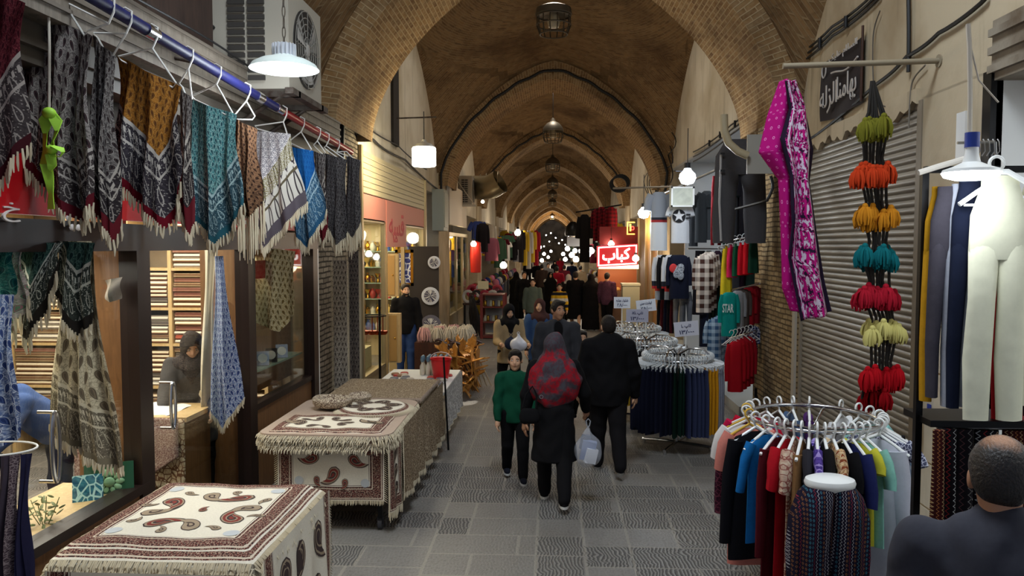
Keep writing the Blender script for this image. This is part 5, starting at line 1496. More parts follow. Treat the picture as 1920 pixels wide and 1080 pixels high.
def _magp(s, b):
    u, v, _ = s.uv(); d, h = paisley_d(s, u, v, .07, .12); n = s.noise(s.vec(u, v), 26, 3)
    c = s.mix(n.gt(.52), rgb(38, 24, 50), rgb(206, 190, 208)); c = s.mix(d.lt(-.05), c, rgb(186, 20, 120)); c = s.mix(n.band(.44, .5), c, rgb(186, 20, 120))
    st = (u / .05).frac(); e = u / .5
    c = s.mix(e.gt(.82).max(e.lt(.1)), c, rgb(34, 22, 44)); c = s.mix((e.band(.72, .82).max(e.band(.1, .18))) * st.gt(.5), c, rgb(220, 204, 220)); return c
MAG, MAGP = mat('magenta dotted cloth', _mag, rough=.85, spec=.15), mat('magenta black white print', _magp, rough=.85, spec=.15)
sheet_lr('hanging_shawl', 'magenta cloth with small pale rings hanging from the end of the wall bar', 'shawl', [(1464, 152), (1442, 215), (1425, 285), (1460, 335), (1463, 420), (1466, 540), (1482, 582)], [(1480, 152), (1502, 210), (1510, 285), (1505, 345), (1505, 430), (1520, 545), (1530, 590)], BY + .06, MAG, .03, 1.5, 1)
sheet_lr('hanging_shawl', 'black, white and magenta printed shawl twisted over the magenta cloth', 'shawl', [(1472, 152), (1480, 205), (1462, 262), (1478, 330), (1480, 420), (1474, 480), (1500, 602)], [(1488, 156), (1512, 205), (1526, 280), (1518, 340), (1532, 430), (1548, 520), (1562, 584)], BY - .06, MAGP, .04, 1.6, 2)
# ---- tassel garland
tg = thing('tassel_garland', 'long hanging garland of black cords with clusters of coloured wool tassels', 'garland', at(1640, 785, Y=BY))
ropes = MB(); R = random.Random(3)
knots = [(1640, 245), (1637, 330), (1643, 412), (1643, 487), (1645, 560), (1657, 630), (1655, 715), (1640, 752)]
for q in range(7):
    pts = [at(1636 + (q - 3) * .6, 152, Y=BY)]
    for i, (px, py) in enumerate(knots):
        pts.append(at(px + (q - 3) * (5 if i else 4) * R.uniform(.8, 1.5), py - 34, Y=BY - .02 + .02 * R.random())); pts.append(at(px + (q - 3) * 8, py - 4, Y=BY))
    ropes.tube(pts, .011, 6)
ropes.build('cord', plain(38, 34, 30, .9), tg, world=True)
def tassel_mb(L, R_, seed):
    r = random.Random(seed); mb = MB()
    mb.ell((0, 0, 0), (.024, .024, .026), 8, 6)
    for k in range(40):
        a = r.uniform(0, 2 * PI); q = R_ * r.uniform(.35, 1.0)
        mb.loft([((0, 0, .005), .01), ((q * .8 * cos(a), q * .8 * sin(a), -L * .25), .011), ((q * 1.05 * cos(a), q * 1.05 * sin(a), -L * .6), .011), ((q * .9 * cos(a), q * .9 * sin(a), -L * r.uniform(.75, 1.05)), .007)], 4)
    return mb
cols = [((112, 110, 38), 'yellow-green', 44, .16), ((190, 62, 30), 'orange red', 66, .15), ((200, 132, 36), 'mustard', 66, .15), ((22, 104, 110), 'teal', 66, .15), ((172, 30, 48), 'crimson', 76, .15), ((206, 196, 120), 'pale yellow', 66, .14), ((176, 20, 30), 'dark crimson', 66, .17), ((140, 14, 22), 'wine red', 44, .14)]
for i, ((px, py), (c, nm, w, L)) in enumerate(zip(knots, cols)):
    m = mat('wool ' + nm, None, rgb(*c), .95, spec=.05); base = None
    n = 9 if w > 50 else 6
    for k in range(n):
        p = at(px + (k - (n - 1) / 2) * w / n * .95, py - 22 + R.uniform(-6, 10), Y=BY + R.uniform(-.1, .06))
        loc = p - tg.location
        if base is None: base = tassel_mb(L, .06, i).build('tassel', m, tg, loc=loc); base['label'] = nm + ' wool tassel'
        else:
            o = base.copy(); COL.objects.link(o); o.location = loc; o.rotation_euler = (0, 0, R.random() * 6)
# ---- cables on the right wall
xw = XR - .03
for k, dz in enumerate((0, 9, 18)):
    cable([at(1650, -25 + dz, X=xw), at(1560, 50 + dz, X=xw), at(1490, 108 + dz, X=xw), at(1425, 180 + dz, X=xw), at(1370, 235 + dz, X=xw), at(1300, 285 + dz, X=xw)], .013, ('uppermost', 'middle', 'lowest')[k] + ' of the three black cables climbing the plaster wall past the banner', sag=.03)
ins = None
for px, py in ((1586, 40), (1537, 80), (1497, 118), (1465, 150), (1400, 215), (1378, 232), (1350, 252), (1330, 268)):
    p = at(px, py, X=xw - .02)
    if ins is None: ins = tag(MB().cyl((0, 0, -.06), (0, 0, .05), .02, n=10).build('cable_clamp', BLACK, loc=p), 'black cable clamp on the run of wall cables', 'clamp', 'black cable clamps')
    else: dup(ins, p)
cable([at(1850, -5, X=xw), at(1760, 62, X=xw), at(1700, 106, X=xw), at(1640, 160, X=xw), at(1520, 260, X=xw), at(1480, 290, X=xw)], .016, 'black cable slanting across the plaster from the housing to the banner', sag=.02)
cable([at(1703, -20, X=xw), at(1704, 60, X=xw), at(1703, 135, X=xw)], .016, 'vertical black cable above the end of the wall bar')
cable([at(1735, 122, X=xw), at(1712, 150, X=xw), at(1706, 190, X=xw), at(1704, 240, X=xw)], .007, 'thin grey wire curling down the plaster', plain(120, 112, 100))
cable([at(1650, 20, X=xw), at(1637, 70, X=xw), at(1640, 180, X=xw), at(1660, 200, X=xw)], .006, 'thin wire dangling beside the banner pole', plain(90, 84, 76))

# ---- near corner: bright lamp, garments on a black stand
NY = 3.5
hk = at(1817, 60, Y=NY)
tag(MB().tube([at(1815, 45, Y=NY), at(1818, 90, Y=NY), at(1819, 180, Y=NY), at(1818, 268, Y=NY)], .01, 6).tube([at(1822, 95, Y=NY), at(1835, 150, Y=NY), at(1872, 192, Y=NY)], .004, 5).build('lamp_rope', plain(206, 196, 180, .8)), 'dirty white rope holding the bright lamp over the trousers', 'rope')
c = at(1821, 318, Y=NY - .22)
lb = thing('lit_bulb_lamp', 'big bright white lamp with a blue collar hanging among the trousers', 'lamp', c)
MB().lathe([(.0, .115), (.024, .112), (.026, .06), (.034, .03), (.07, .012), (.105, .0), (.11, -.012)], (0, 0, 0), 24).build('housing', WHITEP, lb)
MB().lathe([(.11, -.012), (.1, -.03), (.06, -.042), (0, -.045)], (0, 0, 0), 24).build('diffuser', BULB, lb)
MB().cyl((0, 0, .09), (0, 0, .15), .028, n=14).build('collar', plain(36, 60, 150, .4), lb)
st = thing('display_stand', 'black metal stand holding the mustard, navy and cream trousers', 'stand', (2.0, NY + .06, 0))
zs1, zs2 = at(1800, 318, Y=NY).z, at(1800, 792, Y=NY).z
f = MB(); x0, x1 = at(1760, 500, Y=NY).x, at(1990, 500, Y=NY).x
for x in (x0, x1): f.span((x - .015, NY + .14, 0), (x + .015, NY + .17, zs1 + .02))
f.span((x0, NY + .03, zs2 - .03), (x1, NY + .3, zs2)); f.span((x0, NY + .14, zs1), (x1, NY + .17, zs1 + .03))
f.span((x0 - .25, NY + .1, 0), (x1, NY + .2, .03))
f.build('frame', BLKMET, st, world=True, smooth=False)
f = MB(); f.cyl(at(1795, 268, Y=NY), at(1866, 266, Y=NY), .006); f.cyl(at(1866, 266, Y=NY), at(1867, 290, Y=NY), .006)
for k in range(5):
    p = at(1832 + 9 * k, 267, Y=NY); f.tube([p + Vector((0, -.01, .012)), p + Vector((0, -.02, 0)), p + Vector((.004, -.02, -.04)), p + Vector((-.004, -.01, -.06))], .003, 4)
f.build('hook_bar', STEEL, st, world=True)
tag(MB().tube([at(1722, 324, Y=NY + .1), at(1760, 312, Y=NY + .1), at(1808, 298, Y=NY + .1)], .013, 8).build('wrapped_support', plain(214, 206, 194, .8)), 'tape-wrapped white arm reaching from the wall to the lamp', 'arm')
for k, (b_, m, lb_, Y, kd) in enumerate((
    ((1735, 350, 1790, 752), cloth(204, 150, 30), 'mustard yellow trousers, outermost on the black stand', NY + .12, {}),
    ((1746, 350, 1800, 745), cloth(70, 66, 74), 'charcoal grey trousers beside the mustard pair', NY + .06, {}),
    ((1776, 345, 1812, 762), cloth(176, 180, 192), 'pale grey trousers between the charcoal and navy pairs', NY + .04, {}),
    ((1786, 335, 1840, 765), cloth(22, 28, 48), 'navy trousers under the bright lamp', NY, {}),
    ((1818, 330, 1918, 788), cloth(236, 234, 206, .08), 'large cream trousers with a split hem, in front', NY - .06, {'gap': -.02, 'flare': 1.3}),
    ((1872, 420, 1918, 800), cloth(170, 22, 30), 'red trousers showing behind the cream pair', NY + .08, {}),
    ((1888, 400, 1942, 780), cloth(26, 26, 34), 'black trousers at the frame edge behind the cream pair', NY + .03, {}),
    ((1906, 330, 1975, 760), cloth(226, 222, 190, .08), 'second cream trousers at the edge of the stand', NY - .04, {}))):
    garment('trousers', 'hanging_trousers', lb_, 'trousers', b_, Y, m, depth=.035, ph=k * 1.3, waist=.62, **kd)
o = plastic_hanger(.3, .009).build('plastic_hanger', WHITEP, loc=at(1868, 322, Y=NY - .06)); tag(o, 'white plastic hanger carrying the large cream trousers', 'hanger')
ov = tag(MB().tube([at(1838, 336, Y=NY - .1), at(1850, 322, Y=NY - .1), at(1890, 322, Y=NY - .1), at(1930, 345, Y=NY - .1)], .012, 8).build('curved_hanger', WHITEP), 'white curved hanger arm over the second cream trousers', 'hanger')
ZG = m_zig('black zigzag knit', rgb(24, 20, 24), [rgb(190, 190, 186), rgb(150, 40, 40), rgb(170, 140, 110), rgb(120, 112, 110)], .028)
ZG2 = m_zig('maroon dotted knit', rgb(60, 24, 22), [rgb(200, 170, 120), rgb(190, 120, 70), rgb(210, 200, 180), rgb(110, 40, 36)], .02)
for k, (b_, m, lb_) in enumerate((((1748, 806, 1768, 1002), ZG2, 'maroon and gold dotted leggings hanging by the wall below the stand shelf'), ((1766, 804, 1790, 985), ZG, 'black and white zigzag leggings below the stand shelf'), ((1788, 804, 1822, 970), m_zig('dark flower knit', rgb(26, 22, 26), [rgb(120, 116, 112), rgb(90, 60, 60), rgb(150, 146, 140), rgb(80, 80, 96)], .034), 'dark flowered leggings behind the balding man'),
    ((1824, 806, 1870, 960), ZG, 'zigzag leggings mostly hidden by the balding man\'s head'), ((1876, 806, 1930, 960), ZG2, 'maroon dotted leggings past the balding man\'s head'))):
    garment('skirt', 'hanging_leggings', lb_, 'leggings', b_, NY + .02 * k, m, depth=.03, top=.9, folds=4)
tag(MB().cyl(at(1757, 803, Y=NY + .1), at(1925, 803, Y=NY + .1), .008).build('clothes_rod', STEEL), 'steel rod below the black stand shelf with patterned leggings', 'rod')

# ============================================================ round racks
def round_rack(label, c, Rr, Z, m=CHROME, feet=True, loops=False):
    t = thing('round_clothes_rack', label, 'clothes rack', (c[0], c[1], 0))
    MB().tube([(Rr * cos(a), Rr * sin(a), Z) for a in [2 * PI * k / 48 for k in range(49)]], .013, 10).build('ring', m, t)
    MB().cyl((0, 0, .05), (0, 0, Z + (.06 if loops else -.05)), .02, n=14).build('post', m, t)
    for k in range(4):
        a = PI / 4 + k * PI / 2 + .3
        mb = MB()
        if loops: mb.tube([(0, 0, Z + .03), (Rr * .35 * cos(a), Rr * .35 * sin(a), Z + .12), (Rr * .8 * cos(a), Rr * .8 * sin(a), Z + .12), (Rr * cos(a), Rr * sin(a), Z + .05), (Rr * cos(a), Rr * sin(a), Z)], .011, 8)
        else: mb.tube([(0, 0, Z - .08), (Rr * cos(a), Rr * sin(a), Z - .01)], .009, 8)
        mb.build('spoke', m, t)
        f = MB(); f.tube([(0, 0, .06), (.3 * cos(a), .3 * sin(a), .055), (.44 * cos(a), .44 * sin(a), .045)], .018, 8); f.cyl((.42 * cos(a), .42 * sin(a), .0), (.42 * cos(a), .42 * sin(a), .05), .02)
        f.build('foot', m, t)
    return t
def on_ring(o, c, Rr, Z, deg, dz=0, off=0.0, tw=0.0):
    a = math.radians(deg); o.location = (c[0] + (Rr + off) * cos(a), c[1] + (Rr + off) * sin(a), Z + dz); o.rotation_euler = (0, 0, a + tw); return o
C1, R1, Z1 = (1.74, 5.2), .425, 1.31
round_rack('chrome round rack in front of the grey shutter, hung with mixed tops', C1, R1, Z1)
PH = None
def ph_on(c, Rr, Z, deg, label, group, kind):
    global _PH
    o = _PH.get(kind)
    if o is None:
        o = plastic_hanger(.36, .0085, False) if kind == 'w' else plastic_hanger(.3, .0105, True) if kind == 'c' else plastic_hanger(.34, .008, False)
        o = o.build('plastic_hanger', {'w': WHITEP, 'c': mat('translucent white plastic', None, rgb(214, 218, 220), .25), 'k': BLKMET, 'y': plain(214, 170, 60)}[kind], loc=(0, 0, 0)); _PH[kind] = o
    else: o = o.copy(); COL.objects.link(o)
    tag(o, label, 'hanger', group); return on_ring(o, c, Rr, Z, deg, -.005)
_PH = {}
TART = m_check('purple tartan', rgb(60, 40, 90), rgb(120, 96, 150), .05)
LACE = m_rug('grey lace', rgb(90, 92, 112), rgb(60, 62, 84), rgb(190, 190, 204), 50)
PAIS2 = m_paisley('gold flowered print', rgb(190, 150, 100), rgb(120, 60, 40), rgb(226, 206, 170), rgb(160, 90, 50), .05, .06)
FADE = m_rug('faded blue print', rgb(150, 176, 206), rgb(186, 200, 220), rgb(214, 222, 232), 9)
PURP = m_rug('purple flowered print', rgb(92, 70, 150), rgb(64, 46, 120), rgb(160, 140, 200), 26)
WINE = m_rug('dark wine print', rgb(64, 26, 44), rgb(40, 18, 32), rgb(104, 50, 66), 30)
# (angle, colour words, material, width, length, sleeve)
TOPS = [(160, 'dark wine printed', WINE, .44, .82, .8), (170, 'white edged with black', cloth(220, 216, 212, .1), .4, .8, .3), (184, 'salmon', cloth(214, 130, 116), .38, .92, .3), (196, 'black long-sleeved', cloth(18, 17, 22, .2), .54, .84, .86), (210, 'bright blue', cloth(24, 110, 178), .46, .68, .5), (222, 'maroon', cloth(84, 16, 26), .44, .9, .8),
        (230, 'scarlet', cloth(184, 20, 34), .4, .92, .3), (237, 'cream flowered', m_rug('cream flowered', rgb(216, 196, 170), rgb(196, 160, 140), rgb(150, 90, 80), 30), .38, .95, .3), (243, 'tan brown', cloth(150, 110, 70), .42, .9, .8), (249, 'charcoal', cloth(48, 46, 52), .38, .7, .3), (255, 'violet printed', PURP, .4, .62, .3), (261, 'black sleeveless', cloth(20, 18, 20), .36, .8, .2),
        (268, 'gold flowered', PAIS2, .38, .75, .2), (276, 'jet black', cloth(14, 13, 15), .4, .8, .3), (284, 'navy', cloth(34, 40, 90), .4, .85, .4), (291, 'yellow', cloth(206, 200, 60), .38, .6, .25), (298, 'mint green', cloth(140, 200, 184), .4, .62, .4), (318, 'pale grey long', cloth(196, 196, 206, .12), .42, .95, .8), (326, 'grey lace white-trimmed', LACE, .5, .62, .25),
        (335, 'faded blue and white', FADE, .44, .98, .8), (345, 'purple tartan', TART, .46, .95, .7), (357, 'black far-side', cloth(26, 24, 26), .44, .8, .7), (14, 'aqua', cloth(150, 206, 200), .4, .6, .3), (28, 'grey', cloth(120, 116, 116), .4, .7, .4), (46, 'white', cloth(222, 222, 222, .1), .4, .7, .3), (75, 'purple', cloth(76, 40, 96), .4, .7, .4),
        (90, 'slate blue', cloth(70, 90, 120), .4, .7, .4), (104, 'dark brown', cloth(60, 44, 38), .4, .7, .4), (118, 'rose grey', cloth(150, 130, 130), .4, .7, .3), (134, 'red', cloth(190, 16, 50), .44, .7, .4), (148, 'cherry', cloth(196, 20, 70), .42, .7, .4)]
for k, (deg, nm, m, w, h, sl) in enumerate(TOPS):
    kd = 'y' if nm in ('salmon', 'dark wine printed') else 'w'
    ph_on(C1, R1, Z1, deg, 'white plastic hanger on the chrome rack of mixed tops' if kd == 'w' else 'yellowish hanger on the chrome rack of mixed tops', 'white hangers on the mixed rack' if kd == 'w' else 'yellow hangers on the mixed rack', kd)
    o = g_top(w, h, sl, .028, 1.05, .1, 5, k * 1.1).build('hanging_blouse', m, loc=(0, 0, 0)); on_ring(o, C1, R1, Z1, deg, -.07)
    tag(o, f'{nm} top hanging on the chrome rack by the shutter', 'top')
# leggings on a white hoop at the front of the rack
fl_ = thing('leggings_display', 'zigzag patterned leggings gathered under a white oval top, front of the chrome rack', 'leggings', (1.66, 4.52, .3))
zc = at(1556, 904, Y=4.5)
MB().lathe([(0, -.045), (.11, -.042), (.14, -.02), (.145, 0), (.137, .02), (.1, .034), (0, .038)], tuple(zc - fl_.location), 32, sy=.75).build('white_top', WHITEP, fl_)
LEG = m_zig('dark ethnic zigzag knit', rgb(28, 24, 40), [rgb(200, 196, 200), rgb(150, 100, 60), rgb(70, 130, 150), rgb(150, 50, 60)], .024)
lg = MB()
for s in (-1, 1): ering(lg, [(s * .05, 0, -.02, .085, .1), (s * .075, 0, -.08, .11, .12), (s * .1, 0, -.2, .125, .125), (s * .115, .01, -.42, .12, .12), (s * .12, 0, -.65, .1, .1), (s * .125, 0, -.85, .07, .08)], 36, 9, .09, 0, s, 1.6)
o = lg.build('leggings', LEG, fl_, loc=tuple(zc - fl_.location))

def clip_rack(c, Rr, Z, label, n, colors, seed, L, where, loops=True):
    round_rack(label, c, Rr, Z, WIRE if False else CHROME, True, loops)
    R = random.Random(seed); proto = {}
    for k in range(n):
        deg = 360 * k / n + R.uniform(-1.5, 1.5)
        ph_on(c, Rr, Z, deg, f'white clip hanger on the rack {where}', f'white clip hangers {where}', 'c')
        nm, m = colors(deg % 360)
        q = proto.get(nm)
        if q is None:
            mb = MB(); ering(mb, [(0, 0, 0, .15, .012), (0, 0, -.05, .15, .016), (0, 0, -.3 * L, .165, .024), (0, 0, -.7 * L, .165, .028), (0, 0, -L, .16, .026)], 20, 5, .1, 0, R.random() * 6)
            q = mb.build('clipped_trousers', m, loc=(0, 0, 0)); proto[nm] = q
        else: q = q.copy(); COL.objects.link(q)
        on_ring(q, c, Rr, Z, deg, -.085, .0, R.uniform(-.06, .06)); q.scale = (1, 1, R.uniform(.96, 1.04))
        tag(q, f'{nm} trousers clipped on the rack {where}', 'trousers', f'{nm} trousers {where}')
NAV, GRN, SLT, MST, LGR, BLK_ = cloth(20, 22, 40), cloth(18, 52, 40), cloth(48, 54, 82), cloth(210, 144, 26), cloth(150, 152, 166), cloth(22, 20, 26)
def col2(d):
    if 180 <= d < 232: return 'midnight', NAV
    if 232 <= d < 256: return 'dark navy', cloth(26, 28, 48)
    if 256 <= d < 272: return 'dark green', GRN
    if 272 <= d < 304: return 'slate blue', SLT
    if 304 <= d < 322: return 'mustard', MST
    if 322 <= d < 350: return 'light grey', LGR
    return 'black', BLK_
C2 = (1.53, 9.45)
clip_rack(C2, .4, 1.1, 'white-hangered round rack with a cross base, navy to mustard trousers', 60, col2, 5, .76, 'with the tilted L price card')
C3, C4 = (1.33, 10.9), (1.33, 12.4)
def col3(d):
    return ('royal blue', cloth(30, 34, 120)) if 180 <= d < 225 else ('golden yellow', cloth(206, 160, 40)) if 225 <= d < 245 else ('black', BLK_) if d > 200 else ('dark plum', cloth(44, 26, 44))
clip_rack(C3, .4, 1.1, 'second white-hangered round rack, behind the one with the L price card', 50, col3, 6, .7, 'behind the first trouser rack')
clip_rack(C4, .38, 1.12, 'farthest white-hangered round rack, next to the beige price card', 40, lambda d: ('tan', cloth(186, 140, 96)) if d > 200 else ('white', cloth(206, 204, 200)), 7, .7, 'farthest from the shutter')
INKT = plain(40, 44, 90, .6)
def price_card(label, box, Y, lines, tilt=0.0, stem_to=None, c=(226, 230, 238)):
    a, b = at(box[0], box[3], Y=Y), at(box[2], box[1], Y=Y); w, h = b.x - a.x, b.z - a.z; cx, cz = (a.x + b.x) / 2, (a.z + b.z) / 2
    t = thing('price_card', label, 'price card', (cx, Y, stem_to))
    rt = lambda x, y: (x * cos(tilt) - y * sin(tilt), x * sin(tilt) + y * cos(tilt))
    mb = MB(); mb.prism([(-w / 2, -h / 2), (w / 2, -h / 2), (w / 2, h / 2), (-w / 2, h / 2)], lambda x, y, d: (rt(x, y)[0], d, rt(x, y)[1] + cz - stem_to), .008)
    mb.build('card', plain(*c, .6), t, smooth=False)
    l = MB()
    for (tx, yy, ww, hh) in lines:
        put_text(l, tx, lambda x, y, d: (rt(x, y + yy * h)[0], -.004 - d, rt(x, y + yy * h)[1] + cz - stem_to), w * ww, h * hh, .004, .012)
    l.build('lettering', INKT, t)
    MB().cyl((0, .02, 0), (0, .02, cz - stem_to), .008).build('stem', WHITEP, t)
price_card('white price card reading 28/000 over the farthest trouser rack', (1151, 557, 1182, 578), 12.3, [(shape('شلوار بهاره'), .18, .72, .28), ('۲۸/۰۰۰', -.2, .6, .3)], 0, 1.12)
price_card('white price card reading 25/000 standing beside the shop column', (1193, 562, 1230, 584), 11.6, [(shape('تیشرت سنی'), .2, .6, .26), ('۲۵/۰۰۰', -.22, .55, .3)], .12, 1.1)
price_card('lilac-grey price card reading XL 13/000 above the second trouser rack', (1174, 580, 1216, 604), 10.9, [('XL ' + shape('تاپ'), .18, .5, .3), ('۱۳/۰۰۰', -.2, .6, .3)], 0, 1.1, (196, 196, 214))
price_card('tilted price card reading L 13/000 on the rack with the cross base', (1264, 603, 1310, 630), 9.6, [('L ' + shape('تاپ'), .18, .4, .3), ('۱۳/۰۰۰', -.2, .6, .3)], .1, 1.1, (214, 214, 224))

# ============================================================ children's clothes shop
KY0, KY1 = 11.4, 19.3
KW = mat('grey shop wall', None, rgb(176, 178, 180), .6)
struct('wall_right_shop', MB().span((XR + 2.6, KY0, 0), (XR + 2.7, KY1, 4.35)), KW, smooth=False)
struct('wall_right_shop', MB().span((XR + .02, 17.5, 0), (XR + 2.7, 17.6, 4.35)), KW, smooth=False)
struct('ceiling_shop_right', MB().span((XR, KY0, 4.3), (XR + 2.7, KY1, 4.36)), KW, smooth=False)
struct('floor_shop', MB().span((XR - .25, KY0 - .2, 0), (XR + 2.7, KY1, .14)), mat('pale shop tile', None, rgb(196, 198, 194), .3), smooth=False)
# hanging frame across the shop front
kr = thing('hanging_tubework', 'tubular frame over the children\'s clothes shop front', 'frame', (2.4, 12.6, 2.2))
for (pa, pb, Y) in (((1215, 375), (1345, 318), 13.5), ((1150, 353), (1260, 350), 15.5)):
    MB().cyl(at(*pa, Y=Y), at(*pb, Y=Y - .8), .02).build('tube', STEEL, kr, world=True)
WHT, DGR = cloth(226, 230, 236, .08), cloth(62, 66, 70)
def tri(s, b):
    x, y, z = s.obj()
    c = s.mix(z.lt(-.42), rgb(150, 156, 166), rgb(34, 36, 48)); c = s.mix(z.lt(-.46), c, rgb(170, 40, 44)); return s.mix(z.lt(-.5), c, rgb(228, 232, 236))
TRI = mat('grey white striped jersey', tri, rough=.85)
def tri2(s, b):
    x, y, z = s.obj()
    c = s.mix(z.lt(-.42), rgb(214, 216, 220), rgb(30, 32, 44)); c = s.mix(z.lt(-.5), c, rgb(176, 36, 40)); return s.mix(z.lt(-.58), c, rgb(150, 156, 166))
TRI2 = mat('white black red hoodie', tri2, rough=.85)
garment('top', 'hanging_shirt', 'grey, black, red and white banded shirt under the cool lamp', 'shirt', (1212, 360, 1258, 470), 12.9, TRI, depth=.07, sleeve=.32)
o = garment('top', 'hanging_shirt', 'white T-shirt printed with a black star roundel', 'shirt', (1250, 384, 1300, 456), 12.5, WHT, depth=.06, sleeve=.3)
c = at(1273, 405, Y=12.42); lt = MB()
def frS(x, y, d): return (c.x + x, c.y - d, c.z + y)
lt.prism([(.105 * cos(2 * PI * k / 28), .105 * sin(2 * PI * k / 28)) for k in range(28)], frS, .006)
for s in (-1, 1):
    for z in (-.045, .01): lt.span((c.x + s * .11 - .03 * (s < 0) , c.y - .006, c.z + z), (c.x + s * .15 + .03 * (s > 0), c.y, c.z + z + .025))
pr = lt.build('roundel_print', plain(24, 24, 30, .8), o, world=True, smooth=False)
stx = MB(); stx.prism([((.1 if k % 2 == 0 else .04) * sin(2 * PI * k / 10), (.1 if k % 2 == 0 else .04) * cos(2 * PI * k / 10)) for k in range(10)], lambda x, y, d: (c.x + x, c.y - .007 - d, c.z + y), .004)
stx.build('star_print', plain(230, 232, 236, .8), o, world=True, smooth=False)
for k, (b_, m, nm) in enumerate((((1298, 362, 1330, 455), DGR, 'dark grey T-shirt facing out beside the white star one'), ((1308, 358, 1342, 450), cloth(84, 88, 92), 'slate T-shirt half hidden by the grey trousers'), ((1288, 368, 1312, 462), cloth(56, 60, 66), 'charcoal T-shirt partly behind the star shirt'))):
    garment('top', 'hanging_shirt', nm, 'shirt', b_, 13.1 + .12 * k, m, depth=.05, sleeve=.3)
o = garment('trousers', 'hanging_trousers', 'very large grey trousers with a pale side stripe at the shop front', 'trousers', (1340, 262, 1434, 456), 10.5, cloth(86, 84, 86), depth=.09, waist=.66, gap=.05, flare=1.2)
a, b = at(1347, 265, Y=10.4), at(1352, 455, Y=10.4)
MB().tube([at(1352, 290, Y=10.42), at(1349, 380, Y=10.42), at(1352, 452, Y=10.42)], .016, 6).build('side_stripe', plain(186, 184, 184, .8), o, world=True)
for py, w in ((318, 9), (286, 9)): MB().span(at(1350, py + 4, Y=10.38), at(1350 + w, py, Y=10.36)).build('pocket_badge', plain(26, 26, 28, .6), o, world=True, smooth=False)
garment('trousers', 'hanging_trousers', 'red-striped dark track trousers behind the very large grey pair', 'trousers', (1334, 330, 1352, 460), 10.8, cloth(120, 20, 30), depth=.04)
def row(name, label, cat, kind, n, box, dx, Y, dY, mats, group=None, **k):
    for i in range(n):
        nm, m = mats[i % len(mats)]
        garment(kind, name, label.format(nm), cat, (box[0] + dx * i, box[1], box[2] + dx * i, box[3]), Y + dY * i, m, group=(group.format(nm) if group else None), ph=i, **k)
row('hooded_sweater', '{} hooded child\'s top in the row below the banded shirt', 'hoodie', 'top', 4, (1224, 478, 1250, 562), 9, 12.6, -.12, [('white', TRI2), ('black', cloth(24, 24, 28)), ('off-white', TRI2), ('dark', cloth(30, 30, 38))], '{} hoodies in a row', depth=.05, sleeve=.75)
o = garment('top', 'hooded_sweater', 'navy child\'s top with a red and pale grey splash, white sleeves', 'hoodie', (1246, 478, 1300, 560), 11.95, cloth(24, 28, 46), depth=.06, sleeve=.7)
c = at(1270, 508, Y=11.86); pr = MB()
pr.ell((c.x - .06, c.y, c.z + .04), (.06, .012, .07)); p1 = pr.build('red_print', plain(206, 54, 54, .8), o, world=True)
pr = MB(); pr.ell((c.x + .02, c.y - .004, c.z), (.07, .012, .12), rot=(0, .5, 0)); pr.ell((c.x + .05, c.y - .006, c.z - .07), (.05, .012, .07)); pr.build('pale_print', m_rug('grey splash', rgb(200, 206, 212), rgb(150, 156, 164), rgb(90, 94, 104), 14), o, world=True)
row('hanging_trousers', '{} child\'s sweatpants hanging under the hooded tops', 'trousers', 'trousers', 2, (1262, 547, 1286, 608), 12, 12.2, -.1, [('grey', cloth(120, 122, 128)), ('mid-grey', cloth(104, 106, 112))], depth=.05, gap=.02)
row('hanging_trousers', '{} trousers hanging in the shadow beside the grey sweatpants', 'trousers', 'trousers', 5, (1232, 560, 1246, 625), 6, 12.9, -.1, [('black', BLK_), ('dark maroon', cloth(74, 20, 26)), ('navy', NAV)], '{} trousers in shadow', depth=.03)
BCH = m_check('brown white check', rgb(218, 206, 194), rgb(72, 48, 42), .13)
BLC = m_check('blue white check', rgb(60, 88, 120), rgb(170, 190, 206), .1)
for k in range(3): garment('top', 'checked_shirt', ('front', 'second', 'third')[k] + ' brown and white checked shirt in the row', 'shirt', (1299 + 5 * k, 478 - 3 * k, 1340 + 5 * k, 586 - 4 * k), 11.5 + .12 * k, BCH, depth=.06, sleeve=.6, group=None)
for k in range(3): garment('top', 'checked_shirt', ('front', 'second', 'third')[k] + ' blue and white checked shirt hanging below the brown checked row', 'shirt', (1320 + 5 * k, 598 - 3 * k, 1358 + 5 * k, 690 - 4 * k), 11.3 + .12 * k, BLC, depth=.06, sleeve=.5)
for k in range(3): garment('skirt', 'dark_dress', ('front', 'second', 'third')[k] + ' dark green garment between the checked shirts and the shorts', 'garment', (1332 + 6 * k, 480, 1352 + 6 * k, 600), 11.9 - .06 * k, cloth(24, 40, 36), depth=.04)
RW = [('yellow', cloth(226, 200, 40)), ('pink', cloth(226, 40, 90)), ('green', cloth(20, 84, 56)), ('red', cloth(196, 16, 34)), ('bright red', cloth(210, 24, 36)), ('dark green', cloth(22, 60, 44))]
for i, (nm, m) in enumerate(RW):
    garment('skirt', 'childs_shorts', f'{nm} child\'s shorts on the upper short rail', 'shorts', (1352 + 10 * i, 462 - 2 * i, 1372 + 10 * i, (570 if i == 0 else 522) - 2 * i), 11.0 - .05 * i, m, depth=.05, folds=5)
for i in range(7):
    o = plastic_hanger(.2, .006, True).build('clip_hanger', mat('translucent white plastic', None), loc=at(1360 + 9 * i, 455 - 2 * i, Y=11.0 - .05 * i)) if i == 0 else o.copy()
    if i: COL.objects.link(o); o.location = at(1360 + 9 * i, 455 - 2 * i, Y=11.0 - .05 * i)
    tag(o, 'clear hanger on the upper rail of children\'s shorts', 'hanger', 'hangers of the shorts rail')
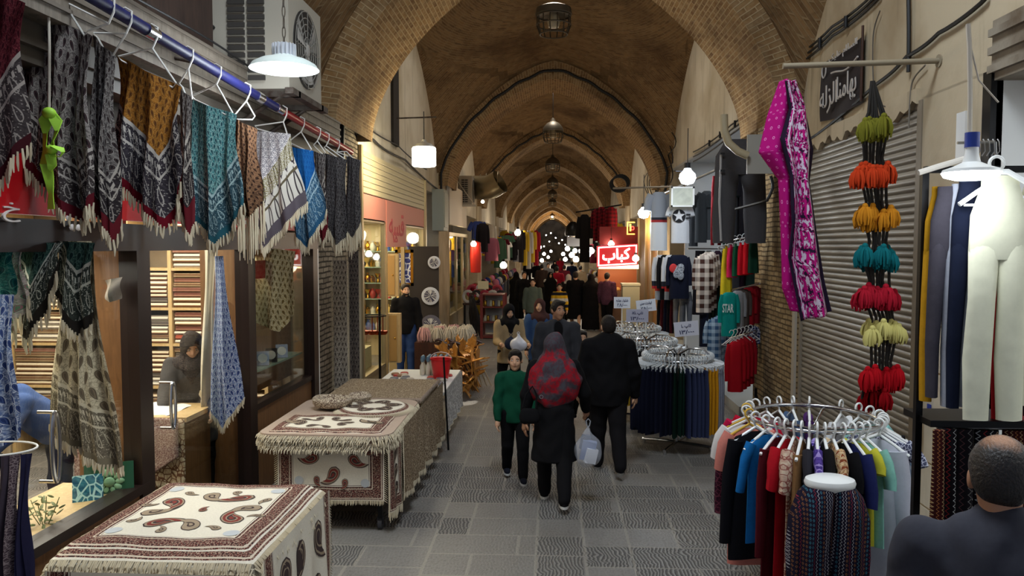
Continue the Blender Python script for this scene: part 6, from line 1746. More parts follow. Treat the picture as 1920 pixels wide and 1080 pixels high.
for (pa, pb, nm) in (((1352, 455), (1425, 440), 'rail of the children\'s shorts'), ((1366, 545), (1424, 532), 'rail of the green STAR top'), ((1368, 634), (1412, 622), 'rail of the red jackets')):
    tag(MB().cyl(at(*pa, Y=11.0), at(*pb, Y=10.7), .012).cyl(at(*pb, Y=10.7), Vector((XR, 11.2, at(*pb, Y=10.7).z)), .01).build('clothes_rail', CHROME), 'short chrome ' + nm, 'rail')
GT = cloth(18, 150, 140)
o = garment('top', 'child_shirt', 'turquoise child\'s top with white STAR lettering', 'top', (1346, 548, 1388, 630), 10.75, GT, depth=.06, sleeve=.7)
c = at(1365, 578, Y=10.66); lt = MB(); put_text(lt, 'STAR', lambda x, y, d: (c.x + x, c.y - d, c.z + y), .15, .12, .004, .02); lt.build('lettering', plain(226, 236, 232, .8), o, world=True)
for i, (nm, m) in enumerate((('grey', cloth(150, 150, 152)), ('taupe', cloth(84, 72, 66)), ('dark red', cloth(150, 18, 30)), ('wine', cloth(120, 16, 28)))):
    garment('top', 'child_shirt', f'{nm} child\'s top behind the turquoise STAR one', 'top', (1366 + 10 * i, 545 - 3 * i, 1400 + 10 * i, 615 - 3 * i), 10.85 + .06 * i, m, depth=.05, sleeve=.7)
for i in range(4):
    garment('top', 'red_jacket', ('front', 'second', 'third', 'last')[i] + ' red child\'s jacket on the lowest rail by the brick pier', 'jacket', (1360 + 7 * i, 640 - 3 * i, 1398 + 7 * i, 734 - 5 * i), 10.55 + .08 * i, cloth(178 - 8 * i, 18, 32), depth=.07, sleeve=.8, flare=1.1)
garment('top', 'child_shirt', 'dark blue printed child\'s top low by the brick pier', 'top', (1392, 610, 1426, 668), 11.0, m_rug('blue speck', rgb(50, 56, 90), rgb(36, 40, 70), rgb(190, 190, 200), 30), depth=.05, sleeve=.6)
for i in range(6):
    o2 = plastic_hanger(.26, .006).build('wire_hanger', WIRE, loc=at(1372 + 7 * i, 628 - 2 * i, Y=10.6 + .05 * i)) if i == 0 else o2.copy()
    if i: COL.objects.link(o2); o2.location = at(1372 + 7 * i, 628 - 2 * i, Y=10.6 + .05 * i)
    tag(o2, 'pale hanger on the lowest rail of red jackets', 'hanger', 'hangers of the red jackets')
tag(MB().span(at(1414, 744, Y=10.9), at(1420, 728, Y=10.88)).cyl(at(1416, 745, Y=10.9), at(1416, 745, Y=10.9) + Vector((.03, 0, 0)), .03).build('rack_caster', BLKMET), 'small black caster of a rail on the pale shop floor', 'caster')
DARKS = [('black', BLK_), ('dark navy', cloth(26, 30, 46)), ('bottle green', cloth(24, 46, 40)), ('charcoal', cloth(54, 54, 58)), ('dark plum', cloth(50, 30, 44))]
for i in range(16):
    nm, m = DARKS[i % 5]; x0 = 1300 + 8.2 * i
    garment('top' if i % 3 else 'skirt', 'hanging_garment', f'{nm} garment on the deeper rails of the children\'s shop', 'garment', (x0, 470 + 40 * (i % 2), x0 + 24, 590 + 60 * (i % 2)), 13.6 + .1 * (i % 4), m, group=f'{nm} garments on the deeper rails', depth=.05)
for i in range(7):
    nm, m = DARKS[(i + 2) % 5]; x0 = 1352 + 10 * i
    garment('top', 'hanging_garment', f'{nm} garment hung high behind the very large grey trousers', 'garment', (x0, 325, x0 + 26, 470), 12.6 + .1 * (i % 3), m, group=f'{nm} garments behind the large trousers', depth=.05)
tag(MB().cyl(at(1290, 466, Y=13.7), Vector((XR + 2.6, 13.7, at(1290, 466, Y=13.7).z)), .015).build('clothes_rail', STEEL), 'long rail of dark garments deep in the children\'s shop', 'rail')
# box sign, junction board, conduit
bx_ = thing('box_sign', 'blank grey-white square box sign below the cool lamp', 'sign', at(1281, 388, Y=12.2))
a, b = at(1258, 388, Y=12.2), at(1302, 350, Y=12.2)
MB().span((a.x, 12.2, a.z), (b.x, 12.38, b.z)).build('face', m_rug('cloudy white acrylic', rgb(206, 210, 196), rgb(190, 194, 182), rgb(200, 204, 190), 4), bx_, world=True, smooth=False)
f = MB()
for (p, q) in (((a.x, a.z), (b.x, a.z + .025)), ((a.x, b.z - .025), (b.x, b.z)), ((a.x, a.z), (a.x + .025, b.z)), ((b.x - .025, a.z), (b.x, b.z))): f.span((p[0], 12.18, p[1]), (q[0], 12.2, q[1]))
f.build('rim', plain(226, 228, 226, .4), bx_, world=True, smooth=False)
a, b = at(1400, 326, Y=9.9), at(1476, 252, Y=9.9)
block('junction_board', 'plain pale grey sheet board mounted on the brick pier beside the magenta shawl', 'board', ((a.x + b.x) / 2, 9.9, (a.z + b.z) / 2), (b.x - a.x, .04, b.z - a.z), plain(170, 166, 156, .5))
tag(MB().tube([at(1357, 215, Y=9.8), at(1358, 245, Y=9.8), at(1366, 268, Y=9.8), at(1384, 284, Y=9.8), at(1402, 292, Y=9.8)], .05, 10).build('conduit_pipe', plain(186, 172, 140, .45)), 'thick cream conduit bending into the pale grey board', 'pipe')
cable([at(1445, 330, Y=9.3), at(1449, 350, Y=9.3), at(1440, 372, Y=9.3), at(1432, 378, Y=9.3), at(1380, 392, Y=9.9)], .018, 'black hooked iron rod beside the very large grey trousers')
def lamp_bulb(label, px, py, Y, r, m=BULB, up=.5):
    t = thing('hanging_bulb', label, 'lamp', at(px, py, Y=Y))
    MB().lathe([(0, -r), (r * .7, -r * .8), (r, -r * .2), (r * .9, r * .3), (r * .5, r * .7), (r * .35, r)], (0, 0, 0), 20).build('globe', m, t)
    MB().cyl((0, 0, r * .9), (0, 0, r * 1.6), r * .38, n=12).build('socket', BLKMET, t)
    MB().cyl((0, 0, r * 1.5), (0, 0, r * 1.5 + up), .006).build('cord', BLACK, t)
    return t
lamp_bulb('bright cool bulb hanging above the blank box sign', 1289, 331, 11.2, .12)
lamp_bulb('bright cool bulb beside the grey banded shirt', 1207, 399, 13.4, .1)
# tangle of wires on the pier past the shop
for k in range(9):
    p = [at(1238 + rng.uniform(-12, 14), 236 + rng.uniform(-4, 10), X=XR - .06), at(1240 + rng.uniform(-22, 30), 290 + rng.uniform(-16, 16), X=XR - .1), at(1230 + rng.uniform(-30, 30), 330 + rng.uniform(-10, 16), X=XR - .1), at(1225 + rng.uniform(-14, 20), 380, X=XR - .06)]
    cable(p, .014, 'black wire in the tangle on the pier beyond the children\'s shop', group='tangled wires on the pier')
tl = MB()
for k in range(3): tl.tube([at(1160 + 16 * cos(a) + k * 2, 346 + 14 * sin(a) - 2 * k, Y=19.5) for a in [2 * PI * q / 22 for q in range(23)]], .025, 6)
tag(tl.build('cable_coil', BLACK), 'coil of black cable hanging near the vault beyond the shop', 'cable')
# ============================================================ people: bodies and clothes grown as smooth blended volumes
def _V(p): return np.array(tuple(p), dtype=np.float32)
class Field:
    """smooth union of tapered limbs and ellipsoids, meshed by surface nets"""
    def __init__(s, k=.03): s.p, s.sub, s.cut, s.k = [], [], [], k
    def limb(s, a, b, ra, rb, sy=1.0): s.p.append(('c', _V(a), _V(b), ra, rb, sy)); return s
    def ell(s, c, r, rx=0.0): s.p.append(('e', _V(c), _V(r), rx)); return s
    def minus(s, c, r): s.sub.append(('e', _V(c), _V(r), 0.0)); return s
    def above(s, z): s.cut.append((2, z, 1)); return s
    def below(s, z): s.cut.append((2, z, -1)); return s
    def _d(s, q, P):
        if q[0] == 'c':
            _, a, b, ra, rb, sy = q; S_ = np.array((1, 1 / sy, 1), np.float32)
            A, B, X = a * S_, b * S_, P * S_
            ab = B - A; t = np.clip(((X - A) @ ab) / max(1e-9, float(ab @ ab)), 0, 1)
            d = np.linalg.norm(X - A - t[..., None] * ab, axis=-1) - (ra + (rb - ra) * t)
            return d * min(1.0, sy) if sy < 1 else d
        _, c, r, rx = q; X = P - c
        if rx:
            cs, sn = cos(rx), sin(rx); X = np.stack((X[..., 0], X[..., 1] * cs + X[..., 2] * sn, -X[..., 1] * sn + X[..., 2] * cs), -1)
        k0 = np.linalg.norm(X / r, axis=-1); k1 = np.linalg.norm(X / (r * r), axis=-1)
        return k0 * (k0 - 1) / np.maximum(k1, 1e-6)
    def bounds(s):
        lo, hi = np.full(3, 1e9), np.full(3, -1e9)
        for q in s.p:
            if q[0] == 'c':
                m = max(q[3], q[4]) * max(1, q[5])
                for e in (q[1], q[2]): lo = np.minimum(lo, e - m); hi = np.maximum(hi, e + m)
            else:
                m = q[2] if not q[3] else np.full(3, q[2].max()); lo = np.minimum(lo, q[1] - m); hi = np.maximum(hi, q[1] + m)
        for ax, v, sg in s.cut:
            if sg > 0: lo[ax] = max(lo[ax], v)
            else: hi[ax] = min(hi[ax], v)
        return lo, hi
    def mesh(s, h, wrinkle=0.0):
        lo, hi = s.bounds(); lo = lo - 3 * h; n = np.ceil((hi + 3 * h - lo) / h).astype(int) + 1
        ax = [lo[i] + h * np.arange(n[i], dtype=np.float32) for i in range(3)]
        P = np.stack(np.meshgrid(*ax, indexing='ij'), -1).astype(np.float32)
        D = None
        for q in s.p:
            d = s._d(q, P)
            if D is None: D = d
            else:
                hh = np.clip(.5 + .5 * (D - d) / s.k, 0, 1); D = D * (1 - hh) + d * hh - s.k * hh * (1 - hh)
        if wrinkle: D = D + wrinkle * (np.sin(P[..., 2] * 38 + np.sin(P[..., 0] * 21) * 2 + P[..., 1] * 9) * .6 + np.sin(P[..., 0] * 47 + P[..., 2] * 19) * .4)
        for q in s.sub:
            d = -s._d(q, P); k = .012; hh = np.clip(.5 - .5 * (D - d) / k, 0, 1); D = D * (1 - hh) + d * hh + k * hh * (1 - hh)
        for a, v, sg in s.cut: D = np.maximum(D, (v - P[..., a]) * sg)
        return nets(D, lo, h)
def nets(D, lo, h):
    I = D < 0; a, b, c = (q - 1 for q in D.shape)
    cnt = np.zeros((a, b, c), np.int8); acc = np.zeros((a, b, c, 3), np.float32); ne = np.zeros((a, b, c), np.float32)
    off = [(i, j, k) for i in (0, 1) for j in (0, 1) for k in (0, 1)]
    cr = lambda M, o: M[o[0]:o[0] + a, o[1]:o[1] + b, o[2]:o[2] + c]
    for o in off: cnt += cr(I, o)
    act = (cnt > 0) & (cnt < 8)
    for o in off:
        for x in range(3):
            if o[x]: continue
            p = list(o); p[x] = 1
            d0, d1 = cr(D, o), cr(D, p); m = (cr(I, o) != cr(I, p)) & act
            t = np.where(m, d0 / np.where(np.abs(d0 - d1) < 1e-9, 1, d0 - d1), 0)
            for y in range(3): acc[..., y] += np.where(m, o[y] + (t if y == x else 0), 0)
            ne += m
    idx = np.full((a, b, c), -1, np.int64); w = np.argwhere(act); idx[act] = np.arange(len(w))
    V = (w + acc[act] / np.maximum(ne[act], 1)[:, None]) * h + lo
    F = []
    for x in range(3):
        y, z = (x + 1) % 3, (x + 2) % 3
        sl0 = [slice(None)] * 3; sl1 = [slice(None)] * 3; sl0[x] = slice(0, -1); sl1[x] = slice(1, None)
        m = I[tuple(sl0)] != I[tuple(sl1)]
        e = np.argwhere(m); e = e[(e[:, y] > 0) & (e[:, z] > 0) & (e[:, y] < D.shape[y] - 1) & (e[:, z] < D.shape[z] - 1)]
        ins = I[tuple(e.T)]
        q = []
        for dy, dz in ((1, 1), (0, 1), (0, 0), (1, 0)):
            g = e.copy(); g[:, y] -= dy; g[:, z] -= dz; q.append(idx[tuple(g.T)])
        q = np.stack(q, 1); q[~ins] = q[~ins][:, ::-1]; F.append(q)
    return V, np.concatenate(F)
def grow(f, name, m, parent, h, wrinkle=0.0, extra=None, label=None):
    V, F = f.mesh(h, wrinkle)
    mb = MB(); mb.add(V.tolist(), F.tolist(), [(v[0] * 1.0 + v[1] * .6, v[2]) for v in V.tolist()])
    if extra: mb.add(extra.v, extra.f)
    o = mb.build(name, m, parent)
    for p in o.data.polygons: pass
    o.data.polygons.foreach_set('use_smooth', [True] * len(o.data.polygons))
    if 'sharp_edge' in o.data.attributes: o.data.attributes.remove(o.data.attributes['sharp_edge'])
    if label: o['label'] = label
    return o

def hand_mb(mb, w, d, inward, S_, curl=.5, mirror=1):
    """palm with four unequal bent fingers and a side thumb; d = pointing direction, inward = palm normal"""
    w, d, nrm = Vector(w), Vector(d).normalized(), Vector(inward).normalized()
    sd = d.cross(nrm).normalized() * mirror
    pl = S_ * .052
    mb.loft([(w - d * .02 * S_, .021 * S_), (w, .024 * S_), (w + d * pl * .6, .03 * S_), (w + d * pl * 1.3, .031 * S_), (w + d * pl * 1.7, .024 * S_)], 10)
    for k, L in enumerate((.068, .078, .072, .056)):
        a = w + d * pl * 1.5 + sd * (.024 - .016 * k) * S_
        pts = [a]; di = d.copy()
        for j, seg in enumerate((.45, .32, .23)):
            di = (di + nrm * curl * (.3 + .25 * j)).normalized(); pts.append(pts[-1] + di * L * seg * S_)
        mb.loft([(p, r * S_) for p, r in zip(pts, (.0088, .0086, .0078, .006))], 7)
    a = w + d * pl * .55 + sd * .024 * S_
    b = a + (d * .7 + sd * .8 + nrm * .3).normalized() * .034 * S_; c = b + (d + sd * .15 + nrm * .35).normalized() * .028 * S_
    mb.loft([(a, .011 * S_), (b, .0105 * S_), (c, .0075 * S_)], 7)

SKIN = mat('skin', None, rgb(206, 160, 128), .55, spec=.3)
SKIN2 = mat('tanned skin', None, rgb(178, 130, 100), .55, spec=.3)
def _hairfn(s, b):
    x, y, z = s.obj(); n = s.noise(s.vec(x * 160, y * 160, z * 26), 1.0, 3); n2 = s.noise(s.vec(x, y, z), 30, 3)
    bump(s, b, n + n2 * .5, .9, .012)
    return s.mix(n.ramp(.35, .7), rgb(14, 11, 10), rgb(44, 34, 28))
HAIRM = mat('black hair', _hairfn, rgb(22, 17, 15), .6, spec=.3)
LIPS = mat('lips', None, rgb(176, 112, 98), .5)
EYEW, EYED = mat('eye white', None, rgb(226, 222, 214), .3), mat('dark iris', None, rgb(22, 16, 14), .2)
BLKC = cloth(16, 15, 17, .2); SOLE = plain(206, 204, 198, .6)

def person(label, loc, rot, H, legs=((8, 6), (-8, 10)), arms=((5, 10, 12), (-5, 10, 12)), lean=0, head=(0, 0), fit=None, skin=None, h=.013, detail=True, build=1.0, group=None, curl=.6):
    """faces -Y before turning. legs: (thigh forward, knee bend); arms: (forward, outward, elbow) for the +X and -X side"""
    fit = fit or {}; skin = skin or SKIN; S_ = H / 1.7
    R_ = lambda a: math.radians(a)
    hip = Vector((0, 0, .51 * H)); L_ = R_(lean)
    def up(x, y, z):
        p = Vector((x * H, y * H, z * H)) - hip
        return hip + Vector((p.x, p.y * cos(L_) - p.z * sin(L_), p.y * sin(L_) + p.z * cos(L_)))
    feet = []
    J = {}
    for s, (th, kn) in zip((1, -1), legs):
        a = hip + Vector((s * .052 * H, 0, 0)); k = a + Vector((s * .004 * H, -sin(R_(th)), -cos(R_(th)))) * .235 * H
        k.x = a.x + s * .004 * H
        an = k + Vector((0, -sin(R_(th - kn)), -cos(R_(th - kn)))) * .225 * H
        J[s] = (a, k, an)
    drop = min(J[s][2].z for s in (1, -1)) - .045 * H
    z0 = -drop
    root = thing('person', label, 'person', (loc[0], loc[1], loc[2] + z0), rot, group)
    for s, (fw, out, el) in zip((1, -1), arms):
        sh = up(s * .108 * build, .0, .805); f0, o0 = R_(fw), R_(out)
        e = sh + Vector((s * sin(o0), -sin(f0) * cos(o0), -cos(f0) * cos(o0))) * .172 * H
        f1 = R_(fw + el); wr = e + Vector((s * sin(o0) * .25, -sin(f1), -cos(f1))).normalized() * .15 * H
        J[('a', s)] = (sh, e, wr)
    hy, hp = R_(head[0]), R_(head[1]); hc = up(0, 0, .90)
    def hd(x, y, z):                             # head frame: turn then nod
        p = Vector((x * H, y * H, (z - .90) * H)); p = Vector((p.x, p.y * cos(hp) - p.z * sin(hp), p.y * sin(hp) + p.z * cos(hp)))
        p = Vector((p.x * cos(hy) - p.y * sin(hy), p.x * sin(hy) + p.y * cos(hy), p.z))
        return hc + Vector((p.x, p.y * cos(L_ * .5) - p.z * sin(L_ * .5), p.y * sin(L_ * .5) + p.z * cos(L_ * .5)))
    # ---- body
    B = Field(.02 * S_); hs = fit.get('headscale', 1.0)
    def hl(c, r): B.ell(hd(c[0] * hs, c[1] * hs, .90 + (c[2] - .90) * hs), [q * H * hs for q in r])
    hl((0, .004, .945), (.044, .053, .052)); hl((0, -.011, .905), (.034, .039, .044)); hl((0, -.026, .875), (.016, .018, .013))
    if detail:
        hl((0, -.055, .9165), (.0068, .0085, .0075)); hl((0, -.0505, .929), (.0048, .0055, .016)); hl((0, -.0475, .9025), (.013, .007, .006))
        for s in (1, -1): hl((s * .0445, .006, .922), (.005, .011, .016)); hl((s * .021, -.038, .914), (.012, .008, .012))
    B.limb(up(0, .012, .82), hd(0, .01, .9), .034 * H, .03 * H)
    if not fit.get('cloak'):
        B.limb(up(0, 0, .76), up(0, 0, .64), .078 * H * build, .07 * H * build, .62); B.limb(up(0, 0, .62), up(0, 0, .53), .07 * H, .08 * H, .66)
        for s in (1, -1):
            a, k, an = J[s]; B.limb(a, k, .05 * H, .036 * H); B.limb(k, an, .036 * H, .022 * H)
            sh, e, wr = J[('a', s)]; B.limb(sh, e, .028 * H, .023 * H); B.limb(e, wr, .022 * H, .015 * H)
    ex = MB()
    if detail and not fit.get('cloak'):
        for s in (1, -1):
            sh, e, wr = J[('a', s)]; hand_mb(ex, wr, (wr - e), Vector((-s * .8, -.3, 0)), S_ * 1.05, curl, s)
    grow(B, 'body', skin, root, h * (.8 if detail else 1), 0, ex if ex.v else None)
    if detail:
        for s in (1, -1):
            c = hd(s * .0185 * hs, -.0445 * hs, .90 + .032 * hs); e = MB().ell(c, (.0066 * H * hs, .004 * H, .0034 * H * hs), 10, 6).build('eye', EYEW, root)
            MB().ell(hd(s * .0185 * hs, -.0478 * hs, .90 + .032 * hs), (.0033 * H * hs, .002 * H, .0032 * H * hs), 8, 5).build('iris', EYED, e)
            MB().tube([hd(s * .010 * hs, -.0495 * hs, .90 + .0435 * hs), hd(s * .019 * hs, -.0485 * hs, .90 + .0455 * hs), hd(s * .028 * hs, -.043 * hs, .90 + .042 * hs)], .0017 * H, 6).build('eyebrow', HAIRM, root)
        MB().ell(hd(0, -.0535 * hs, .90 + .0015 * hs), (.011 * H * hs, .0028 * H, .003 * H * hs), 10, 6).build('lips', LIPS, root)
    # ---- clothes
    for part, m, o in fit['wear']:
        F_ = Field(o.get('k', .03) * S_); r = o.get('r', 1.0)
        if part == 'trousers':
            for s in (1, -1):
                a, k, an = J[s]; F_.limb(a + Vector((0, 0, .03 * H)), k, .064 * H * r, .048 * H * r); F_.limb(k, an + Vector((0, 0, o.get('cuff', .0) * H)), .047 * H * r, .038 * H * o.get('hem', 1.0))
            F_.limb(hip + Vector((0, 0, .08 * H)), hip, .078 * H, .086 * H, .72); F_.k = .018 * S_
        elif part in ('coat', 'jacket', 'sweater', 'shirt', 'manteau'):
            L0 = o.get('len', .48); fl = o.get('flare', .1)
            F_.limb(up(0, 0, .765), up(0, 0, .65), .096 * H * build * r, .09 * H * build * r, .68); F_.limb(up(0, 0, .65), up(0, 0, .55), .09 * H * build * r, .1 * H * build * r, .7)
            F_.limb(up(-.085 * build, .004, .795), up(.085 * build, .004, .795), .038 * H, .038 * H)
            if L0 < .5: F_.limb(up(0, 0, .55), Vector((0, .0, L0 * H)), .1 * H * build * r, fl * H, .74)
            for s in (1, -1):
                sh, e, wr = J[('a', s)]; w2 = e.lerp(wr, o.get('sleeve', .93)); F_.limb(sh, e, .042 * H * r, .036 * H * r); F_.limb(e, w2, .036 * H * r, .027 * H * r)
            for s in (1, -1): F_.limb(up(0, .014, .83), up(s * .075 * build, .006, .805), .032 * H, .034 * H)
            if o.get('collar'): F_.limb(up(0, .012, .83), up(0, .006, .862), .045 * H, .04 * H)
            if o.get('open'): F_.minus(up(0, -.095, .825), (.036 * H, .075 * H, .12 * H))
            F_.k = .025 * S_
            if L0 >= .5: pass
            else: F_.above(L0 * H)
        elif part == 'headscarf':
            F_.ell(hd(0, .008, .94), (.058 * H, .068 * H, .066 * H)); F_.limb(hd(0, .01, .905), up(0, .012, .82), .054 * H, .07 * H)
            for s in (1, -1):
                if not o.get('cape'): F_.limb(up(0, .0, .83), up(s * .075 * o.get('w', 1), .0, .805), .046 * H, .05 * H)
            F_.limb(up(0, -.03, .8), up(0, -.045, .74), .06 * H, .035 * H)
            if o.get('back') and not o.get('cape'):
                F_.limb(up(-.085, .035, .79), up(.02, .072, o['back']), .045 * H, .018 * H); F_.limb(up(.085, .035, .79), up(.035, .072, o['back']), .045 * H, .018 * H); F_.limb(up(0, .04, .78), up(.02, .06, o['back'] + .08), .07 * H, .03 * H)
            if o.get('cape'):
                F_.limb(up(0, .012, .85), up(0, .012, .735), .058 * H, .15 * H, .6); F_.limb(up(0, .02, .74), up(0, .03, .70), .14 * H, .12 * H, .55)
                F_.limb(up(.06, .0, .76), up(.13, -.02, .66), .06 * H, .045 * H); F_.limb(up(0, .045, .74), up(.03, .07, .6), .1 * H, .02 * H, .5)
            for s_ in (1.0,): F_.minus(hd(0, -.062, .918), (.033 * H, .04 * H, .047 * H))
            F_.k = (.055 if o.get('cape') else .03) * S_
        elif part == 'hair':
            F_.ell(hd(0, .006, .90 + .049 * hs), [q * H * hs for q in (.0475, .0565, .055)]); F_.ell(hd(0, .022 * hs, .90 + .028 * hs), [q * H * hs for q in (.044, .038, .045)])
            if o.get('tail'): F_.limb(hd(0, .05, .93), hd(.01, .06, .82), .03 * H, .02 * H)
            if o.get('front'): F_.ell(hd(.006, -.03, .90 + .082 * hs), [q * H * hs for q in (.036, .024, .016)])
            F_.minus(hd(0, -.075 * hs, .90 + .018 * hs), [q * H * hs for q in (.05, .055, .056)]); F_.k = .012 * S_
            if o.get('bald'):
                bc_ = hd(.004, .026, .90 + .1)
                def bald(s, b):
                    x, y, z = s.obj(); n = s.noise(s.vec(x * 150, y * 40, z * 90), 1.0, 3); n2 = s.noise(s.vec(x, y, z), 18, 2)
                    d = ((x - bc_.x) * (x - bc_.x) * .7 + (y - bc_.y) * (y - bc_.y) + (z - bc_.z) * (z - bc_.z) * 1.4).sqrt()
                    bump(s, b, n, .6, .01)
                    return s.mix((d + n * .05 + n2 * .05).ramp(.115, .065) * .8, s.mix(n.ramp(.35, .7), rgb(16, 12, 11), rgb(44, 34, 28)), rgb(176, 122, 84))
                m = mat('thinning hair', bald, rough=.5)
        elif part == 'beard':
            F_.ell(hd(0, -.016, .893), (.037 * H, .038 * H, .03 * H)); F_.minus(hd(0, -.05, .915), (.02 * H, .03 * H, .02 * H)); F_.minus(hd(0, .03, .92), (.06 * H, .03 * H, .06 * H))
        elif part == 'cloak':
            F_.ell(hd(0, .006, .945), (.056 * H, .066 * H, .062 * H)); F_.limb(hd(0, .01, .91), up(0, .01, .8), .056 * H, .09 * H); F_.limb(up(-.08, .01, .785), up(.08, .01, .785), .062 * H, .062 * H)
            F_.limb(up(0, 0, .76), Vector((0, 0, .42 * H)), .13 * H, .145 * H, .8); F_.limb(Vector((0, 0, .42 * H)), Vector((0, .01, .05 * H)), .145 * H, .165 * H, .85); F_.above(.03 * H); F_.k = .05 * S_
            F_.minus(hd(0, -.065, .915), (.034 * H, .04 * H, .046 * H))
        elif part == 'shoes':
            for s in (1, -1):
                an = J[s][2]; F2 = Field(.012 * S_); F2.ell(an + Vector((0, -.035 * H, -.024 * H)), (.027 * H, .072 * H, .024 * H)); F2.limb(an + Vector((0, .004 * H, -.005 * H)), an + Vector((0, .0, -.02 * H)), .028 * H, .026 * H); F2.above(an.z - .043 * H)
                sh = grow(F2, 'shoe', m, root, h * .8)
                if o.get('sole'):
                    q = MB(); ol = [(.029 * H * cos(t), .072 * H * sin(t)) for t in [2 * PI * j / 20 for j in range(20)]]
                    q.prism(ol, lambda x, y, d: (an.x + x, an.y - .035 * H + y, an.z - .045 * H + d), .014 * H); q.build('sole', o['sole'], sh)
            continue
        grow(F_, {'manteau': 'coat'}.get(part, part), m, root, h, o.get('wr', .004 * S_ if part not in ('hair', 'beard') else .0015), label=o.get('label'))
    root['_j'] = 0; del root['_j']
    return root, J, z0

def shop_bag(label, c, w, hh, m, group=None, name='carrier_bag', fill=None):
    t = thing(name, label, 'bag', (c[0], c[1], c[2] - hh), group=group); f = Field(.04)
    f.ell((0, 0, hh * .33), (w * .5, w * .3, hh * .34)); f.limb((0, 0, hh * .4), (0, 0, hh * .85), w * .33, w * .06, .6)
    grow(f, 'sack', m, t, .012, .005)
    MB().tube([(-.01, 0, hh * .84), (-.02, 0, hh * .95), (0, 0, hh), (.02, 0, hh * .95), (.01, 0, hh * .84)], .006, 6).build('handles', m, t)
    if fill:
        for k, (mm, p, s) in enumerate(fill): MB().box((p[0] * w, p[1] * w, p[2] * hh), (s[0] * w, s[1] * w, s[2] * hh), (.1, .2, .3 * k)).build('packet', mm, t, smooth=False)
    return t
def _redgrey(s, b):
    x, y, z = s.obj(); n = s.noise(s.vec(x, y, z), 7, 3, dist=.6); n2 = s.noise(s.vec(x, y, z), 40, 2)
    zz = s.noise(s.vec(x, y, z), 3, 2)
    c = s.mix((n + zz * .3 + (z - 1.3).max(0.0) * .5).ramp(.6, .7), rgb(140, 22, 34), rgb(66, 64, 70)); return s.mix(n2.gt(.52) * .6, c, rgb(72, 44, 52))
RGS = mat('red and grey scarf print', _redgrey, rough=.85, spec=.15)
W_ = math.pi
WK = ((16, 8), (-14, 22))                        # mid-stride
gx = lambda px, d: (px - 1035) / 1450 * d
# -- the group in the aisle
_, J, z0 = person('boy in a green padded jacket looking at the camera', (gx(966, 8.0), 8.0, 0), .12, 1.37, ((10, 4), (-10, 16)), ((4, 10, 10), (6, 8, 6)), 0, (-8, 0), {'headscale': 1.16, 'wear': [('hair', HAIRM, {'front': 1}), ('trousers', BLKC, {}), ('jacket', cloth(14, 74, 52), {'len': .46, 'flare': .095, 'r': 1.06, 'wr': .006}), ('sweater', BLKC, {'len': .5, 'r': .9, 'collar': 1}), ('shoes', cloth(26, 28, 40), {'sole': SOLE})]}, h=.011)
_, J, z0 = person('woman in black coat and red-grey headscarf walking away with a clear bag', (gx(1040, 7.28), 7.28, 0), W_, 1.66, ((14, 4), (-12, 22)), ((-4, 16, 6), (10, 22, 30)), 2, (0, 0), {'wear': [('headscarf', RGS, {'back': .6, 'w': 1.1, 'wr': .005, 'cape': 1}), ('coat', BLKC, {'len': .27, 'flare': .135, 'r': 1.06}), ('trousers', BLKC, {'hem': .95}), ('shoes', BLKC, {'sole': SOLE})]}, skin=SKIN2, h=.011)
wr = J[('a', -1)][2]; hp_ = Vector((gx(1040, 7.28) - wr.x, 7.28 - wr.y, wr.z + z0))
wl = J[('a', 1)][2]; hl_ = Vector((gx(1040, 7.28) - wl.x, 7.28 - wl.y, wl.z + z0))
shop_bag('clear plastic bag of blue and white packets held by the red-scarfed woman', at(1103, 785, Y=7.2), .26, .46, POLY, fill=[(plain(120, 134, 170, .4), (0, 0, .35), (.5, .25, .4)), (plain(226, 228, 234, .4), (.1, -.1, .25), (.4, .2, .3)), (plain(60, 66, 90, .4), (-.1, .1, .5), (.3, .2, .3))])
hbs = .62
hb_ = thing('handbag', 'black handbag with a silver ring at the side of the woman in the red headscarf', 'handbag', at(990, 785, Y=7.12))
f = Field(.03); f.limb((-.03, 0, 0), (.06, 0, 0), .05, .05, .6); f.limb((-.03, 0, .06), (.06, 0, .06), .04, .04, .5); grow(f, 'pouch', BLKC, hb_, .012)
MB().tube([(-.05, 0, .1), (-.02, .02, .22), (.04, .02, .3), (.08, .02, .22), (.075, 0, .1)], .01, 6).build('strap', BLKC, hb_)
q = at(1015, 744, Y=7.02) - hb_.location; MB().tube([q + Vector((.016 * cos(a), -.0, .016 * sin(a))) for a in [2 * PI * k / 14 for k in range(15)]], .004, 5).build('ring', CHROME, hb_)
person('man in a black jacket and black trousers walking away', (gx(1141, 8.34), 8.34, 0), W_ + .05, 1.73, ((12, 4), (-12, 22)), ((4, 14, 18), (-2, 14, 14)), 2, (10, 0), {'wear': [('hair', HAIRM, {}), ('jacket', BLKC, {'len': .44, 'flare': .125, 'r': 1.24, 'collar': 1}), ('trousers', cloth(24, 22, 24), {'r': 1.08}), ('shoes', BLKC, {'sole': plain(120, 116, 110)})]}, h=.012, build=1.12)
person('dark-haired man in a grey suit jacket walking towards the camera', (gx(1046, 9.8), 9.8, 0), .1, 1.8, WK, ((4, 10, 14), (-6, 10, 14)), 0, (28, 0), {'wear': [('hair', HAIRM, {'front': 1}), ('shirt', BLKC, {'len': .5, 'sleeve': .8, 'r': .92}), ('jacket', cloth(58, 58, 62), {'len': .43, 'flare': .115, 'r': 1.08, 'open': 1}), ('trousers', BLKC, {}), ('shoes', BLKC, {})]}, h=.013, skin=SKIN2, build=1.05)
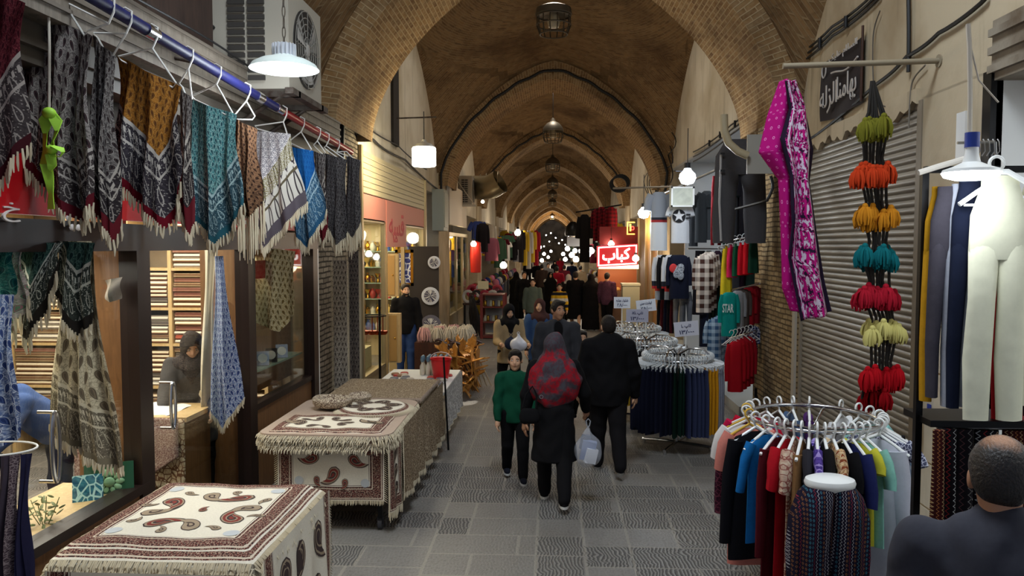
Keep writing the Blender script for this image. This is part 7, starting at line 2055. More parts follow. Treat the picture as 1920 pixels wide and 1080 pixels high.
person('woman in a beige coat and black headscarf looking down at her bag', (gx(954, 12), 12.0, 0), .35, 1.58, WK, ((12, 8, 70), (12, 8, 75)), 0, (0, 22), {'wear': [('headscarf', BLKC, {}), ('coat', cloth(164, 140, 104), {'len': .42, 'flare': .12, 'r': 1.1}), ('trousers', BLKC, {}), ('shoes', BLKC, {})]}, h=.015)
shop_bag('white plastic bag held by the woman in the beige coat', at(972, 622, Y=11.6), .26, .3, mat('white bag film', None, rgb(206, 206, 214), .3))
shop_bag('dark navy packet bag in the arms of the woman in the beige coat', at(958, 625, Y=11.65), .2, .24, cloth(40, 44, 62))
person('woman in a brown headscarf and blue denim jacket glancing aside', (gx(1012, 12.6), 12.6, 0), .2, 1.62, WK, ((6, 10, 40), (4, 10, 14)), 0, (-20, 0), {'wear': [('headscarf', cloth(70, 44, 40), {}), ('coat', cloth(64, 50, 44), {'len': .5}), ('jacket', cloth(54, 78, 116), {'len': .38, 'flare': .12, 'r': 1.12, 'sleeve': .8}), ('trousers', BLKC, {}), ('shoes', BLKC, {})]}, h=.015)
person('little girl with a white collar and dark hair behind the grey suited man', (gx(1092, 10.6), 10.6, 0), .15, 1.3, WK, ((4, 8, 10), (4, 8, 10)), 0, (0, 0), {'headscale': 1.15, 'wear': [('hair', HAIRM, {'front': 1, 'tail': 1}), ('sweater', cloth(206, 206, 210, .1), {'len': .5, 'r': .95}), ('coat', cloth(24, 24, 34), {'len': .34, 'flare': .11, 'r': .98, 'open': 1}), ('trousers', BLKC, {}), ('shoes', BLKC, {})]}, h=.013)
# -- middle distance
person('woman in a long black cloak walking away on the aisle\'s shaded side', (gx(1108, 22.6), 22.6, 0), W_, 1.66, fit={'cloak': 1, 'wear': [('cloak', BLKC, {}), ('shoes', BLKC, {})]}, h=.02, detail=False)
person('man in a black coat walking away beside the cloaked woman', (gx(1079, 22.8), 22.8, 0), W_, 1.74, WK, fit={'wear': [('hair', HAIRM, {}), ('coat', BLKC, {'len': .2, 'flare': .16, 'r': 1.2}), ('shoes', BLKC, {})]}, h=.02, detail=False)
person('person in an olive jacket and dark trousers walking towards the camera', (gx(999, 21), 21.0, 0), 0, 1.6, WK, fit={'wear': [('hair', cloth(50, 34, 28), {}), ('jacket', cloth(96, 104, 92), {'len': .42, 'flare': .12, 'r': 1.15}), ('trousers', BLKC, {}), ('shoes', BLKC, {})]}, h=.018)
person('boy in a yellow and black striped sweater', (gx(1049, 21.5), 21.5, 0), 0, 1.42, fit={'headscale': 1.12, 'wear': [('hair', HAIRM, {'front': 1}), ('sweater', m_stripe('yellow stripes', [rgb(214, 166, 40), rgb(34, 34, 44), rgb(214, 166, 40), rgb(206, 200, 190)], .085), {'len': .48, 'r': 1.05}), ('trousers', BLKC, {}), ('shoes', BLKC, {})]}, h=.016)
person('person in a plum patterned shirt at the kebab stall', (gx(1138, 22.2), 22.2, 0), W_ - .4, 1.72, fit={'wear': [('hair', HAIRM, {}), ('shirt', m_rug('plum speckle', rgb(66, 34, 54), rgb(40, 24, 40), rgb(110, 74, 92), 70), {'len': .46, 'r': 1.1}), ('trousers', BLKC, {}), ('shoes', BLKC, {})]}, h=.02, detail=False)
FAR = [(1032, 26, 'white shawl and black cloak', 1.62, 'w'), (1044, 29, 'crimson jacket', 1.74, 'r'), (1066, 25, 'white headscarf and dark coat', 1.58, 'ws'), (983, 24, 'black coat by the bag stall', 1.7, 'b'), (968, 26, 'black cloak by the bag stall', 1.62, 'c'), (1016, 33, 'dark brown coat', 1.72, 'n'), (1028, 36, 'grey coat', 1.7, 'g'), (1058, 34, 'dark red coat', 1.66, 'dr'),
       (1008, 41, 'long black coat far down the aisle', 1.7, 'b'), (1040, 45, 'black cloak far down the aisle', 1.64, 'c'), (1072, 40, 'navy jacket', 1.72, 'nv'), (1022, 52, 'pale jacket', 1.7, 'g'), (1050, 55, 'bright red top far down the aisle', 1.7, 'r'), (1088, 33, 'beige coat beside the clothes stalls', 1.66, 'be'), (1120, 27, 'white top at the clothes stall', 1.6, 'w2'), (990, 48, 'black jacket near the far lamps', 1.72, 'b')]
fc = {'r': cloth(160, 24, 44), 'b': BLKC, 'n': cloth(56, 42, 36), 'g': cloth(120, 118, 118), 'dr': cloth(92, 24, 34), 'nv': cloth(36, 42, 66), 'be': cloth(160, 140, 112), 'ws': cloth(36, 32, 34), 'w2': cloth(206, 202, 196)}
for k, (px, d, nm, H, c) in enumerate(FAR):
    if c == 'c': wear = [('cloak', BLKC, {}), ('shoes', BLKC, {})]
    elif c == 'w': wear = [('cloak', BLKC, {}), ('headscarf', cloth(206, 202, 198, .1), {'w': 1.3, 'back': .66}), ('shoes', BLKC, {})]
    else: wear = [('headscarf', cloth(222, 218, 212, .1), {}) if c == 'ws' else ('hair', HAIRM, {}), ('jacket', fc[c], {'len': .42, 'flare': .12, 'r': 1.15}), ('trousers', BLKC, {}), ('shoes', BLKC, {})]
    person(f'{"woman" if c in "cwws" else "person"} in the {nm} among the crowd under the arches', (gx(px, d), d, 0), W_ if k % 3 else .2, H, WK, fit={'cloak': c in ('c', 'w'), 'wear': wear}, h=.03, detail=False)
# -- shop people
person('bearded shopkeeper in a black jacket and blue jeans at the souvenir shop door', (gx(758, 14.4), 14.4, .02), .3, 1.74, ((4, 2), (-3, 2)), ((4, 10, 14), (2, 10, 10)), 0, (10, 0), {'wear': [('hair', HAIRM, {'front': 1}), ('beard', HAIRM, {}), ('jacket', BLKC, {'len': .46, 'flare': .105, 'r': 1.14, 'collar': 1}), ('trousers', cloth(44, 66, 112), {'r': 1.1}), ('shoes', BLKC, {})]}, h=.014)
person('saleswoman in a dark headscarf leaning over the counter inside the cloth shop', (-3.38, 7.12, .0), .3, 1.7, ((0, 0), (0, 0)), ((36, 6, 26), (38, 4, 30)), 15, (14, 26), {'wear': [('headscarf', m_rug('dark print scarf', rgb(50, 44, 42), rgb(34, 30, 30), rgb(84, 74, 68), 70), {'w': 1.1}), ('coat', cloth(74, 70, 68), {'len': .36, 'flare': .12, 'r': 1.15}), ('trousers', BLKC, {}), ('shoes', BLKC, {})]}, h=.013)
person('stooping figure in blue shirt and dark trousers standing in for a reflection in the first window', (-4.3, 6.5, 0), -.6, 1.66, ((10, 6), (-4, 6)), ((30, 10, 20), (40, 8, 20)), 48, (0, 20), {'wear': [('hair', HAIRM, {}), ('shirt', cloth(66, 88, 136), {'len': .46, 'r': 1.14, 'flare': .11}), ('trousers', cloth(44, 48, 66), {'r': 1.1}), ('shoes', BLKC, {})]}, h=.014, detail=False)  # reflection in the window glass, built as a solid figure behind the pane
# -- balding man in front
person('balding man in a dark jacket seen from behind, close by the patterned leggings', (gx(1868, 2.42), 2.42, 0), W_ - .4, 1.86, ((2, 2), (-2, 4)), ((0, 12, 10), (0, 12, 10)), 6, (0, 4), {'wear': [('hair', mat('thinning dark hair', _hairfn, rgb(26, 20, 17), .5), {'bald': 1}), ('jacket', cloth(64, 64, 72, .25), {'len': .44, 'flare': .12, 'r': 1.1, 'collar': 1, 'wr': .006}), ('trousers', BLKC, {}), ('shoes', BLKC, {})]}, skin=SKIN2, h=.009, build=1.05)
print('people done')
# ============================================================ lanterns, arch wires, farther stalls
def lantern(y, z, lit=False):
    t = thing('vault_lantern', {15: 'large grey caged lantern hanging highest under the first dome', 25: 'domed metal lantern with a cage, under the second dome', 35: 'domed metal lantern under the third dome', 45: 'small-looking dark lantern under the fourth dome', 55: 'dark lantern under the fifth dome', 65: 'dark lantern under the sixth dome', 95: 'lit lantern glowing before the bright far arch'}[int(y)], 'lantern', (.02, y, z))
    D = mat('lantern metal', None, rgb(92, 84, 72), .5, .5)
    MB().lathe([(.0, .2), (.2, .2), (.34, .14), (.36, .02), (.33, .0), (.0, .1)] if y < 16 else [(.0, .42), (.05, .4), (.09, .3), (.2, .24), (.31, .12), (.34, .0), (.3, .0), (.18, .2), (0, .3)], (0, 0, 0), 24).build('hood', D, t)
    cg = MB()
    for k in range(14):
        a = 2 * PI * k / 14; cg.tube([(.32 * cos(a), .32 * sin(a), 0), (.33 * cos(a), .33 * sin(a), -.2), (.27 * cos(a), .27 * sin(a), -.36)], .012, 5)
    for r, zz in ((.33, -.01), (.335, -.18), (.27, -.36)): cg.tube([(r * cos(a), r * sin(a), zz) for a in [2 * PI * k / 24 for k in range(25)]], .014, 5)
    cg.build('cage', D, t)
    MB().lathe([(0, -.24), (.1, -.22), (.13, -.12), (.09, 0), (.05, .08)], (0, 0, 0), 16).build('globe', WBULB if lit else plain(196, 186, 160, .3), t)
    MB().cyl((0, 0, .4), (0, 0, 7.6 - z), .012).build('rod', BLACK, t)
for k, (y, z) in enumerate(((15.4, 6.95), (25.4, 6.2), (35.5, 6.2), (45.6, 6.2), (55.7, 6.2), (65.8, 6.2), (95.8, 6.2))): lantern(y, z, k == 6)
def rib_curve(y, q0, q1, n, lift):
    out = []
    for k in range(n + 1):
        q = q0 + (q1 - q0) * k / n; out.append(Vector(((XL + XR) / 2 + (2.66 + lift) * q, y, ZS + (6.62 + lift - ZS) * prof(q) + .02 * sin(k * 1.3))))
    return out
for y, nm, q in ((19.44, 'thick black cable following the face of the second arch over its point', .985), (29.54, 'black cable clipped along the face of the third arch', .86)):
    mb = MB(); c_ = rib_curve(y, -q, q, 46, .2)
    if y < 20: c_ = [c_[0] - Vector((0, 0, .9))] + c_ + [c_[-1] - Vector((.05, 0, .5))]
    mb.tube(c_, .035, 6); tag(mb.build('arch_cable', BLACK), nm, 'cable')
# -- along the left wall past the souvenir shop
p = at(826, 395, X=XL + .14)
eb = thing('electric_box', 'grey-green electrical box on the pier past the roller shutter', 'electrical box', (XL + .12, p.y, p.z - .5))
MB().span((XL, p.y - .45, p.z - .5), (XL + .28, p.y + .35, p.z + .5)).build('casing', plain(150, 152, 138, .5), eb, world=True, smooth=False)
MB().span((XL + .28, p.y - .38, p.z - .42), (XL + .3, p.y + .28, p.z + .42)).build('cover', plain(164, 164, 150, .5), eb, world=True, smooth=False)
a, b = at(838, 425, X=XL + .12), at(871, 345, X=XL + .12)
block('blank_signboard', 'blank white signboard over the yellow-lit shop window', 'signboard', (XL + .1, (a.y + b.y) / 2 + .4, 3.6), (.08, b.y - a.y, 1.1), plain(216, 206, 190, .5))
ac2 = ac_unit('smaller air conditioner high on the wall past the blank signboard', XL + .02, XL + .42, 23.9, 24.9, at(872, 384, Y=24).z, at(872, 330, Y=24).z)
tag(MB().span((XL, 23.8, at(872, 388, Y=24).z), (XL + .55, 23.87, at(872, 384, Y=24).z)).cyl((XL, 23.84, at(872, 384, Y=24).z + .7), (XL + .5, 23.84, at(872, 384, Y=24).z), .015).build('wall_bracket', plain(186, 180, 168, .5)), 'pale bracket under the smaller air conditioner', 'bracket')
dt = MB(); dt.loft([(at(880, 350, Y=25.6), .36), (at(903, 352, Y=24.8), .38), (at(922, 350, Y=24.4), .38), (at(938, 340, Y=24.3), .38)], 24, cap=False)
for k in range(5): dt.tube([at(890 + 11 * k, 352 - 2 * k, Y=25.1 - .17 * k) + Vector((0, .39 * cos(t), .39 * sin(t))) for t in [2 * PI * q / 24 for q in range(25)]], .012, 5)
tag(dt.build('air_duct', mat('galvanised duct', None, rgb(150, 138, 112), .35, .8)), 'fat galvanised duct sticking out past the smaller air conditioner', 'duct')
struct('window_7', MB().span((XL + .0, 21.6, .5), (XL + .01, 26.2, 2.75)), GLASS, smooth=False)
fr2 = MB()
for y in (21.5, 23.2, 24.8, 26.3): fr2.span((XL - .03, y - .05, 0), (XL + .04, y + .05, 2.85))
fr2.span((XL - .03, 21.5, 2.75), (XL + .04, 26.3, 2.85)); fr2.span((XL - .3, 21.5, 0), (XL + .04, 26.3, .5))
struct('trim_11', fr2, ALU, smooth=False)
YC = [rgb(226, 190, 60), rgb(206, 200, 190), rgb(70, 90, 160), rgb(200, 120, 80), rgb(120, 130, 120)]
fabs = [((206, 168, 50), 'yellow'), ((196, 190, 182), 'off-white'), ((60, 76, 140), 'blue'), ((150, 30, 44), 'red'), ((40, 36, 40), 'black'), ((120, 88, 60), 'brown'), ((186, 110, 130), 'pink'), ((70, 100, 80), 'green'), ((110, 108, 112), 'grey'), ((96, 24, 40), 'wine')]
for k, ci in enumerate((0, 1, 0, 2, 1, 7)):
    nm = fabs[ci][1]; tp = garment('top', 'hanging_cloth', f'{nm} garment hung inside the yellow-lit window, number {("one","two","three","four","five","six")[k]} from the pier', 'garment', (838 + 5 * k, 440 + 6 * (k % 2), 850 + 5 * k, 520 + 8 * (k % 3)), 22.4 + .8 * k, cloth(*fabs[ci][0]), depth=.05)
    tp.location.x = XL - .3
# red hanging bag, dark umbrellas, glass counter with red frame
o = tag(MB().lathe([(0, 0), (.16, .02), (.18, .5), (.16, .95), (.05, 1.0), (0, 1.0)], (0, 0, 0), 16).build('hanging_bag', plain(206, 40, 30, .5), loc=at(892, 512, Y=24)), 'tall bright red bag hanging at the corner past the lit window', 'bag')
um = None
for k in range(5):
    a, b = at(905 - 5 * k, 632, Y=20.6 + .2 * k), at(888 - 2 * k, 555, Y=20.6 + .2 * k)
    t = thing('folded_umbrella', 'dark folded umbrella leaning with the others beside the red-framed counter', 'umbrella', a, group='dark folded umbrellas')
    d = b - a; MB().loft([((0, 0, 0), .012), (d * .1, .03), (d * .6, .045), (d * .75, .02), (d, .012)], 8).build('canopy', plain(34, 30, 32, .6), t); MB().tube([d, d + Vector((.0, 0, .06)), d + Vector((.05, 0, .08)), d + Vector((.08, 0, .04))], .014, 6).build('handle', DKWOOD, t)
a, b = at(903, 634, Y=20.4), at(945, 552, Y=20.4)
gc = thing('glass_showcase', 'glass showcase with a red frame and lit shelves beside the aisle', 'showcase', ((a.x + b.x) / 2, 20.7, 0))
f = MB()
for x in (a.x, b.x):
    for y in (20.4, 21.1): f.span((x - .035, y - .035, 0), (x + .035, y + .035, b.z))
for z in (.05, .45, .85, b.z): f.span((a.x, 20.4, z - .03), (b.x, 21.1, z))
f.build('frame', plain(120, 34, 24, .5), gc, world=True, smooth=False)
MB().span((a.x, 20.39, .1), (b.x, 20.4, b.z)).build('glass_pane', GLASS, gc, world=True, smooth=False)
MB().span((a.x + .05, 21.0, .1), (b.x - .05, 21.05, b.z)).build('back_panel', plain(150, 150, 160, .4), gc, world=True, smooth=False)
for k in range(14):
    x = a.x + .08 + (b.x - a.x - .16) * (k % 7) / 6; z = (.452, .852)[k // 7]
    m, nm = ((plain(206, 200, 186, .4), 'pale'), (BRASS, 'brass'), (plain(120, 110, 130, .4), 'mauve'))[k % 3]
    tag(MB().lathe([(0, 0), (.05, 0), (.06, .05), (.03, .12), (.035, .15), (0, .15)], (0, 0, 0), 10).build('small_ornament', m, loc=(x, 20.65, z)), f'{nm} ornament on a shelf of the red-framed showcase', 'ornament', f'{nm} ornaments in the showcase')
a, b = at(896, 542, Y=20.3), at(916, 527, Y=20.3); block('paper_notice', 'cream paper notice above the red-framed showcase', 'notice', ((a.x + b.x) / 2, 20.3, (a.z + b.z) / 2), (b.x - a.x, .02, b.z - a.z), plain(222, 204, 160, .6))
# -- kebab stall on the right
ka, kb = at(1119, 499, Y=21.6), at(1196, 459, Y=21.6)
ks = thing('kebab_sign', 'red lit sign with a white border and white Persian word for kebab', 'sign', ((ka.x + kb.x) / 2, 21.6, ka.z))
cx, cz, w, h = (ka.x + kb.x) / 2, (ka.z + kb.z) / 2, kb.x - ka.x, kb.z - ka.z
sk = lambda x, y, d: (cx + x, 21.6 - d, cz + y + x * .06)
mb = MB(); mb.prism([(-w / 2, -h / 2), (w / 2, -h / 2), (w / 2, h / 2), (-w / 2, h / 2)], sk, -.1); mb.build('panel', mat('lit red acrylic', None, rgb(190, 14, 30), .4, emit=rgb(200, 8, 24), estr=.55), ks, smooth=False).location = -Vector(ks.location)
bd = MB(); e = .035
for (x0, y0, x1, y1) in ((-w / 2 + .03, -h / 2 + .03, w / 2 - .03, -h / 2 + .03 + e), (-w / 2 + .03, h / 2 - .03 - e, w / 2 - .03, h / 2 - .03), (-w / 2 + .03, -h / 2 + .03, -w / 2 + .03 + e, h / 2 - .03), (w / 2 - .03 - e, -h / 2 + .03, w / 2 - .03, h / 2 - .03)):
    bd.prism([(x0, y0), (x1, y0), (x1, y1), (x0, y1)], sk, .03)
NEON_W = glow('white neon', (1, .9, .86, 1), 3.0)
bd.build('neon_border', NEON_W, ks, smooth=False).location = -Vector(ks.location)
lt = MB(); put_text(lt, shape('کباب'), lambda x, y, d: sk(x - .03, y, .012 + d), w * .68, h * .68, .02, .03)
lt.build('lettering', NEON_W, ks).location = -Vector(ks.location)
a, b = at(1124, 459, Y=22.2), at(1196, 425, Y=22.2); block('red_hoarding', 'plain dark red panel above the kebab sign', 'panel', ((a.x + b.x) / 2, 22.2, (a.z + b.z) / 2), (b.x - a.x, .05, b.z - a.z), plain(110, 14, 22, .6))
a, b = at(1175, 440, Y=22.0), at(1190, 416, Y=22.0)
ns = thing('neon_sign', 'small yellow and red neon sign above the kebab stall', 'sign', ((a.x + b.x) / 2, 22, a.z))
f = MB(); x0, x1, z0, z1 = a.x, b.x, a.z, b.z
for (u0, v0, u1, v1) in ((x0, z0, x1, z0 + .03), (x0, z1 - .03, x1, z1), (x0, z0, x0 + .03, z1), (x0 + .08, z0 + .1, x0 + .12, z1 - .06)): f.span((u0, 21.95, v0), (u1, 21.98, v1))
f.build('yellow_tube', glow('yellow neon', (1, .62, .08, 1), 4), ns, world=True, smooth=False)
MB().tube([(x0 + .16 + .04 * cos(t), 21.96, (z0 + z1) / 2 + .05 * sin(t)) for t in [2 * PI * k / 12 for k in range(13)]], .014, 5).build('red_tube', glow('red neon', (1, .06, .04, 1), 4), ns, world=True)
ct2 = thing('food_counter', 'warm lit kebab counter with trays of food under the red sign', 'counter', (1.95, 22.6, 0))
a, b = at(1122, 545, Y=22.6), at(1196, 505, Y=22.6)
MB().span((a.x, 22.5, 0), (b.x, 23.2, a.z)).build('body', plain(120, 90, 66, .5), ct2, world=True, smooth=False)
MB().span((a.x, 22.9, a.z), (b.x, 22.95, b.z)).build('back_panel', plain(160, 90, 50, .5), ct2, world=True, smooth=False)
MB().span((a.x, 22.4, b.z + .02), (b.x, 22.5, b.z + .14)).build('light_strip', glow('warm strip light', (1, .66, .36, 1), 7), ct2, world=True, smooth=False)
for k in range(9):
    x = a.x + .1 + (b.x - a.x - .2) * k / 8; m = (plain(170, 80, 40, .6), plain(190, 150, 80, .6), plain(130, 40, 30, .6))[k % 3]
    tag(MB().lathe([(0, 0), (.09, 0), (.1, .03), (.07, .08), (0, .1)], (0, 0, 0), 12).build('food_dish', m, loc=(x, 22.68, a.z + .002)), f'{("brown","golden","dark red")[k % 3]} heap of food on the kebab counter', 'food', f'{("brown","golden","dark red")[k % 3]} dishes on the kebab counter')
a, b = at(1166, 590, Y=20.9), at(1198, 531, Y=20.9)
bc = thing('beige_freezer', 'beige metal chest cabinet in front of the kebab counter', 'cabinet', ((a.x + b.x) / 2, 20.9, 0))
MB().span((a.x, 20.7, 0), (b.x, 21.2, b.z - .06)).build('body', plain(176, 166, 136, .5), bc, world=True, smooth=False); MB().span((a.x - .02, 20.68, b.z - .06), (b.x + .02, 21.22, b.z)).build('lid', plain(192, 182, 152, .4), bc, world=True, smooth=False)
# warm lit doorway past the children's shop
fr3 = MB()
for y in (21.5, 23.0, 24.4, 26.6): fr3.span((XR - .05, y - .07, 0), (XR + .05, y + .07, 3.4))
struct('trim_12', fr3, ALU, smooth=False); struct('wall_right_lit', MB().span((XR + .02, 21.5, 0), (XR + .1, 26.6, 3.45)), mat('honey panel', _wood(rgb(196, 150, 84), rgb(170, 122, 62)), rough=.5), smooth=False)
# hung coats and plaid shirts past the sign
garment('top', 'hanging_coat', 'long black coat hung high over the aisle before the white lamps', 'coat', (1082, 402, 1110, 492), 27, BLKC, depth=.1, sleeve=.5)
PLD = m_check('red tartan', rgb(120, 24, 36), rgb(60, 20, 28), .12)
for k in range(4): garment('top', 'plaid_shirt', ('first', 'second', 'third', 'fourth')[k] + ' dark red plaid shirt hung high above the kebab sign', 'shirt', (1108 + 9 * k, 392 - 4 * (k % 2), 1130 + 9 * k, 452 + 3 * (k % 3)), 25.5 - .3 * k, PLD, depth=.1, sleeve=.6)
tag(MB().cyl(at(1080, 398, Y=26), at(1165, 384, Y=25), .025).build('clothes_bar', BLKMET), 'dark bar carrying the black coat and plaid shirts', 'rail')
bl = thing('street_lamp', 'black box lantern with a white card below, beyond the hung black coat', 'lamp', at(1074, 462, Y=30))
MB().lathe([(0, .95), (.1, .95), (.28, .75), (.32, .5), (.3, .4), (0, .4)], (0, 0, 0), 12).build('hood', BLKMET, bl); MB().span((-.22, -.02, 0), (.3, .02, .36)).build('card', plain(206, 210, 220, .5), bl, smooth=False)
# -- hung yellow and white garments under a small lamp on the left
for k, ci in enumerate((4, 0, 1, 0, 3)): garment('top', 'hanging_garment', f'{fabs[ci][1]} garment in the lamp-lit bunch high on the left stalls, ' + ('outermost', 'second', 'third', 'fourth', 'innermost')[k], 'garment', (970 + 7 * k, 432, 984 + 7 * k, 492 + 6 * (k % 3)), 30 + .2 * k, cloth(*fabs[ci][0]), depth=.08, sleeve=.6)
# -- rows of stalls
def stall(side, y, k):
    X0 = XL if side < 0 else XR; s = -side
    far = y > 48
    nm = fabs[(k * 3 + (side > 0)) % 10]
    if not far:
        t = thing('stall_table', f'{nm[1]} draped stall table further down the bazaar', 'stall table', (X0 + s * .25, y, 0), group=f'{nm[1]} draped stall tables')
        MB().span((X0 - s * .3, y - .8, .78), (X0 + s * .75, y + .8, .84)).build('tabletop', DKWOOD, t, world=True, smooth=False)
        MB().span((X0 - s * .28, y - .78, .02), (X0 + s * .74, y + .78, .78)).build('drape', cloth(*[int(q * .7) for q in nm[0]]), t, world=True, smooth=False)
        for j in range(4):
            c = fabs[rng.randrange(10)]
            o = MB().lathe([(0, 0), (.13, 0), (.15, .08), (.12, .2), (.06, .26), (0, .27)], (0, 0, 0), 10, sy=.8).build('stacked_goods', cloth(*c[0]), loc=(X0 + s * (.1 + .5 * (j % 2)), y - .5 + .33 * j, .842)); tag(o, f'{c[1]} bundle of goods on a distant stall table', 'goods', f'{c[1]} bundles on distant stalls')
    for j in range(3 if not far else 2):
        c = fabs[rng.randrange(10)]
        w, h = rng.uniform(.5, .75), rng.uniform(.8, 1.3)
        x = X0 + s * (.15 + .28 * j); z = rng.uniform(2.5, 3.5)
        o = g_top(w, h, rng.choice((.3, .7)), .09).build('hanging_garment', cloth(*c[0]), loc=(x, y + rng.uniform(-.7, .7), z), rotz=rng.uniform(-.5, .5))
        tag(o, f'{c[1]} garment hung out over the distant stalls', 'garment', f'{c[1]} garments on distant stalls')
k = 0
for y in (28.2, 31.8, 34, 36.4, 38.6, 42, 44.4, 46.8, 52, 56, 62, 66, 72, 78, 86, 94): 
    for side in (-1, 1): stall(side, y, k); k += 1
# wreath stall with bags near the red-framed showcase
ws = thing('stall_table', 'small dark table of bags and wreaths beyond the red-framed showcase', 'stall table', (-2.0, 23.0, 0))
MB().span((-2.6, 22.4, .74), (-1.45, 23.6, .8)).build('tabletop', DKWOOD, ws, world=True, smooth=False)
for x in (-2.55, -1.5): MB().span((x - .03, 22.45, 0), (x + .03, 23.5, .74)).build('leg', BLKMET, ws, world=True, smooth=False)
for k in range(9):
    nm, m = (('white', plain(200, 196, 190, .6)), ('rose red', plain(170, 50, 70, .6)), ('black', plain(34, 30, 34, .5)))[k % 3]
    x, z = -2.45 + .12 * k, .98 + .16 * (k % 2)
    tag(MB().tube([(x + .13 * cos(t), 22.5 + .02 * sin(3 * t), z + .16 * sin(t)) for t in [2 * PI * q / 16 for q in range(17)]], .05, 7).build('flower_wreath', m), f'{nm} wreath standing on the small dark table', 'wreath', f'{nm} wreaths')
# -- distant lamps
bulbs = [(1000, 470, 58), (1012, 463, 52), (1006, 482, 48), (1020, 476, 60), (996, 486, 44), (1028, 482, 66), (1016, 488, 50), (1033, 471, 72), (1064, 466, 40), (1072, 478, 36), (1080, 486, 33), (1060, 486, 46), (1102, 476, 30), (1108, 470, 29), (1096, 482, 31), (1078, 470, 42), (1056, 476, 52), (1090, 470, 36), (1146, 457, 22.0), (1192, 484, 20.2), (944, 497, 28), (971, 436, 30), (888, 457, 23.6), (1135, 398, 27), (905, 378, 27)]
bm = {}
for k, (px, py, d) in enumerate(bulbs):
    r = .13 if d > 26 else .09
    warm = px in (1192, 1146, 944, 888, 971)
    if px in (905, 1135): r = .06
    key = (r, warm)
    p = at(px, py, Y=d)
    if key not in bm:
        t = lamp_bulb('', px, py, d, r, WBULB if warm else FBULB, .4); bm[key] = t
    else: t = dup(bm[key], p)
    tag(t, {1192: 'glaring warm bulb at the edge of the kebab sign', 1146: 'small warm bulb above the kebab sign', 944: 'warm bulb over the wreath table', 888: 'warm bulb by the tall red bag', 971: 'warm bulb above the yellow hung garments', 1135: 'white bulb between the plaid shirts', 905: 'bluish bulb by the fat duct'}.get(px, 'white bulb shining in the distance between the stalls'), 'lamp', None if px in (1192, 1146, 944, 888, 971, 1135, 905) else 'distant white bulbs')
sl = [(988, 452), (1000, 444), (1012, 450), (1024, 441), (1033, 437), (1042, 446), (1054, 450), (1066, 442), (996, 458), (1010, 457), (1030, 453), (1048, 456), (1060, 459), (1020, 462)]
mb = MB(); mb.tube([at(px, py - 1.2, Y=56) for px, py in sl[:8]], .012, 4).tube([at(px, py - 1.2, Y=58) for px, py in (sl[8:])], .012, 4)
tag(mb.build('light_string', BLACK), 'string of small festoon lights slung across the far aisle', 'string lights')
fb = None
for px, py in sl:
    if fb is None: fb = tag(MB().ell((0, 0, 0), .05, 8, 6).build('festoon_bulb', FBULB, loc=at(px, py, Y=56)), 'tiny bulb on the far festoon string', 'bulb', 'festoon bulbs')
    else: dup(fb, at(px, py, Y=56 if py < 453 else 58))
# ------------------------------------------------------------ light
W = bpy.data.worlds.new('world'); SC.world = W; W.use_nodes = True
bg = W.node_tree.nodes['Background']; bg.inputs[0].default_value = (.62, .74, 1, 1); bg.inputs[1].default_value = .36
def light(kind, loc, energy, color=(1, 1, 1), size=.1, rot=None, name='lamp_light', sy=None, spot=None):
    l = bpy.data.lights.new(name, kind); l.energy = energy; l.color = color
    if kind == 'AREA':
        l.size = size
        if sy: l.shape = 'RECTANGLE'; l.size_y = sy
    else: l.shadow_soft_size = size
    if spot: l.spot_size, l.spot_blend = spot
    o = bpy.data.objects.new(name, l); COL.objects.link(o); o.location = loc
    if rot: o.rotation_euler = rot
    return o
WARM, COOL, DAY = (1, .78, .5), (.85, .93, 1), (.8, .9, 1)
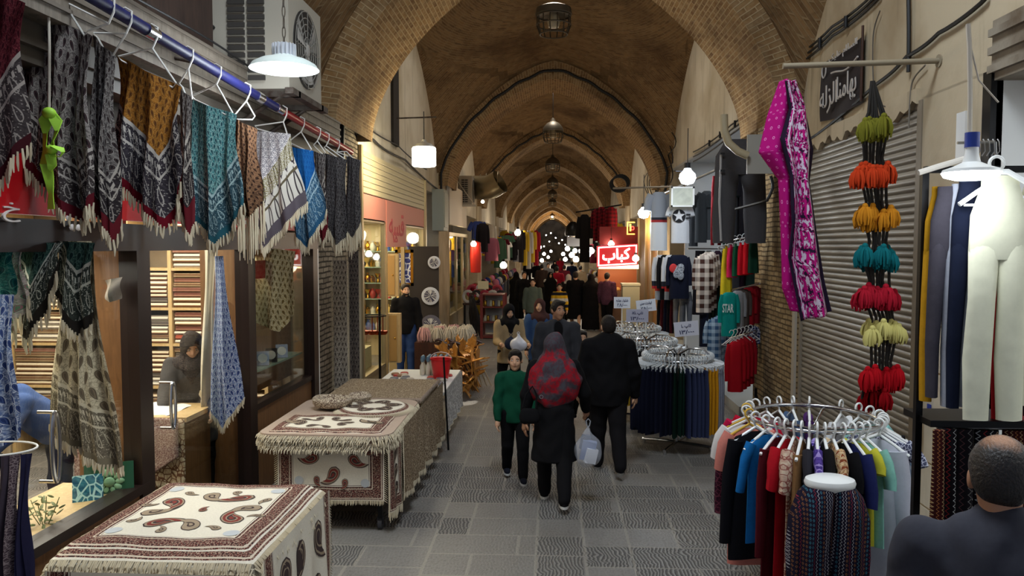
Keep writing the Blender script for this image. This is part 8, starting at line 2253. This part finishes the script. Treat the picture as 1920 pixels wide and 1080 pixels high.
# daylight through the roof openings
light('AREA', (.02, 3.7, 7.75), 380, DAY, 2.0, name='skylight')
for i, (a, b) in enumerate(zip([q[1] for q in ARCHES[:-1]], [q[0] for q in ARCHES[1:]])):
    yc = (a + b) / 2
    light('AREA', (.02, yc, 7.9), 130 if i < 3 else 90, (1, .92, .8), .7, name='skylight')
SC.view_settings.view_transform = 'Standard'
SC.view_settings.look = 'None'
SC.view_settings.gamma = 1
SC.view_settings.exposure = 0.0
SC.view_settings.use_curve_mapping = False
try:
    SC.cycles.max_bounces = 6; SC.cycles.diffuse_bounces = 3; SC.cycles.glossy_bounces = 3
    SC.cycles.transmission_bounces = 3; SC.cycles.transparent_max_bounces = 10
    SC.cycles.sample_clamp_indirect = 4; SC.cycles.use_denoising = True
    SC.cycles.caustics_reflective = False; SC.cycles.caustics_refractive = False
    SC.cycles.use_light_tree = True
except Exception: pass
def L(px, py, Y, e, c, size=.12, dz=-.0): return light('POINT', at(px, py, Y=Y) + Vector((0, 0, dz)), e, c, size)
L(533, 140, 5.6, 40, COOL, .15, -.12)
light('AREA', (-4.5, 6.6, 2.9), 230, (1, .93, .82), 2.6, sy=4.0)
light('AREA', (-3.2, 3.6, 2.35), 30, (1, .95, .86), .3, sy=2.6)
light('AREA', (-3.2, 8.2, 2.35), 14, (1, .9, .75), .3, sy=1.4)
light('AREA', (-4.2, 14.4, 2.95), 170, (1, .85, .6), 2.0, sy=5.0)
light('POINT', at(795, 300, Y=12.2) + Vector((0, -.3, -.25)), 60, (1, .88, .62), .15)
light('POINT', at(735, 290, X=XL + .5) , 22, (1, .86, .5), .08)
L(1289, 341, 11.0, 42, COOL, .12, -.05)
L(1207, 402, 13.1, 26, COOL, .12, -.05)
L(1821, 322, 3.26, 5, COOL, .1, -.07)
light('AREA', (XR + 1.3, 14.6, 4.25), 55, COOL, 2.0, sy=5)
light('AREA', (XR + .3, 3.2, 3.5), 26, COOL, .4, sy=2.5)
L(1192, 484, 20.0, 34, WARM, .12)
L(1155, 500, 22.1, 14, WARM, .2)
light('POINT', (XL - .5, 23.5, 2.6), 70, (1, .8, .45), .2)
light('POINT', (XR - .3, 24, 3.0), 50, (1, .78, .45), .2)
for k, (y, e) in enumerate(((30, 60), (35, 70), (42, 90), (50, 110), (58, 130), (68, 220), (78, 300), (90, 300), (104, 300))):
    light('POINT', (-1.7 if k % 2 else 1.8, y, 2.9), e, (1, .86, .68), .3)
light('POINT', (.02, 95.8, 5.5), 900, (1, .74, .42), .2)
light('POINT', (.02, 110, 5.0), 500, (1, .86, .7), .3)
# a shaft of sun from the first roof opening falls on the floor by the book stands
p0, p1 = Vector((.2, 15.25, 7.9)), Vector((-1.42, 12.0, 0))
light('SPOT', p0, 3600, (1, .95, .85), .02, (p1 - p0).to_track_quat('-Z', 'Y').to_euler(), name='sun_shaft', spot=(math.radians(3.4), .1))
